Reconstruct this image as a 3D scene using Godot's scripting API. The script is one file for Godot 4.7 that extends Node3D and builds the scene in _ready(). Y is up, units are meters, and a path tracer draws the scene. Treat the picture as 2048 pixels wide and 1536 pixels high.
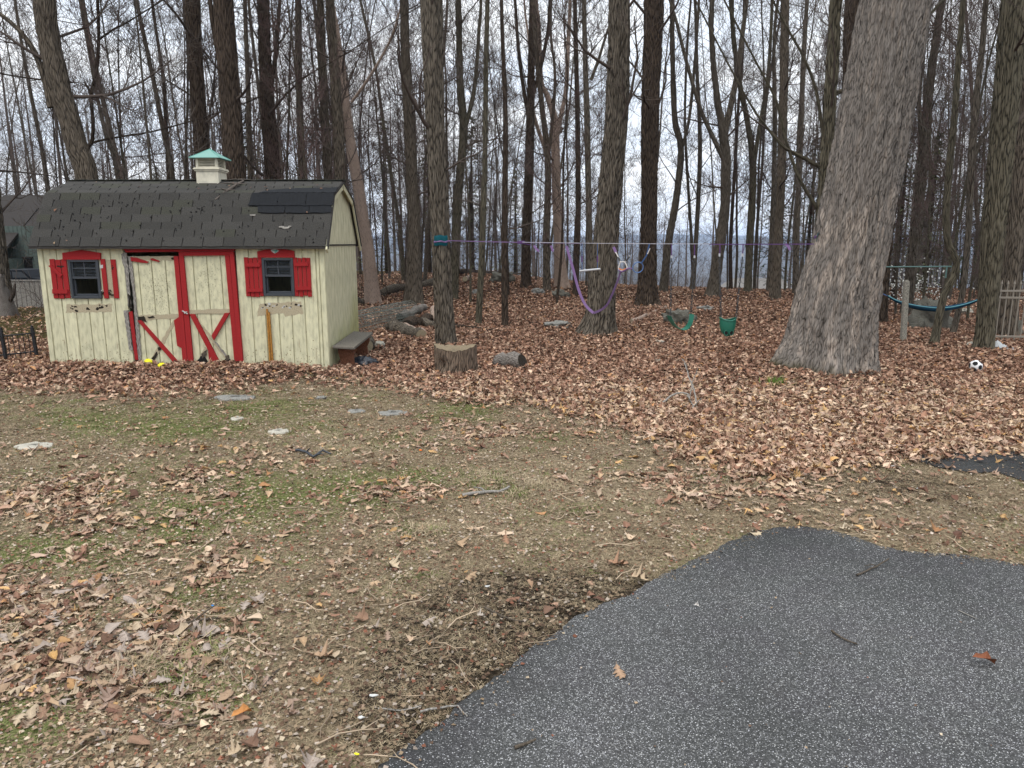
extends Node3D
# A back garden at the edge of bare woods: barn-roofed shed, leaf litter, slackline with swings, driveway corner.

const F := 1475.3                     # focal length in pixels of a 2048 x 1536 picture
const EYE := 1.8
const PITCH := 0.18952
var rng := RandomNumberGenerator.new()
var fine := FastNoiseLite.new()
var broad := FastNoiseLite.new()
var taken := {}
var mats := {}
var drive := PackedVector2Array()     # outline of the driveway on the ground (x, z)
var drive_far := PackedVector2Array()

# ---------------------------------------------------------------- mesh collector
class Shape:
	var v := PackedVector3Array()
	var n := PackedVector3Array()
	var uv := PackedVector2Array()
	var c := PackedColorArray()
	var ix := PackedInt32Array()
	var smooth := true
	var tint := Color.WHITE
	func point(p: Vector3, nn := Vector3.UP, t := Vector2.ZERO) -> int:
		v.push_back(p); n.push_back(nn); uv.push_back(t); c.push_back(tint)
		return v.size() - 1
	func tri(a: Vector3, b: Vector3, d: Vector3) -> void:
		var k := v.size()
		point(a); point(b); point(d)
		ix.append_array(PackedInt32Array([k, k + 1, k + 2]))
	func quad(a: Vector3, b: Vector3, d: Vector3, e: Vector3) -> void:
		var k := v.size()
		point(a, Vector3.UP, Vector2(0, 0)); point(b, Vector3.UP, Vector2(1, 0)); point(d, Vector3.UP, Vector2(1, 1)); point(e, Vector3.UP, Vector2(0, 1))
		ix.append_array(PackedInt32Array([k, k + 1, k + 2, k, k + 2, k + 3]))
	func box(at: Vector3, size: Vector3, turn := Basis.IDENTITY, bevel := 0.0) -> Shape:
		smooth = false
		var h := size / 2.0
		if bevel <= 0.0:
			var q: Array[Vector3] = []
			for i in 8:
				q.append(at + turn * Vector3(h.x if i & 1 else -h.x, h.y if i & 2 else -h.y, h.z if i & 4 else -h.z))
			quad(q[4], q[6], q[7], q[5]); quad(q[0], q[1], q[3], q[2]); quad(q[0], q[2], q[6], q[4])
			quad(q[1], q[5], q[7], q[3]); quad(q[2], q[3], q[7], q[6]); quad(q[0], q[4], q[5], q[1])
			return self
		var b := minf(bevel, minf(h.x, minf(h.y, h.z)) * 0.8)
		var rect := PackedVector2Array()
		for s in [[-1, -1], [1, -1], [1, 1], [-1, 1]]:
			rect.append(Vector2(s[0] * h.x, s[1] * h.y))
		var rings: Array = [[b, -h.z], [0.0, -h.z + b], [0.0, h.z - b], [b, h.z]]
		var pts: Array = []
		for r in rings:
			var row: Array[Vector3] = []
			for p in rect:
				row.append(at + turn * Vector3(p.x - signf(p.x) * r[0], p.y - signf(p.y) * r[0], r[1]))
			pts.append(row)
		for i in 3:
			for j in 4:
				quad(pts[i][j], pts[i][(j + 1) % 4], pts[i + 1][(j + 1) % 4], pts[i + 1][j])
		quad(pts[0][0], pts[0][1], pts[0][2], pts[0][3])
		quad(pts[3][3], pts[3][2], pts[3][1], pts[3][0])
		return self
	# a flat outline (x, y) given a thickness from z0 to z1
	func slab(outline: PackedVector2Array, z0: float, z1: float, xf := Transform3D.IDENTITY) -> Shape:
		smooth = false
		var t := Geometry2D.triangulate_polygon(outline)
		for z in [z0, z1]:
			for i in range(0, t.size(), 3):
				var a: Vector2 = outline[t[i]]
				var b: Vector2 = outline[t[i + 1]]
				var d: Vector2 = outline[t[i + 2]]
				tri(xf * Vector3(a.x, a.y, z), xf * Vector3(b.x, b.y, z), xf * Vector3(d.x, d.y, z))
		for i in outline.size():
			var a: Vector2 = outline[i]
			var b: Vector2 = outline[(i + 1) % outline.size()]
			quad(xf * Vector3(a.x, a.y, z0), xf * Vector3(b.x, b.y, z0), xf * Vector3(b.x, b.y, z1), xf * Vector3(a.x, a.y, z1))
		return self
	# a round rod along points; ends closed by pinching
	func tube(p: PackedVector3Array, r: PackedFloat32Array, sides: int, around := 1.0, along := 1.0) -> Shape:
		var m := p.size()
		var first := v.size()
		var t := (p[1] - p[0]).normalized()
		var u := t.cross(Vector3.RIGHT if absf(t.x) < 0.8 else Vector3.UP).normalized()
		var run := 0.0
		for i in m:
			if i > 0:
				run += p[i].distance_to(p[i - 1])
				t = (p[mini(i + 1, m - 1)] - p[i - 1]).normalized()
				u = (u - t * u.dot(t)).normalized()
			var w := t.cross(u)
			for j in sides + 1:
				var a := TAU * j / sides
				var o := u * cos(a) + w * sin(a)
				v.push_back(p[i] + o * r[i]); n.push_back(o); uv.push_back(Vector2(around * j / sides, run * along)); c.push_back(tint)
		var k := sides + 1
		for i in m - 1:
			for j in sides:
				var a := first + i * k + j
				ix.push_back(a); ix.push_back(a + k); ix.push_back(a + 1)
				ix.push_back(a + 1); ix.push_back(a + k); ix.push_back(a + k + 1)
		return self
	func rod(a: Vector3, b: Vector3, r: float, sides := 6) -> Shape:
		tube(PackedVector3Array([a, b]), PackedFloat32Array([r, r]), sides)
		disc(a, a - b, r, sides); disc(b, b - a, r, sides)
		return self
	func disc(at: Vector3, towards: Vector3, r: float, sides: int) -> void:
		var t := towards.normalized()
		var u := t.cross(Vector3.RIGHT if absf(t.x) < 0.8 else Vector3.UP).normalized()
		var w := t.cross(u)
		var k := point(at, t, Vector2(0.5, 0.5))
		for j in sides + 1:
			var a := TAU * j / sides
			point(at + (u * cos(a) + w * sin(a)) * r, t, Vector2(0.5 + 0.5 * cos(a), 0.5 + 0.5 * sin(a)))
		for j in sides:
			ix.append_array(PackedInt32Array([k, k + 2 + j, k + 1 + j]))
	# rows x columns of points, smooth; normal = across x along
	func grid(p: PackedVector3Array, cols: int, t: PackedVector2Array, colors := PackedColorArray(), wrap := false, flip := false) -> Shape:
		var rows := p.size() / cols
		var first := v.size()
		v.append_array(p)
		uv.append_array(t)
		if colors.size():
			c.append_array(colors)
		else:
			for i in p.size():
				c.push_back(tint)
		for i in rows:
			for j in cols:
				var l := j - 1
				var q := j + 1
				if wrap:
					l = cols - 2 if j == 0 else l
					q = 1 if j == cols - 1 else q
				else:
					l = maxi(l, 0)
					q = mini(q, cols - 1)
				var across := p[i * cols + q] - p[i * cols + l]
				var along := p[mini(i + 1, rows - 1) * cols + j] - p[maxi(i - 1, 0) * cols + j]
				var nn := across.cross(along).normalized()
				n.push_back(-nn if flip else nn)
		for i in rows - 1:
			for j in cols - 1:
				var a := first + i * cols + j
				if flip:
					ix.push_back(a); ix.push_back(a + 1); ix.push_back(a + cols)
					ix.push_back(a + 1); ix.push_back(a + cols + 1); ix.push_back(a + cols)
				else:
					ix.push_back(a); ix.push_back(a + cols); ix.push_back(a + 1)
					ix.push_back(a + 1); ix.push_back(a + cols); ix.push_back(a + cols + 1)
		return self
	func mesh() -> ArrayMesh:
		var a := []
		a.resize(Mesh.ARRAY_MAX)
		a[Mesh.ARRAY_VERTEX] = v
		if smooth:
			a[Mesh.ARRAY_NORMAL] = n
		a[Mesh.ARRAY_TEX_UV] = uv
		a[Mesh.ARRAY_COLOR] = c
		a[Mesh.ARRAY_INDEX] = ix
		var m := ArrayMesh.new()
		m.add_surface_from_arrays(Mesh.PRIMITIVE_TRIANGLES, a)
		return m

# ---------------------------------------------------------------- naming and placing
func numbered(called: String) -> String:
	var k: int = taken.get(called, 0)
	taken[called] = k + 1
	return called if k == 0 else "%s_%03d" % [called, k]

func tag(o: Node, label: String, category := "", group := "", kind := "") -> Node:
	if label: o.set_meta("label", label)
	if category: o.set_meta("category", category)
	if group: o.set_meta("group", group)
	if kind: o.set_meta("kind", kind)
	return o

func thing(called: String, label: String, category: String, at := Vector3.ZERO, group := "") -> Node3D:
	var o := Node3D.new()
	o.name = numbered(called)
	add_child(o)
	o.position = at
	tag(o, label, category, group)
	return o

func put(called: String, m: Mesh, mat: Material, parent: Node, at := Vector3.ZERO) -> MeshInstance3D:
	var o := MeshInstance3D.new()
	o.name = called if parent != self else numbered(called)
	o.mesh = m
	o.material_override = mat
	parent.add_child(o, true)
	o.position = at
	return o

func part(called: String, s: Shape, mat: Material, parent: Node, at := Vector3.ZERO) -> MeshInstance3D:
	return put(called, s.mesh(), mat, parent, at)

func copies(called: String, m: Mesh, mat: Material, xf: Array[Transform3D], cols: PackedColorArray, parent: Node) -> MultiMeshInstance3D:
	var mm := MultiMesh.new()
	mm.transform_format = MultiMesh.TRANSFORM_3D
	mm.use_colors = true
	mm.mesh = m
	mm.instance_count = xf.size()
	for i in xf.size():
		mm.set_instance_transform(i, xf[i])
		mm.set_instance_color(i, cols[i])
	var o := MultiMeshInstance3D.new()
	o.name = called if parent != self else numbered(called)
	o.multimesh = mm
	o.material_override = mat
	o.set_meta("kind", "stuff")
	parent.add_child(o, true)
	return o

# ---------------------------------------------------------------- from a place in the picture to a place in the garden
func ray(px: float, py: float) -> Vector3:
	var y := -(py - 768.0) / F
	return Vector3((px - 1024.0) / F, y * cos(PITCH) - sin(PITCH), -y * sin(PITCH) - cos(PITCH))

func at(px: float, py: float, d: float) -> Vector3:
	var r := ray(px, py)
	return Vector3(0, EYE, 0) + r * (d / -r.z)

func on_ground(px: float, py: float) -> Vector3:
	var r := ray(px, py)
	var t := EYE / maxf(-r.y, 0.02)
	for i in 12:
		var p := Vector3(0, EYE, 0) + r * t
		t += (p.y - ground(p.x, p.z)) / maxf(-r.y, 0.03) * 0.8
	var q := Vector3(0, EYE, 0) + r * t
	q.y = ground(q.x, q.z)
	return q

func seen(p: Vector3) -> Vector2:
	var q := p - Vector3(0, EYE, 0)
	var depth := -q.z * cos(PITCH) - q.y * sin(PITCH)
	if depth < 0.3:
		return Vector2(1024, 4000)
	return Vector2(1024 + F * q.x / depth, 768 - F * (q.y * cos(PITCH) - q.z * sin(PITCH)) / depth)

func size_at(w: float, d: float) -> float:
	return w * d / F

func ground(x: float, z: float) -> float:
	var d := Vector2(x, z).length()
	var h := 0.0
	if d < 60.0:
		h += fine.get_noise_2d(x * 3.0, z * 3.0) * (0.003 + 0.012 * smoothstep(5.5, 9.0, -z))
		h += 0.10 * broad.get_noise_2d(x, z) * clampf((d - 9.0) / 10.0, 0.0, 1.0)
	h += 0.10 * exp(-pow((z + 10.1) / 0.45, 2.0)) * smoothstep(-2.4, -3.4, x) * smoothstep(-7.4, -6.4, x) * (1.0 + 0.5 * fine.get_noise_2d(x * 2.0, 5.0))
	h += 0.40 * exp(-pow((x + 2.5) / 8.0, 2.0) - pow((z + 31.0) / 8.0, 2.0))
	h += 0.10 * exp(-pow((x - 4.3) / 1.0, 2.0) - pow((z + 10.3) / 0.9, 2.0))
	if z < -16.0 or d > 60.0:
		var crest := lerpf(46.0, 25.5, smoothstep(-9.0, 5.0, x))
		var over := maxf(0.0, (-z if z < 0.0 else d) - crest)
		h -= 0.0055 * over * over if over < 22.0 else 2.66 + 0.15 * (over - 22.0)
	return maxf(h, -70.0)

# ---------------------------------------------------------------- materials
func ramp(stops: Array) -> Gradient:
	var g := Gradient.new()
	var o := PackedFloat32Array()
	var c := PackedColorArray()
	for s in stops:
		o.append(s[0])
		c.append(s[1])
	g.offsets = o
	g.colors = c
	return g

func noise_map(seed_: int, freq: float, side: int, stops: Array, octaves := 4, kind := FastNoiseLite.TYPE_SIMPLEX_SMOOTH, fractal := FastNoiseLite.FRACTAL_FBM, cell := FastNoiseLite.RETURN_CELL_VALUE) -> NoiseTexture2D:
	var f := FastNoiseLite.new()
	f.seed = seed_
	f.noise_type = kind
	f.frequency = freq
	f.fractal_type = fractal
	f.fractal_octaves = octaves
	f.cellular_return_type = cell
	var t := NoiseTexture2D.new()
	t.width = side
	t.height = side
	t.seamless = true
	t.seamless_blend_skirt = 0.15
	t.noise = f
	t.color_ramp = ramp(stops)
	return t

func grey(a: float) -> Color:
	return Color(a, a, a)

func lin(r: float, g: float, b: float) -> Color:
	return Color(r, g, b).linear_to_srgb()

func paint(c: Color, rough := 0.85, spec := 0.3) -> StandardMaterial3D:
	var m := StandardMaterial3D.new()
	m.albedo_color = c.linear_to_srgb()
	m.roughness = rough
	m.metallic_specular = spec
	return m

func with_map(m: StandardMaterial3D, tex: Texture2D, scale_: Vector3, bump: Texture2D = null, deep := 0.0, world := true) -> StandardMaterial3D:
	m.albedo_texture = tex
	m.uv1_triplanar = world
	m.uv1_world_triplanar = world
	m.uv1_scale = scale_
	if bump:
		m.heightmap_enabled = true
		m.heightmap_texture = bump
		m.heightmap_scale = deep
	return m

func make_materials() -> void:
	var mottle := noise_map(3, 0.012, 512, [[0.0, grey(0.80)], [0.5, grey(0.93)], [1.0, grey(1.0)]], 5)
	var speck := noise_map(4, 0.05, 512, [[0.0, grey(0.62)], [0.33, grey(0.86)], [0.6, grey(0.95)], [1.0, grey(1.0)]], 4)
	var grain := noise_map(5, 0.02, 512, [[0.0, grey(0.5)], [0.45, grey(0.78)], [0.7, grey(0.95)], [1.0, grey(1.0)]], 4, FastNoiseLite.TYPE_SIMPLEX, FastNoiseLite.FRACTAL_RIDGED)
	var lump := noise_map(6, 0.03, 512, [[0.0, grey(0.0)], [1.0, grey(1.0)]], 4)
	var furrow_h := noise_map(7, 0.017, 512, [[0.0, grey(0.95)], [0.5, grey(0.7)], [0.78, grey(0.25)], [1.0, grey(0.0)]], 4, FastNoiseLite.TYPE_SIMPLEX, FastNoiseLite.FRACTAL_RIDGED)
	var furrow_c := noise_map(7, 0.017, 512, [[0.0, grey(1.0)], [0.5, grey(0.84)], [0.75, grey(0.55)], [1.0, grey(0.34)]], 4, FastNoiseLite.TYPE_SIMPLEX, FastNoiseLite.FRACTAL_RIDGED)
	var plate_h := noise_map(8, 0.0125, 1024, [[0.0, grey(1.0)], [0.5, grey(0.85)], [0.78, grey(0.4)], [1.0, grey(0.0)]], 5, FastNoiseLite.TYPE_SIMPLEX, FastNoiseLite.FRACTAL_RIDGED)
	var plate_c := noise_map(8, 0.0125, 1024, [[0.0, grey(1.0)], [0.5, grey(0.93)], [0.75, grey(0.78)], [0.9, grey(0.58)], [1.0, grey(0.44)]], 5, FastNoiseLite.TYPE_SIMPLEX, FastNoiseLite.FRACTAL_RIDGED)
	var soil := noise_map(9, 0.03, 1024, [[0.0, grey(0.35)], [0.4, grey(0.7)], [0.65, grey(0.9)], [1.0, grey(1.0)]], 6)
	var chips := noise_map(10, 0.16, 1024, [[0.0, grey(0.58)], [0.40, grey(0.66)], [0.62, grey(0.74)], [0.85, grey(0.92)], [1.0, grey(1.0)]], 2, FastNoiseLite.TYPE_CELLULAR, FastNoiseLite.FRACTAL_FBM)
	var chips_h := noise_map(10, 0.16, 1024, [[0.0, grey(0.0)], [1.0, grey(1.0)]], 2, FastNoiseLite.TYPE_CELLULAR, FastNoiseLite.FRACTAL_FBM)
	var grit := noise_map(11, 0.16, 512, [[0.0, grey(0.55)], [0.5, grey(0.8)], [1.0, grey(1.0)]], 2)

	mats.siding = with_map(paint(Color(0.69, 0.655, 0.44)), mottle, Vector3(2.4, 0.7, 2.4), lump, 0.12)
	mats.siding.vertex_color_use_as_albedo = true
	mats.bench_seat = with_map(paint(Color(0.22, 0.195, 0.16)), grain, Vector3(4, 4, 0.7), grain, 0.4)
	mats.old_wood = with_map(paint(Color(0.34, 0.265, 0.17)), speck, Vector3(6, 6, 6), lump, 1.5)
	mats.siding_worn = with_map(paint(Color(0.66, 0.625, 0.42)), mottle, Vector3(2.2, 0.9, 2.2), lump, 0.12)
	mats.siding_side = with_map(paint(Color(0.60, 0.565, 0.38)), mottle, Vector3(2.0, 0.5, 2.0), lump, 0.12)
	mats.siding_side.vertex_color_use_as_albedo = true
	mats.scar = with_map(paint(Color(0.47, 0.40, 0.27)), speck, Vector3(3, 3, 3))
	mats.red = with_map(paint(Color(0.36, 0.022, 0.023), 0.8), speck, Vector3(4, 2, 4), lump, 0.06)
	mats.grey_wood = with_map(paint(Color(0.36, 0.33, 0.29)), grain, Vector3(4, 0.8, 4), grain, 0.3)
	mats.dark_wood = with_map(paint(Color(0.12, 0.095, 0.07)), grain, Vector3(4, 0.8, 4), grain, 0.3)
	mats.rot = with_map(paint(Color(0.035, 0.028, 0.02)), speck, Vector3(6, 6, 6), lump, 1.0)
	mats.raw_wood = with_map(paint(Color(0.52, 0.43, 0.29)), grain, Vector3(5, 5, 1), grain, 0.2)
	mats.stake = with_map(paint(Color(0.52, 0.24, 0.05)), grain, Vector3(6, 1, 6), grain, 0.2)
	mats.bench_leg = with_map(paint(Color(0.24, 0.10, 0.055)), grain, Vector3(4, 1, 4), grain, 0.2)
	var k := 0
	for tone in [0.066, 0.074, 0.083, 0.092]:
		mats["shingle%d" % k] = with_map(paint(Color(tone * 1.07, tone, tone * 0.89), 0.95), soil, Vector3(2.3, 2.3, 2.3), grit, 0.4)
		k += 1
	mats.shingle3.albedo_color = Color(0.082, 0.080, 0.062).linear_to_srgb()
	mats.tar = with_map(paint(Color(0.020, 0.021, 0.023), 0.8, 0.2), mottle, Vector3(3, 3, 3), lump, 0.3)
	mats.dirt = paint(Color(0.26, 0.22, 0.14))
	mats.drip = paint(Color(0.05, 0.045, 0.04))
	mats.hole = paint(Color(0.012, 0.011, 0.01))
	mats.frame = paint(Color(0.050, 0.055, 0.062), 0.6, 0.3)
	mats.glass = paint(Color(0.04, 0.045, 0.05), 0.1, 0.2)
	mats.glass.transparency = BaseMaterial3D.TRANSPARENCY_ALPHA
	mats.glass.albedo_color.a = 0.25
	mats.blind = paint(Color(0.10, 0.11, 0.12))
	mats.cream = with_map(paint(Color(0.72, 0.67, 0.53), 0.6), mottle, Vector3(1, 1, 1))
	mats.copper = with_map(paint(Color(0.22, 0.40, 0.345), 0.8), speck, Vector3(7, 2, 7))
	mats.copper_rib = paint(Color(0.12, 0.33, 0.27), 0.6)
	mats.white = with_map(paint(Color(0.55, 0.54, 0.51)), mottle, Vector3(9, 9, 9))
	mats.sticker = paint(Color(0.03, 0.28, 0.22), 0.4)

	# bark: own UVs, one tile about half a metre round the trunk, stretched upwards
	for b in [["bark", Color(0.40, 0.325, 0.245), furrow_c, furrow_h, 3.4], ["bark_dark", Color(0.245, 0.18, 0.133), furrow_c, furrow_h, 3.6], ["bark_pale", Color(0.95, 0.71, 0.56), plate_c, plate_h, 1.2],
			["bark_grey", Color(0.48, 0.42, 0.365), plate_c, plate_h, 1.6], ["bark_green", Color(0.35, 0.305, 0.215), furrow_c, furrow_h, 2.0], ["bark_grey_brown", Color(0.395, 0.33, 0.255), furrow_c, furrow_h, 3.0]]:
		var m := with_map(paint(b[1], 0.95, 0.2), b[2], Vector3.ONE, b[3], b[4], false)
		m.vertex_color_use_as_albedo = true
		mats[b[0]] = m
	mats.stump_side = with_map(paint(Color(0.24, 0.175, 0.125)), furrow_c, Vector3(1.6, 0.5, 1), furrow_h, 2.0, false)
	mats.twig = paint(Color(0.085, 0.066, 0.055), 0.9, 0.2)
	mats.twig_red = paint(Color(0.10, 0.067, 0.06), 0.9, 0.2)
	mats.twig_grey = paint(Color(0.12, 0.10, 0.085), 0.9, 0.2)
	mats.ground = with_map(paint(Color(1, 1, 1), 1.0, 0.1), soil, Vector3(0.9, 0.9, 0.9), soil, 2.0)
	mats.ground.vertex_color_use_as_albedo = true
	mats.hills = paint(Color(0.10, 0.095, 0.085), 1.0, 0.0)
	mats.asphalt = with_map(paint(Color(1.03, 1.0, 0.97), 0.95, 0.15), chips, Vector3(1.05, 1.05, 1.05), chips_h, 0.55)
	mats.asphalt.vertex_color_use_as_albedo = true
	var l := paint(Color(1, 1, 1), 0.8, 0.25)
	l.vertex_color_use_as_albedo = true
	l.backlight_enabled = true
	l.backlight = Color(0.25, 0.2, 0.15)
	mats.tinted = l
	var plain_tint := paint(Color(1, 1, 1), 0.85, 0.2)
	plain_tint.vertex_color_use_as_albedo = true
	mats.coloured = plain_tint
	k = 0
	for c in [Color(0.40, 0.27, 0.17), Color(0.46, 0.34, 0.24), Color(0.30, 0.18, 0.115), Color(0.36, 0.25, 0.19), Color(0.20, 0.115, 0.075), Color(0.52, 0.40, 0.27), Color(0.44, 0.25, 0.11), Color(0.42, 0.34, 0.28)]:
		var lm := with_map(paint(c, 0.75, 0.3), speck, Vector3(9, 9, 9))
		lm.vertex_color_use_as_albedo = true
		lm.backlight_enabled = true
		lm.backlight = Color(0.25, 0.2, 0.15)
		mats["leaf%d" % k] = lm
		k += 1
	mats.rock = with_map(paint(Color(0.30, 0.29, 0.26), 0.95), speck, Vector3(2.5, 2.5, 2.5), lump, 2.0)
	mats.rock_pale = with_map(paint(Color(0.55, 0.51, 0.42), 0.95), speck, Vector3(5, 5, 5), lump, 1.0)
	mats.rock_moss = with_map(paint(Color(0.175, 0.165, 0.135), 0.95), speck, Vector3(2.5, 2.5, 2.5), lump, 2.0)
	mats.iron = paint(Color(0.018, 0.018, 0.02), 0.6, 0.4)
	mats.beige_metal = paint(Color(0.23, 0.20, 0.16), 0.6, 0.4)
	mats.post = with_map(paint(Color(0.42, 0.39, 0.32), 0.8), grain, Vector3(5, 1, 5))
	mats.purple = paint(Color(0.18, 0.11, 0.225), 0.85)
	mats.purple_dark = paint(Color(0.10, 0.05, 0.14), 0.7)
	mats.line_grey = paint(Color(0.45, 0.43, 0.46), 0.6)
	mats.teal = with_map(paint(Color(0.008, 0.085, 0.105), 0.9), speck, Vector3(12, 12, 12))
	mats.rope_white = paint(Color(0.62, 0.58, 0.54), 0.8)
	mats.rope_blue = paint(Color(0.05, 0.10, 0.22), 0.7)
	mats.ring_blue = paint(Color(0.10, 0.17, 0.33), 0.5)
	mats.ring_orange = paint(Color(0.55, 0.20, 0.08), 0.6)
	mats.steel = paint(Color(0.45, 0.45, 0.45), 0.45, 0.5)
	mats.chain = paint(Color(0.05, 0.05, 0.05), 0.5, 0.5)
	mats.green_plastic = paint(Color(0.012, 0.12, 0.075), 0.45, 0.5)
	mats.hammock = paint(Color(0.010, 0.045, 0.08), 0.8)
	mats.hammock_edge = paint(Color(0.16, 0.38, 0.42), 0.7)
	mats.pole_teal = paint(Color(0.12, 0.20, 0.18), 0.7)
	mats.bag_black = paint(Color(0.018, 0.021, 0.027), 0.35, 0.5)
	mats.bag_white = paint(Color(0.36, 0.37, 0.37), 0.6)
	mats.yellow = paint(Color(0.75, 0.68, 0.02), 0.5)
	mats.wire = paint(Color(0.17, 0.19, 0.165), 0.6, 0.5)
	mats.needles = paint(Color(0.035, 0.055, 0.026), 0.9, 0.2)
	mats.needles_olive = paint(Color(0.09, 0.095, 0.05), 0.9, 0.2)
	mats.house_green = with_map(paint(Color(0.10, 0.125, 0.11)), mottle, Vector3(1, 1, 1))
	mats.house_roof = with_map(paint(Color(0.042, 0.036, 0.032)), speck, Vector3(0.6, 0.6, 0.6))
	mats.house_wall = paint(Color(0.42, 0.40, 0.36))
	mats.roof_grey = with_map(paint(Color(0.22, 0.205, 0.19)), speck, Vector3(0.4, 0.4, 0.4))
	mats.car_paint = paint(Color(0.012, 0.014, 0.018), 0.7, 0.2)
	mats.tyre = paint(Color(0.02, 0.02, 0.02))
	mats.blue_plastic = paint(Color(0.03, 0.22, 0.6), 0.4)
	mats.orange_plastic = paint(Color(0.75, 0.16, 0.02), 0.4)
	mats.flower = paint(Color(0.75, 0.74, 0.68), 0.7)
	mats.grass_green = paint(Color(0.10, 0.16, 0.03), 0.8)

# ---------------------------------------------------------------- ground and driveway
func blob(s: Vector2, list: Array) -> float:
	var t := 0.0
	for b in list:
		var q: float = pow((s.x - b[0]) / b[2], 2.0) + pow((s.y - b[1]) / b[3], 2.0)
		if q < 5.0:
			t += b[4] * exp(-q)
	return t

# where leaves lie thick, grass is green, soil is bare: regions of the garden, given by where they are seen
const LEAF_EDGE := [[-600, 770], [0, 775], [200, 792], [330, 790], [450, 776], [560, 764], [700, 762], [800, 778], [900, 800], [1050, 815], [1200, 838], [1290, 880], [1400, 925], [1560, 955], [1700, 935], [1850, 912], [2048, 905], [2700, 900]]
const GREEN := [[300, 865, 170, 22, 0.7], [420, 840, 190, 26, 0.5], [540, 812, 120, 14, 0.6], [180, 830, 160, 20, 0.4], [480, 1010, 190, 50, 0.75], [350, 1060, 70, 30, 0.9], [640, 970, 120, 30, 0.45], [760, 1010, 120, 40, 0.35], [830, 960, 90, 30, 0.7], [760, 880, 60, 20, 0.5], [940, 820, 60, 15, 0.8], [900, 835, 60, 15, 0.5],
	[60, 1450, 120, 60, 0.9], [160, 1100, 160, 30, 0.55], [330, 1240, 50, 22, 0.8], [400, 1190, 70, 26, 0.8], [60, 1120, 100, 40, 0.5], [1170, 1020, 40, 16, 0.6], [1060, 1040, 70, 30, 0.3], [1420, 950, 30, 10, 0.6], [1100, 880, 90, 18, 0.3], [250, 940, 120, 20, 0.3], [430, 1400, 90, 40, 0.35], [130, 980, 120, 20, 0.3]]
const SOIL := [[950, 1300, 330, 190, 0.45], [1010, 1225, 190, 66, 1.0], [920, 1340, 190, 95, 1.0], [790, 1465, 190, 100, 1.0], [1040, 1165, 150, 34, 0.7], [1200, 1190, 90, 40, 0.8], [1090, 1260, 90, 50, 0.8], [1320, 1110, 120, 40, 0.5], [1750, 960, 190, 40, 0.7], [1900, 1010, 200, 50, 0.6], [1500, 1030, 160, 26, 0.4], [20, 860, 50, 22, 0.5], [600, 1300, 100, 50, 0.4], [270, 830, 40, 14, 0.4], [1280, 1180, 60, 30, 0.6], [1430, 760, 160, 12, 0.25]]
const LITTER := [[150, 1250, 230, 90, 1.0], [60, 1340, 160, 70, 1.0], [230, 1330, 200, 70, 0.9], [120, 985, 140, 26, 0.8], [330, 980, 130, 30, 0.6], [420, 945, 110, 16, 0.5], [800, 985, 75, 22, 1.1], [380, 1130, 120, 30, 0.8], [160, 1040, 180, 40, 0.6], [640, 920, 110, 16, 0.4], [930, 870, 150, 26, 0.6], [1180, 860, 160, 24, 0.4], [1560, 990, 190, 34, 0.8], [1300, 960, 150, 26, 0.35], [1480, 1000, 90, 20, 0.6], [420, 900, 120, 14, 0.3], [1750, 1060, 170, 24, 0.3], [50, 1180, 130, 40, 0.7], [720, 1100, 120, 36, 0.35], [300, 1440, 190, 60, 0.35], [110, 900, 80, 14, 0.2]]
const STRAW := [[320, 1330, 150, 70, 0.8], [380, 1020, 60, 22, 0.6], [1000, 960, 220, 40, 0.4], [700, 900, 160, 30, 0.35], [210, 870, 90, 16, 0.5], [960, 1060, 90, 24, 0.5], [840, 1070, 50, 20, 0.7], [1250, 985, 220, 30, 0.45], [1780, 1050, 100, 20, 0.4], [640, 860, 120, 16, 0.3]]

func leaf_edge(px: float) -> float:
	for i in LEAF_EDGE.size() - 1:
		if px < LEAF_EDGE[i + 1][0]:
			return lerpf(LEAF_EDGE[i][1], LEAF_EDGE[i + 1][1], clampf((px - LEAF_EDGE[i][0]) / float(LEAF_EDGE[i + 1][0] - LEAF_EDGE[i][0]), 0.0, 1.0))
	return 900.0

func woods(p: Vector3, s: Vector2) -> float:      # 1 on the leaf-covered floor, 0 on the lawn
	if p.z < -13.5:
		return 1.0
	var wob := 16.0 * fine.get_noise_2d(p.x * 0.9, p.z * 0.9) + 14.0 * fine.get_noise_2d(p.x * 3.0 + 40.0, p.z * 3.0)
	return smoothstep(36.0, -26.0, s.y - leaf_edge(s.x) + wob)

func paved(p: Vector2) -> bool:
	return Geometry2D.is_point_in_polygon(p, drive) or (rng.randf() < 0.72 and Geometry2D.is_point_in_polygon(p, drive_far))

func ground_colour(p: Vector3) -> Color:
	var d := Vector2(p.x, p.z).length()
	if d > 70.0:
		return Color(0.12, 0.10, 0.075)
	var s := seen(p)
	var lawn := Color(0.115, 0.083, 0.052)
	var g := clampf(blob(s, GREEN), 0.0, 1.0)
	var b := clampf(blob(s, SOIL), 0.0, 1.0)
	var c := lawn.lerp(Color(0.12, 0.125, 0.045), g * 0.7).lerp(Color(0.066, 0.05, 0.038), b * 0.95)
	c = c.lerp(Color(0.085, 0.05, 0.034), woods(p, s) if p.z < 0.0 else 0.0)
	if p.x < -7.0 and p.z < -12.5:
		c = c.lerp(Color(0.10, 0.085, 0.035), smoothstep(-7.0, -8.0, p.x) * smoothstep(-12.5, -14.5, p.z) * 0.9)
	return c

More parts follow.
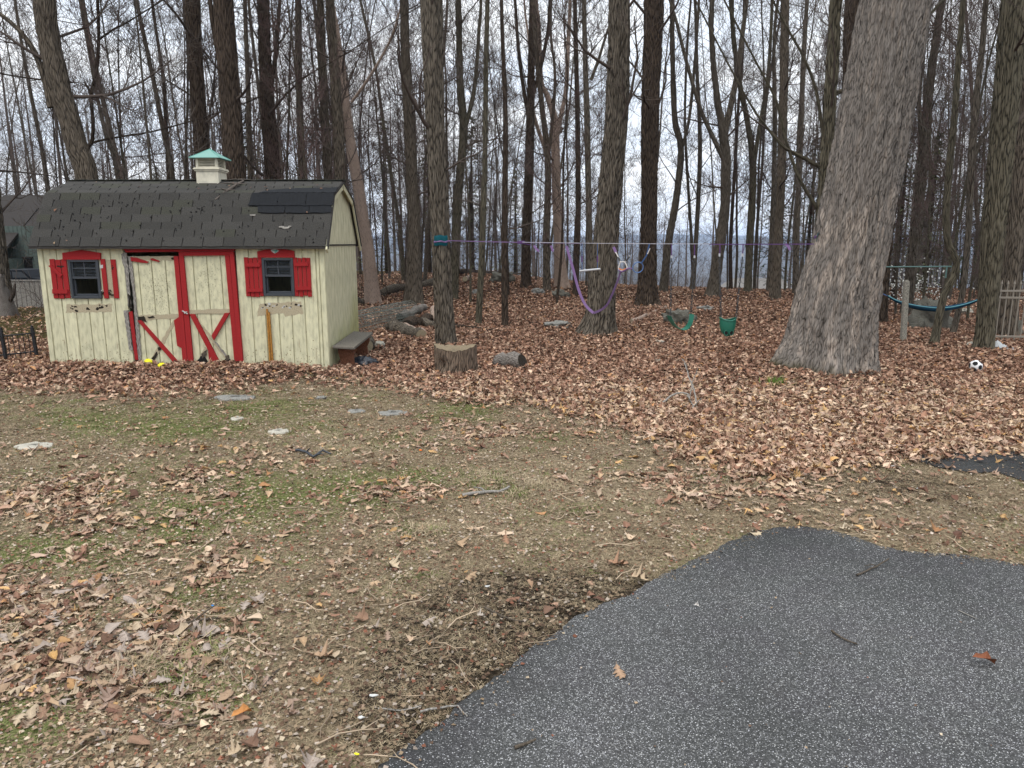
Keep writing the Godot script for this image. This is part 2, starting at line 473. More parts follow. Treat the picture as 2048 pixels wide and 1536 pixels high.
func build_ground() -> void:
	for q in [[740, 1560], [800, 1502], [872, 1458], [940, 1398], [1003, 1350], [1062, 1296], [1112, 1268], [1150, 1236], [1200, 1212], [1255, 1194], [1296, 1168], [1350, 1140], [1430, 1103], [1452, 1088], [1500, 1070], [1545, 1058], [1600, 1055], [1660, 1062], [1712, 1076], [1760, 1095], [1830, 1106], [1900, 1108], [1960, 1118], [2048, 1132], [2300, 1170]]:
		var p := on_ground(q[0], q[1])
		drive.append(Vector2(p.x, p.z))
	for q in [[7.0, -3.4], [9.0, 3.0], [8.0, 9.0], [-4.0, 9.0], [-3.5, 2.0], [-1.6, -0.9], [-1.0, -1.7]]:
		drive.append(Vector2(q[0], q[1]))
	for q in [[1830, 914], [1880, 908], [1960, 907], [2060, 903], [2300, 905], [2300, 985], [2090, 975], [2040, 962], [1995, 947], [1940, 948], [1870, 936], [1838, 924]]:
		var p := on_ground(q[0], q[1])
		drive_far.append(Vector2(p.x, p.z))
	# one sheet in rings round the camera, fine in front of it
	var angles := PackedFloat32Array()
	for i in 281:
		angles.append(deg_to_rad(-46.0 + 92.0 * i / 280.0))
	for i in range(1, 49):
		angles.append(deg_to_rad(46.0 + 268.0 * i / 48.0))
	var p := PackedVector3Array()
	var t := PackedVector2Array()
	var c := PackedColorArray()
	var r := 0.4
	while r < 1700.0:
		for a in angles:
			var x := sin(a) * r
			var z := -cos(a) * r
			var q := Vector3(x, ground(x, z), z)
			p.append(q)
			t.append(Vector2(x, z))
			c.append(ground_colour(q))
		r *= 1.022 if r < 60.0 else 1.12
	var s := Shape.new()
	s.grid(p, angles.size(), t, c, false, false)
	var o := part("ground", s, mats.ground, self)
	o.set_meta("kind", "structure")
	# driveway: sheets of asphalt with ragged edges, worn in patches
	pavement("driveway", drive, 0.009)
	pavement("driveway_remnant", drive_far, 0.013)
	# blue hills far across the valley
	p = PackedVector3Array()
	t = PackedVector2Array()
	for i in 5:
		var rr: float = [1600.0, 2600.0, 3400.0, 4300.0, 5200.0][i]
		for j in 181:
			var a := deg_to_rad(-60.0 + 120.0 * j / 180.0)
			var h: float = [-72.0, -60.0, -22.0, 20.0, 44.0][i]
			h += (broad.get_noise_2d(a * 30.0 + i * 50.0, i * 9.0) * 20.0 + fine.get_noise_2d(a * 40.0, i * 7.0) * 5.0) * (0.0 if i == 0 else 1.0)
			p.append(Vector3(sin(a) * rr, h, -cos(a) * rr))
			t.append(Vector2(j, i))
	s = Shape.new()
	s.grid(p, 181, t)
	tag(part("hills", s, mats.hills, self), "", "", "", "structure")

func pavement(called: String, outline: PackedVector2Array, up: float) -> void:
	var edge := PackedVector2Array()
	for i in outline.size():
		var a: Vector2 = outline[i]
		var b: Vector2 = outline[(i + 1) % outline.size()]
		var m := maxi(1, int(a.distance_to(b) / 0.03)) if minf(a.length(), b.length()) < 9.0 and a.y < 0.0 else 4
		for k in m:
			var q := a.lerp(b, float(k) / m)
			q += Vector2(fine.get_noise_2d(q.x * 6.0, q.y * 6.0), fine.get_noise_2d(q.x * 6.0 + 60.0, q.y * 6.0)) * 0.022 + Vector2(fine.get_noise_2d(q.x * 30.0, q.y * 30.0), fine.get_noise_2d(q.x * 30.0 + 60.0, q.y * 30.0)) * 0.014
			edge.append(q)
	var s := Shape.new()
	# top: grid cells inside, so that wear can vary over it
	var inside := PackedVector2Array()
	var box := Rect2(edge[0], Vector2.ZERO)
	for q in edge:
		box = box.expand(q)
	var all := edge.duplicate()
	var shrunk := Geometry2D.offset_polygon(edge, -0.10)
	var y := box.position.y
	while y < box.end.y:
		var x := box.position.x
		while x < box.end.x:
			var q := Vector2(x, y)
			if y < 0.5 and y > -7.0 and x < 4.5:
				for poly in shrunk:
					if Geometry2D.is_point_in_polygon(q, poly):
						all.append(q + Vector2(rng.randf_range(-0.02, 0.02), rng.randf_range(-0.02, 0.02)))
			x += 0.11
		y += 0.11
	var tr := Geometry2D.triangulate_delaunay(all)
	for q in all:
		var k := wear(q)
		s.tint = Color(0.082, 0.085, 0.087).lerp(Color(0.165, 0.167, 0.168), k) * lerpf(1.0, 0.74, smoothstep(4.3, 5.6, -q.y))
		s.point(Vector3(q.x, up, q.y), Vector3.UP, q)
	for i in range(0, tr.size(), 3):
		var m: Vector2 = (all[tr[i]] + all[tr[i + 1]] + all[tr[i + 2]]) / 3.0
		if Geometry2D.is_point_in_polygon(m, edge):
			var turn: float = (all[tr[i + 1]] - all[tr[i]]).cross(all[tr[i + 2]] - all[tr[i]])
			s.ix.append_array(PackedInt32Array([tr[i], tr[i + 1], tr[i + 2]] if turn > 0.0 else [tr[i], tr[i + 2], tr[i + 1]]))
	tag(part(called, s, mats.asphalt, self), "", "", "", "structure")

func wear(q: Vector2) -> float:      # how far the asphalt is worn down to its pale stone
	var k := 0.42 + 0.5 * clampf(1.3 * broad.get_noise_2d(q.x * 3.6 + 31.0, q.y * 3.6) + 0.5 * fine.get_noise_2d(q.x * 0.8, q.y * 0.8 + 20.0), -1.0, 1.0)
	return clampf(lerpf(k, 1.0, smoothstep(-4.8, -2.4, q.y) * smoothstep(-0.9, 1.6, q.x) * 0.65), 0.0, 1.0)

func build_stone_chips() -> void:
	var s := Shape.new()
	s.smooth = false
	var top := Vector3(0.05, 0.28, 0.0)
	var ring: Array[Vector3] = [Vector3(0.5, 0, 0.1), Vector3(0.15, 0, 0.42), Vector3(-0.45, 0, 0.3), Vector3(-0.5, 0, -0.2), Vector3(0.1, 0, -0.45)]
	for i in 5:
		s.tri(ring[i], top + ring[i] * 0.45, ring[(i + 1) % 5])
		s.tri(ring[(i + 1) % 5], top + ring[i] * 0.45, top + ring[(i + 1) % 5] * 0.45)
		s.tri(top + ring[i] * 0.45, top, top + ring[(i + 1) % 5] * 0.45)
	var xf: Array[Transform3D] = []
	var col := PackedColorArray()
	for i in 300000:
		var z := -1.7 - 4.6 * pow(rng.randf(), 1.25)
		var q := Vector2(rng.randf_range(-1.3, -z * 0.74 + 0.2), z)
		if rng.randf() > 0.12 + 0.80 * pow(wear(q), 1.5) or not paved(q):
			continue
		var y := (0.0095 if q.y > -6.0 else 0.0135) - rng.randf() * 0.001
		var w := rng.randf_range(0.0024, 0.0066)
		xf.append(Transform3D(Basis(Vector3.UP, rng.randf() * TAU).scaled(Vector3(w, w * rng.randf_range(0.3, 0.8), w * rng.randf_range(0.6, 1.0))), Vector3(q.x, y, q.y)))
		var g := rng.randf_range(0.10, 0.46)
		col.append(Color(g, g * 0.99, g * rng.randf_range(0.92, 1.03)))
	tag(copies("stone_chips", s.mesh(), mats.coloured, xf, col, self), "pale stone chips showing through the worn asphalt of the driveway", "gravel")

# ---------------------------------------------------------------- fallen leaves, grass, crumbs
func leaf_mesh(kind: int, seed_: int, rows := 0) -> ArrayMesh:
	var r := RandomNumberGenerator.new()
	r.seed = seed_
	var t: Array = [[0.0, 0.1, 0.13, 0.24, 0.3, 0.42, 0.48, 0.6, 0.66, 0.8, 0.86, 1.0], [0.0, 0.14, 0.3, 0.5, 0.7, 0.88, 1.0], [0.0, 0.15, 0.2, 0.34, 0.44, 0.52, 0.62, 0.74, 1.0], [0.0, 0.3, 0.6, 1.0]][kind]
	var w: Array = [[0.008, 0.008, 0.05, 0.20, 0.08, 0.30, 0.10, 0.31, 0.09, 0.2, 0.07, 0.0], [0.01, 0.16, 0.25, 0.27, 0.21, 0.1, 0.0], [0.008, 0.01, 0.30, 0.22, 0.46, 0.18, 0.30, 0.08, 0.0], [0.05, 0.30, 0.24, 0.0]][kind]
	var s := Shape.new()
	s.smooth = false
	var k := r.randf_range(-0.8, 2.4)
	var b := r.randf_range(-0.35, 0.5)
	var tw := r.randf_range(-0.9, 0.9)
	var side := r.randf_range(-0.12, 0.12)
	var last: Array[Vector3] = []
	for i in t.size():
		var z: float = t[i]
		var mid := Vector3(side * sin(z * 3.0), b * sin(z * PI) * 0.5, z - 0.5)
		var row: Array[Vector3] = []
		for e in [-1.0, 0.0, 1.0]:
			var ww: float = w[i] * r.randf_range(0.6, 1.25)
			var tip: float = 0.07 if ww > 0.15 else 0.0
			row.append(mid + (Vector3(e * ww, k * ww * ww * 2.2 + tw * e * ww * (z - 0.4) + r.randf_range(-0.02, 0.02), tip) if e != 0.0 else Vector3.ZERO))
		if i > 0:
			for e in 2:
				var first := s.c.size()
				s.quad(last[e], last[e + 1], row[e + 1], row[e])
				var rib := grey(1.0)
				var rim := grey(r.randf_range(0.62, 0.88))
				s.c[first] = rim if e == 0 else rib
				s.c[first + 1] = rib if e == 0 else rim
				s.c[first + 2] = s.c[first + 1]
				s.c[first + 3] = s.c[first]
		last = row
	return s.mesh()

func leaf_colour(wood: float) -> Color:
	var q := rng.randf()
	var c: Color
	if rng.randf() < wood:
		c = Color(0.235, 0.128, 0.083) if q < 0.36 else Color(0.33, 0.205, 0.14) if q < 0.66 else Color(0.13, 0.068, 0.046) if q < 0.84 else Color(0.47, 0.325, 0.225) if q < 0.97 else Color(0.36, 0.19, 0.09)
	else:
		c = Color(0.38, 0.265, 0.165) if q < 0.3 else Color(0.48, 0.36, 0.25) if q < 0.55 else Color(0.35, 0.245, 0.18) if q < 0.78 else Color(0.26, 0.165, 0.11) if q < 0.93 else Color(0.44, 0.27, 0.12)
	return c * rng.randf_range(0.78, 1.5)

func lie(p: Vector3, size_: float, tilt: float, lift: float) -> Transform3D:
	var b := Basis(Vector3.UP, rng.randf() * TAU)
	b = Basis(Vector3(rng.randfn(), 0.0, rng.randfn()).normalized(), rng.randfn() * tilt) * b
	if rng.randf() < 0.4:
		b = b * Basis(Vector3.BACK, PI)
	return Transform3D(b.scaled(Vector3.ONE * size_), p + Vector3(0, lift, 0))

func build_litter() -> void:
	var shapes: Array[ArrayMesh] = []
	for i in 9:
		shapes.append(leaf_mesh([0, 0, 1, 2, 0, 1, 2, 0, 1][i], 50 + i))
	var far: Array[ArrayMesh] = []
	for i in 3:
		far.append(leaf_mesh(3, 80 + i))
	var xf: Array = []
	var col: Array = []
	for i in 12:
		var a: Array[Transform3D] = []
		xf.append(a)
		col.append(PackedColorArray())
	# the woods floor
	for i in 330000:
		var d := 5.4 + 42.0 * pow(rng.randf(), 1.75)
		var p := Vector3(rng.randf_range(-1.0, 1.0) * (d * 0.74 + 1.0), 0, -d)
		if p.z < -10.5 and p.z > -12.6 and p.x > -6.6 and p.x < -2.65:
			continue
		p.y = ground(p.x, p.z)
		var s := seen(p)
		var w := woods(p, s)
		if rng.randf() > pow(w, 2.2) * (1.0 - 0.55 * blob(s, SOIL)):
			continue
		if p.x < -7.2 and p.z < -13.5 and rng.randf() < 0.8:
			continue
		var k := rng.randi() % 9 if d < 19.0 else 9 + rng.randi() % 3
		xf[k].append(lie(p, rng.randf_range(0.05, 0.105), 0.6, rng.randf_range(0.0, 0.06)))
		col[k].append(leaf_colour(lerpf(0.5, 1.0, smoothstep(8.0, 10.5, d)) if p.x > -2.5 else 0.85) * 1.07)
	# leaves strewn over the lawn
	var near: Array = []
	for i in 110000:
		var d := rng.randf_range(1.9, 9.6)
		var p := Vector3(rng.randf_range(-1.0, 1.0) * (d * 0.74 + 0.4), 0, -d)
		p.y = ground(p.x, p.z)
		var s := seen(p)
		if s.y > 1620.0 or paved(Vector2(p.x, p.z)):
			continue
		var many := clampf(blob(s, LITTER) * 0.90 + 0.04, 0.0, 0.9) * (0.55 + 0.9 * fine.get_noise_2d(p.x * 1.6, p.z * 1.6 + 9.0))
		if rng.randf() > many * (1.0 - 0.7 * clampf(blob(s, SOIL), 0.0, 1.0)) * minf(1.0, d / 5.0):
			continue
		near.append([p, rng.randf_range(0.045, 0.115) if rng.randf() < 0.55 else rng.randf_range(0.022, 0.055)])
	near.sort_custom(func(a, b): return a[1] / absf(a[0].z) > b[1] / absf(b[0].z))
	var root := Node3D.new()
	root.name = "leaf_litter"
	add_child(root)
	tag(root, "brown fallen oak and maple leaves strewn over the lawn and the woods floor", "leaves", "", "stuff")
	for i in near.size():
		var t := lie(near[i][0], near[i][1], 0.2, rng.randf_range(0.012, 0.03))
		if i < 290:
			var o := put("leaf", shapes[rng.randi() % 9], mats["leaf%d" % [0, 1, 3, 3, 2, 5, 7, 7, 1, 4, 6, 0, 5, 3, 2, 7, 1, 0, 4, 3, 5][rng.randi() % 21]], root)
			o.transform = t
		else:
			var k := rng.randi() % 9
			xf[k].append(t)
			col[k].append(leaf_colour(0.4) * 0.92)
	for k in 12:
		copies("leaves", shapes[k] if k < 9 else far[k - 9], mats.tinted, xf[k], col[k], root)
	# crumbs of leaf and bark between the grass, and thin twigs
	var bit := Shape.new()
	bit.smooth = false
	bit.tri(Vector3(-0.5, 0, -0.3), Vector3(0.4, 0.1, -0.5), Vector3(0.5, -0.05, 0.3))
	bit.tri(Vector3(-0.5, 0, -0.3), Vector3(0.5, -0.05, 0.3), Vector3(-0.2, 0.15, 0.55))
	var bits: Array[Transform3D] = []
	var bcol := PackedColorArray()
	var twig := Shape.new()
	twig.tube(PackedVector3Array([Vector3(0, 0, -0.5), Vector3(0.05, 0.03, -0.15), Vector3(-0.02, 0.02, 0.2), Vector3(0.06, 0.05, 0.5)]), PackedFloat32Array([0.016, 0.014, 0.012, 0.006]), 4)
	twig.tube(PackedVector3Array([Vector3(-0.02, 0.02, 0.2), Vector3(-0.16, 0.05, 0.42)]), PackedFloat32Array([0.012, 0.006]), 3)
	var sticks: Array[Transform3D] = []
	var scol := PackedColorArray()
	for i in 100000:
		var d := 1.9 + 8.0 * pow(rng.randf(), 1.4)
		var p := Vector3(rng.randf_range(-1.0, 1.0) * (d * 0.74 + 0.4), 0, -d)
		var pave := paved(Vector2(p.x + rng.randfn() * 0.045, p.z + rng.randfn() * 0.045))
		if pave and rng.randf() > 0.004:
			continue
		var dark := clampf(blob(seen(p), SOIL), 0.0, 1.0)
		if rng.randf() < dark * 0.3:
			continue
		p.y = ground(p.x, p.z) + 0.009
		var shred := false
		bits.append(lie(p, rng.randf_range(0.018, 0.042) if shred else rng.randf_range(0.006, 0.021) * (0.7 if pave else 1.0), 0.5, rng.randf_range(0.0, 0.016)))
		var q := rng.randf()
		bcol.append(leaf_colour(0.15) if shred else (Color(0.46, 0.37, 0.26) if q < 0.10 else Color(0.30, 0.215, 0.135) if q < 0.5 else Color(0.16, 0.10, 0.065) if q < 0.82 else Color(0.24, 0.10, 0.06) if q < 0.9 else Color(0.44, 0.36, 0.29)) * rng.randf_range(0.7, 1.15) * (1.0 - 0.35 * dark))
		if rng.randf() < 0.009 and not pave:
			sticks.append(lie(p, rng.randf_range(0.08, 0.26), 0.1, 0.012))
			scol.append(Color(0.30, 0.23, 0.16) * rng.randf_range(0.4, 1.5))
	var o := copies("leaf_crumbs", bit.mesh(), mats.tinted, bits, bcol, self)
	tag(o, "crumbs of dead leaf and bark scattered on the lawn", "debris")
	o = copies("fine_twigs", twig.mesh(), mats.coloured, sticks, scol, self)
	tag(o, "thin broken twigs scattered on the lawn", "twigs")

func tuft_mesh(seed_: int, blades: int, flat: float, high: float) -> ArrayMesh:
	var r := RandomNumberGenerator.new()
	r.seed = seed_
	var s := Shape.new()
	s.smooth = false
	for i in blades:
		var a := r.randf() * TAU
		var o := Vector3(r.randf_range(-0.5, 0.5), 0, r.randf_range(-0.5, 0.5))
		var dir := Vector3(cos(a), 0, sin(a))
		var side := Vector3(-dir.z, 0, dir.x) * r.randf_range(0.016, 0.032)
		var l := r.randf_range(0.5, 1.0)
		var up := r.randf_range(0.3, 1.0) * high
		var p1 := o + dir * l * 0.4 * flat + Vector3(0, up * 0.7, 0)
		var p2 := o + dir * l * (0.4 + 0.5 * flat) + Vector3(0, up * r.randf_range(0.4, 1.15), 0) + side * r.randf_range(-4, 4)
		s.quad(o - side, o + side, p1 + side * 0.8, p1 - side * 0.8)
		s.tri(p1 - side * 0.8, p1 + side * 0.8, p2)
	return s.mesh()

func build_grass() -> void:
	var shapes: Array[ArrayMesh] = []
	for i in 4:
		shapes.append(tuft_mesh(200 + i, 15, 1.0, 0.18))
	for i in 2:
		shapes.append(tuft_mesh(210 + i, 18, 0.7, 0.55))
	var xf: Array = []
	var col: Array = []
	for i in 6:
		var a: Array[Transform3D] = []
		xf.append(a)
		col.append(PackedColorArray())
	for i in 250000:
		var d := 1.9 + 9.2 * pow(rng.randf(), 1.15)
		var p := Vector3(rng.randf_range(-1.0, 1.0) * (d * 0.74 + 0.4), 0, -d)
		if paved(Vector2(p.x + rng.randfn() * 0.028, p.z + rng.randfn() * 0.028)):
			continue
		p.y = ground(p.x, p.z)
		var s := seen(p)
		if s.y > 1620.0:
			continue
		var b := clampf(blob(s, SOIL), 0.0, 1.0)
		if rng.randf() < b * 0.87 or rng.randf() < woods(p, s) * 0.97:
			continue
		var patch := fine.get_noise_2d(p.x * 1.4 + 70.0, p.z * 1.4) + 0.6 * fine.get_noise_2d(p.x * 5.0, p.z * 5.0 + 33.0)
		var g := clampf(blob(s, GREEN) * 1.15 + patch * 0.5 - 0.05 + 0.12 * smoothstep(1200.0, 300.0, s.x), 0.0, 0.92) * (1.0 - b)
		var straw := clampf(blob(s, STRAW) + patch * 0.3, 0.0, 1.0)
		var c: Color
		if rng.randf() < g:
			c = Color(0.10, 0.128, 0.032).lerp(Color(0.21, 0.21, 0.085), rng.randf())
		else:
			c = Color(0.145, 0.10, 0.062).lerp(Color(0.50, 0.40, 0.265), clampf(rng.randf() * 0.75 + straw * 0.4, 0.0, 1.0))
			c = c.lerp(Color(0.17, 0.14, 0.07), rng.randf() * 0.4)
		var tall := straw > 0.55 and rng.randf() < 0.35
		var k := 4 + rng.randi() % 2 if tall else rng.randi() % 4
		var size_ := rng.randf_range(0.06, 0.11) * (1.0 - 0.35 * b)
		xf[k].append(Transform3D(Basis(Vector3.UP, rng.randf() * TAU).scaled(Vector3(size_, size_ * rng.randf_range(0.5, 1.2), size_)), p + Vector3(0, -0.002, 0)))
		col[k].append(c * rng.randf_range(0.7, 1.2))
	var root := Node3D.new()
	root.name = "lawn_grass"
	add_child(root)
	tag(root, "patchy straw-coloured and green winter grass of the lawn", "grass", "", "stuff")
	for k in 6:
		copies("grass", shapes[k], mats.coloured, xf[k], col[k], root)

# ---------------------------------------------------------------- trees
func resampled(p: PackedVector3Array, r: PackedFloat32Array, step: float) -> Array:
	var q := PackedVector3Array()
	var w := PackedFloat32Array()
	for i in p.size() - 1:
		var a := p[maxi(i - 1, 0)]
		var e := p[mini(i + 2, p.size() - 1)]
		var m := maxi(1, int(ceil(p[i].distance_to(p[i + 1]) / step)))
		for k in m:
			var t := float(k) / m
			q.append(p[i].cubic_interpolate(p[i + 1], a, e, t))
			w.append(lerpf(r[i], r[i + 1], t))
	q.append(p[p.size() - 1])
	w.append(r[r.size() - 1])
	return [q, w]

# trunk skin: rings along the path, swollen at the root, furrowed
func trunk_skin(p: PackedVector3Array, r: PackedFloat32Array, sides: int, step: float, deep: float, flare: float, lobes: int, tall_tile: float, blotch := 0.0, moss := 0.0) -> Shape:
	var a := resampled(p, r, step)
	var q: PackedVector3Array = a[0]
	var w: PackedFloat32Array = a[1]
	var pts := PackedVector3Array()
	var t := PackedVector2Array()
	var c := PackedColorArray()
	var around := maxf(1.0, roundf(TAU * r[0] / 0.5))
	var run := 0.0
	var ph := rng.randf() * TAU
	var base := q[0].y
	for i in q.size():
		if i > 0:
			run += q[i].distance_to(q[i - 1])
		var up := (q[mini(i + 1, q.size() - 1)] - q[maxi(i - 1, 0)]).normalized()
		var u := (Vector3.RIGHT - up * up.x).normalized()
		var v := up.cross(u)
		var f := exp(-(q[i].y - base) / (0.12 + r[0] * 0.7))
		for j in sides + 1:
			var an := TAU * (j % sides) / sides
			var rr := w[i] * (1.0 + flare * f * (0.75 + 0.55 * cos(lobes * an + ph) + 0.3 * cos((lobes + 2) * an + ph * 2.0)))
			var o := u * cos(an) + v * sin(an)
			if deep > 0.0:
				var e := fine.get_noise_3d(cos(an) * r[0] * 27.0 + ph * 40.0, run * 2.6, sin(an) * r[0] * 27.0)
				rr += deep * (1.0 - 3.0 * absf(e)) * (1.0 + f) + deep * 1.2 * broad.get_noise_3d(o.x * 30.0, run * 9.0, o.z * 30.0)
			pts.append(q[i] + o * rr)
			t.append(Vector2(around * j / sides, run / tall_tile))
			var tone := 1.0 + 0.18 * broad.get_noise_3d(o.x * 14.0 + ph * 9.0, run * 7.0, o.z * 14.0)
			tone *= 0.47
			var k := Color(tone, tone, tone)
			if blotch > 0.0:
				var e := fine.get_noise_3d(o.x * 3.4 + 9.0, run * 1.4, o.z * 3.4) + 0.5 * fine.get_noise_3d(o.x * 9.0, run * 5.0, o.z * 9.0)
				k = k.lerp(Color(0.92, 0.88, 0.84), blotch * smoothstep(0.05, 0.40, e) * smoothstep(2.9, 1.6, q[i].y)).lerp(Color(0.68, 0.64, 0.60), blotch * 0.7 * smoothstep(0.15, 0.4, fine.get_noise_3d(o.x * 12.0, run * 2.0, o.z * 12.0)))
			if moss > 0.0:
				var e := q[i].y - base + 0.12 * fine.get_noise_3d(o.x * 8.0, run * 5.0, o.z * 8.0)
				k = k.lerp(Color(0.16, 0.15, 0.06), moss * smoothstep(0.22, 0.02, e))
			c.append(k)
	var s := Shape.new()
	s.grid(pts, sides + 1, t, c, true)
	return s

func grow(s: Shape, p: Vector3, dir: Vector3, length: float, r: float, level: int, deepest: int, up: float, kids: Array) -> void:
	var m: int = [6, 5, 3][level]
	var pts := PackedVector3Array([p])
	var w := PackedFloat32Array([r])
	var dirs := [dir]
	for i in m:
		dir = (dir + Vector3(rng.randfn(), rng.randfn(), rng.randfn()) * [0.15, 0.17, 0.16][level] + Vector3(0, up, 0)).normalized()
		pts.append(pts[i] + dir * length / m)
		w.append(lerpf(r, maxf(r * 0.25, 0.0030), float(i + 1) / m))
		dirs.append(dir)
	s.tube(pts, w, 5 if r > 0.03 else 4 if r > 0.013 else 3)
	if level >= deepest:
		return
	for k in kids[level]:
		var f := rng.randf_range(0.22, 1.0) * m
		var i := mini(int(f), m - 1)
		var q := pts[i].lerp(pts[i + 1], f - i)
		var d: Vector3 = dirs[i + 1]
		var side := d.cross(Vector3(rng.randfn(), rng.randfn() + 0.4, rng.randfn())).normalized()
		var nd := d.rotated(side, rng.randf_range(0.45, 1.05))
		grow(s, q, nd, length * rng.randf_range(0.3, 0.6) * (1.15 - 0.4 * f / m), maxf(w[i] * rng.randf_range(0.4, 0.65), 0.0043), level + 1, deepest, up, kids)

func crown(p: PackedVector3Array, r: PackedFloat32Array, limbs: int, from: float, seed_: int, reach: float, kids := [6, 5], up := 0.07) -> Shape:
	rng.seed = seed_
	var s := Shape.new()
	var a := resampled(p, r, 0.25)
	var q: PackedVector3Array = a[0]
	var w: PackedFloat32Array = a[1]
	var first := 0
	while first < q.size() - 2 and q[first].y - q[0].y < from:
		first += 1
	for i in limbs:
		var k := clampi(first + int((q.size() - first) * (i + rng.randf()) / limbs), first, q.size() - 2)
		var an := i * 2.4 + rng.randf_range(-0.6, 0.6)
		var e := rng.randf_range(0.1, 0.95)
		var d := Vector3(cos(an) * cos(e), sin(e), sin(an) * cos(e))
		var len_ := reach * rng.randf_range(0.45, 1.1)
		grow(s, q[k], d, len_, clampf(w[k] * rng.randf_range(0.12, 0.3), 0.008, 0.042), 0, 2, up, kids)
	# the leader fans out at the very top
	for i in 4:
		grow(s, q[q.size() - 1], Vector3(rng.randfn() * 0.4, 1, rng.randfn() * 0.4).normalized(), reach * 0.9, w[w.size() - 1] * 0.8, 0, 2, up, kids)
	return s

func depth_of(p: Vector3) -> float:
	return -p.z * cos(PITCH) + (EYE - p.y) * sin(PITCH)

# a tree from where its trunk is seen: places base first, each [x, y, width]; d is how far off it stands (0: where its base meets the ground)
func tree(called: String, label: String, bark: String, d: float, seen_: Array, o := {}) -> Node3D:
	var sd: int = 1000 + get_child_count() * 17
	rng.seed = sd
	var base: Vector3
	if d == 0.0:
		base = on_ground(seen_[0][0], seen_[0][1])
		d = -base.z
	else:
		base = at(seen_[0][0], seen_[0][1], d)
		base.y = ground(base.x, -d)
	var pts := PackedVector3Array([Vector3(0, -0.15, 0)])
	var w := PackedFloat32Array([size_at(seen_[0][2] / 2.0, depth_of(base))])
	for i in range(0 if o.has("deeper") else 1, seen_.size()):
		var q := at(seen_[i][0], seen_[i][1], d + o.get("lean_back", 0.0) * i)
		if q.y - base.y < 0.15:
			continue
		pts.append(q - base)
		w.append(size_at(seen_[i][2] / 2.0, depth_of(q)))
	var tall: float = o.get("tall", 15.0)
	var last := pts.size() - 1
	var dir := (pts[last] - pts[last - 1]).normalized()
	var h := pts[last].y
	while h < tall:
		dir = (dir + Vector3(rng.randfn() * 0.05, 0.25, rng.randfn() * 0.05)).normalized()
		pts.append(pts[pts.size() - 1] + dir * minf(2.2, tall - h + 0.3))
		w.append(maxf(w[w.size() - 1] * 0.82, 0.012))
		h = pts[pts.size() - 1].y + 0.05
	var root := thing(called, label, "tree", base, o.get("group", ""))
	var big := w[0] > 0.11
	var tile: float = 3.0 if bark in ["bark_grey", "bark_pale"] else 3.6
	part("trunk", trunk_skin(pts, w, o.get("sides", 44 if big else 10), o.get("step", 0.12 if big else 0.4), o.get("deep", 0.014 if big else 0.0) * 1.4, o.get("flare", 0.5 if big else 0.3), 5, tile, o.get("blotch", 0.0), o.get("moss", 0.0)), mats[bark], root)
	# side stems that fork off the trunk
	for f in o.get("forks", []):
		var fp := PackedVector3Array()
		var fw := PackedFloat32Array()
		for q in f:
			var g := at(q[0], q[1], d)
			fp.append(g - base)
			fw.append(size_at(q[2] / 2.0, depth_of(g)))
		var e := (fp[fp.size() - 1] - fp[fp.size() - 2]).normalized()
		while fp[fp.size() - 1].y < tall * 0.8:
			e = (e + Vector3(rng.randfn() * 0.1, 0.12, rng.randfn() * 0.15)).normalized()
			fp.append(fp[fp.size() - 1] + e * 1.4)
			fw.append(maxf(fw[fw.size() - 1] * 0.8, 0.01))
		part("fork", trunk_skin(fp, fw, 9, 0.3, 0.0, 0.0, 3, tile), mats[bark], root)
		part("fork_branches", crown(fp, fw, 7, 0.3, sd + 5, o.get("reach", 2.0), [6, 4]), mats[o.get("twig", "twig")], root).set_meta("kind", "stuff")
	if o.get("limbs", 16) > 0:
		part("crown", crown(pts, w, o.get("limbs", 16), o.get("from", 2.6), sd + 1, o.get("reach", 2.4), o.get("kids", [6, 5])), mats[o.get("twig", "twig")], root)
	return root

# patterns of slender trees and saplings for the woods further back
var patterns: Array = []
func make_patterns() -> void:
	for i in 9:
		var sapling := i < 4
		rng.seed = 300 + i
		var tall: float = rng.randf_range(7.0, 9.5) if sapling else rng.randf_range(13.0, 17.0)
		var r0: float = rng.randf_range(0.028, 0.045) if sapling else rng.randf_range(0.045, 0.10)
		var pts := PackedVector3Array([Vector3(0, -0.2, 0)])
		var w := PackedFloat32Array([r0])
		var dir := Vector3(rng.randfn() * 0.05, 1, rng.randfn() * 0.05).normalized()
		var m := 9
		for k in m:
			dir = (dir + Vector3(rng.randfn() * 0.05, 0.12, rng.randfn() * 0.05)).normalized()
			pts.append(pts[k] + dir * (tall + 0.2) / m)
			w.append(lerpf(r0, r0 * 0.25, float(k + 1) / m))
		var trunk := trunk_skin(pts, w, 7 if sapling else 9, 0.5, 0.0, 0.25, 4, 1.5).mesh()
		var leaves := crown(pts, w, 28 if sapling else 30, 0.9 if sapling else 2.6, 320 + i, 1.6 if sapling else 2.9, [7, 6] if sapling else [7, 5], 0.10 if sapling else 0.07).mesh()
		patterns.append([trunk, leaves])

func woods_tree(k: int, p: Vector3, turn: float, scale_: float, label: String, group: String, bark: String, twig: String) -> void:
	var root := thing("sapling" if k < 4 else "slender_tree", label, "tree", p, group)
	root.rotation.y = turn
	root.scale = Vector3.ONE * scale_
	put("trunk", patterns[k][0], mats[bark], root)
	put("crown", patterns[k][1], mats[twig], root)

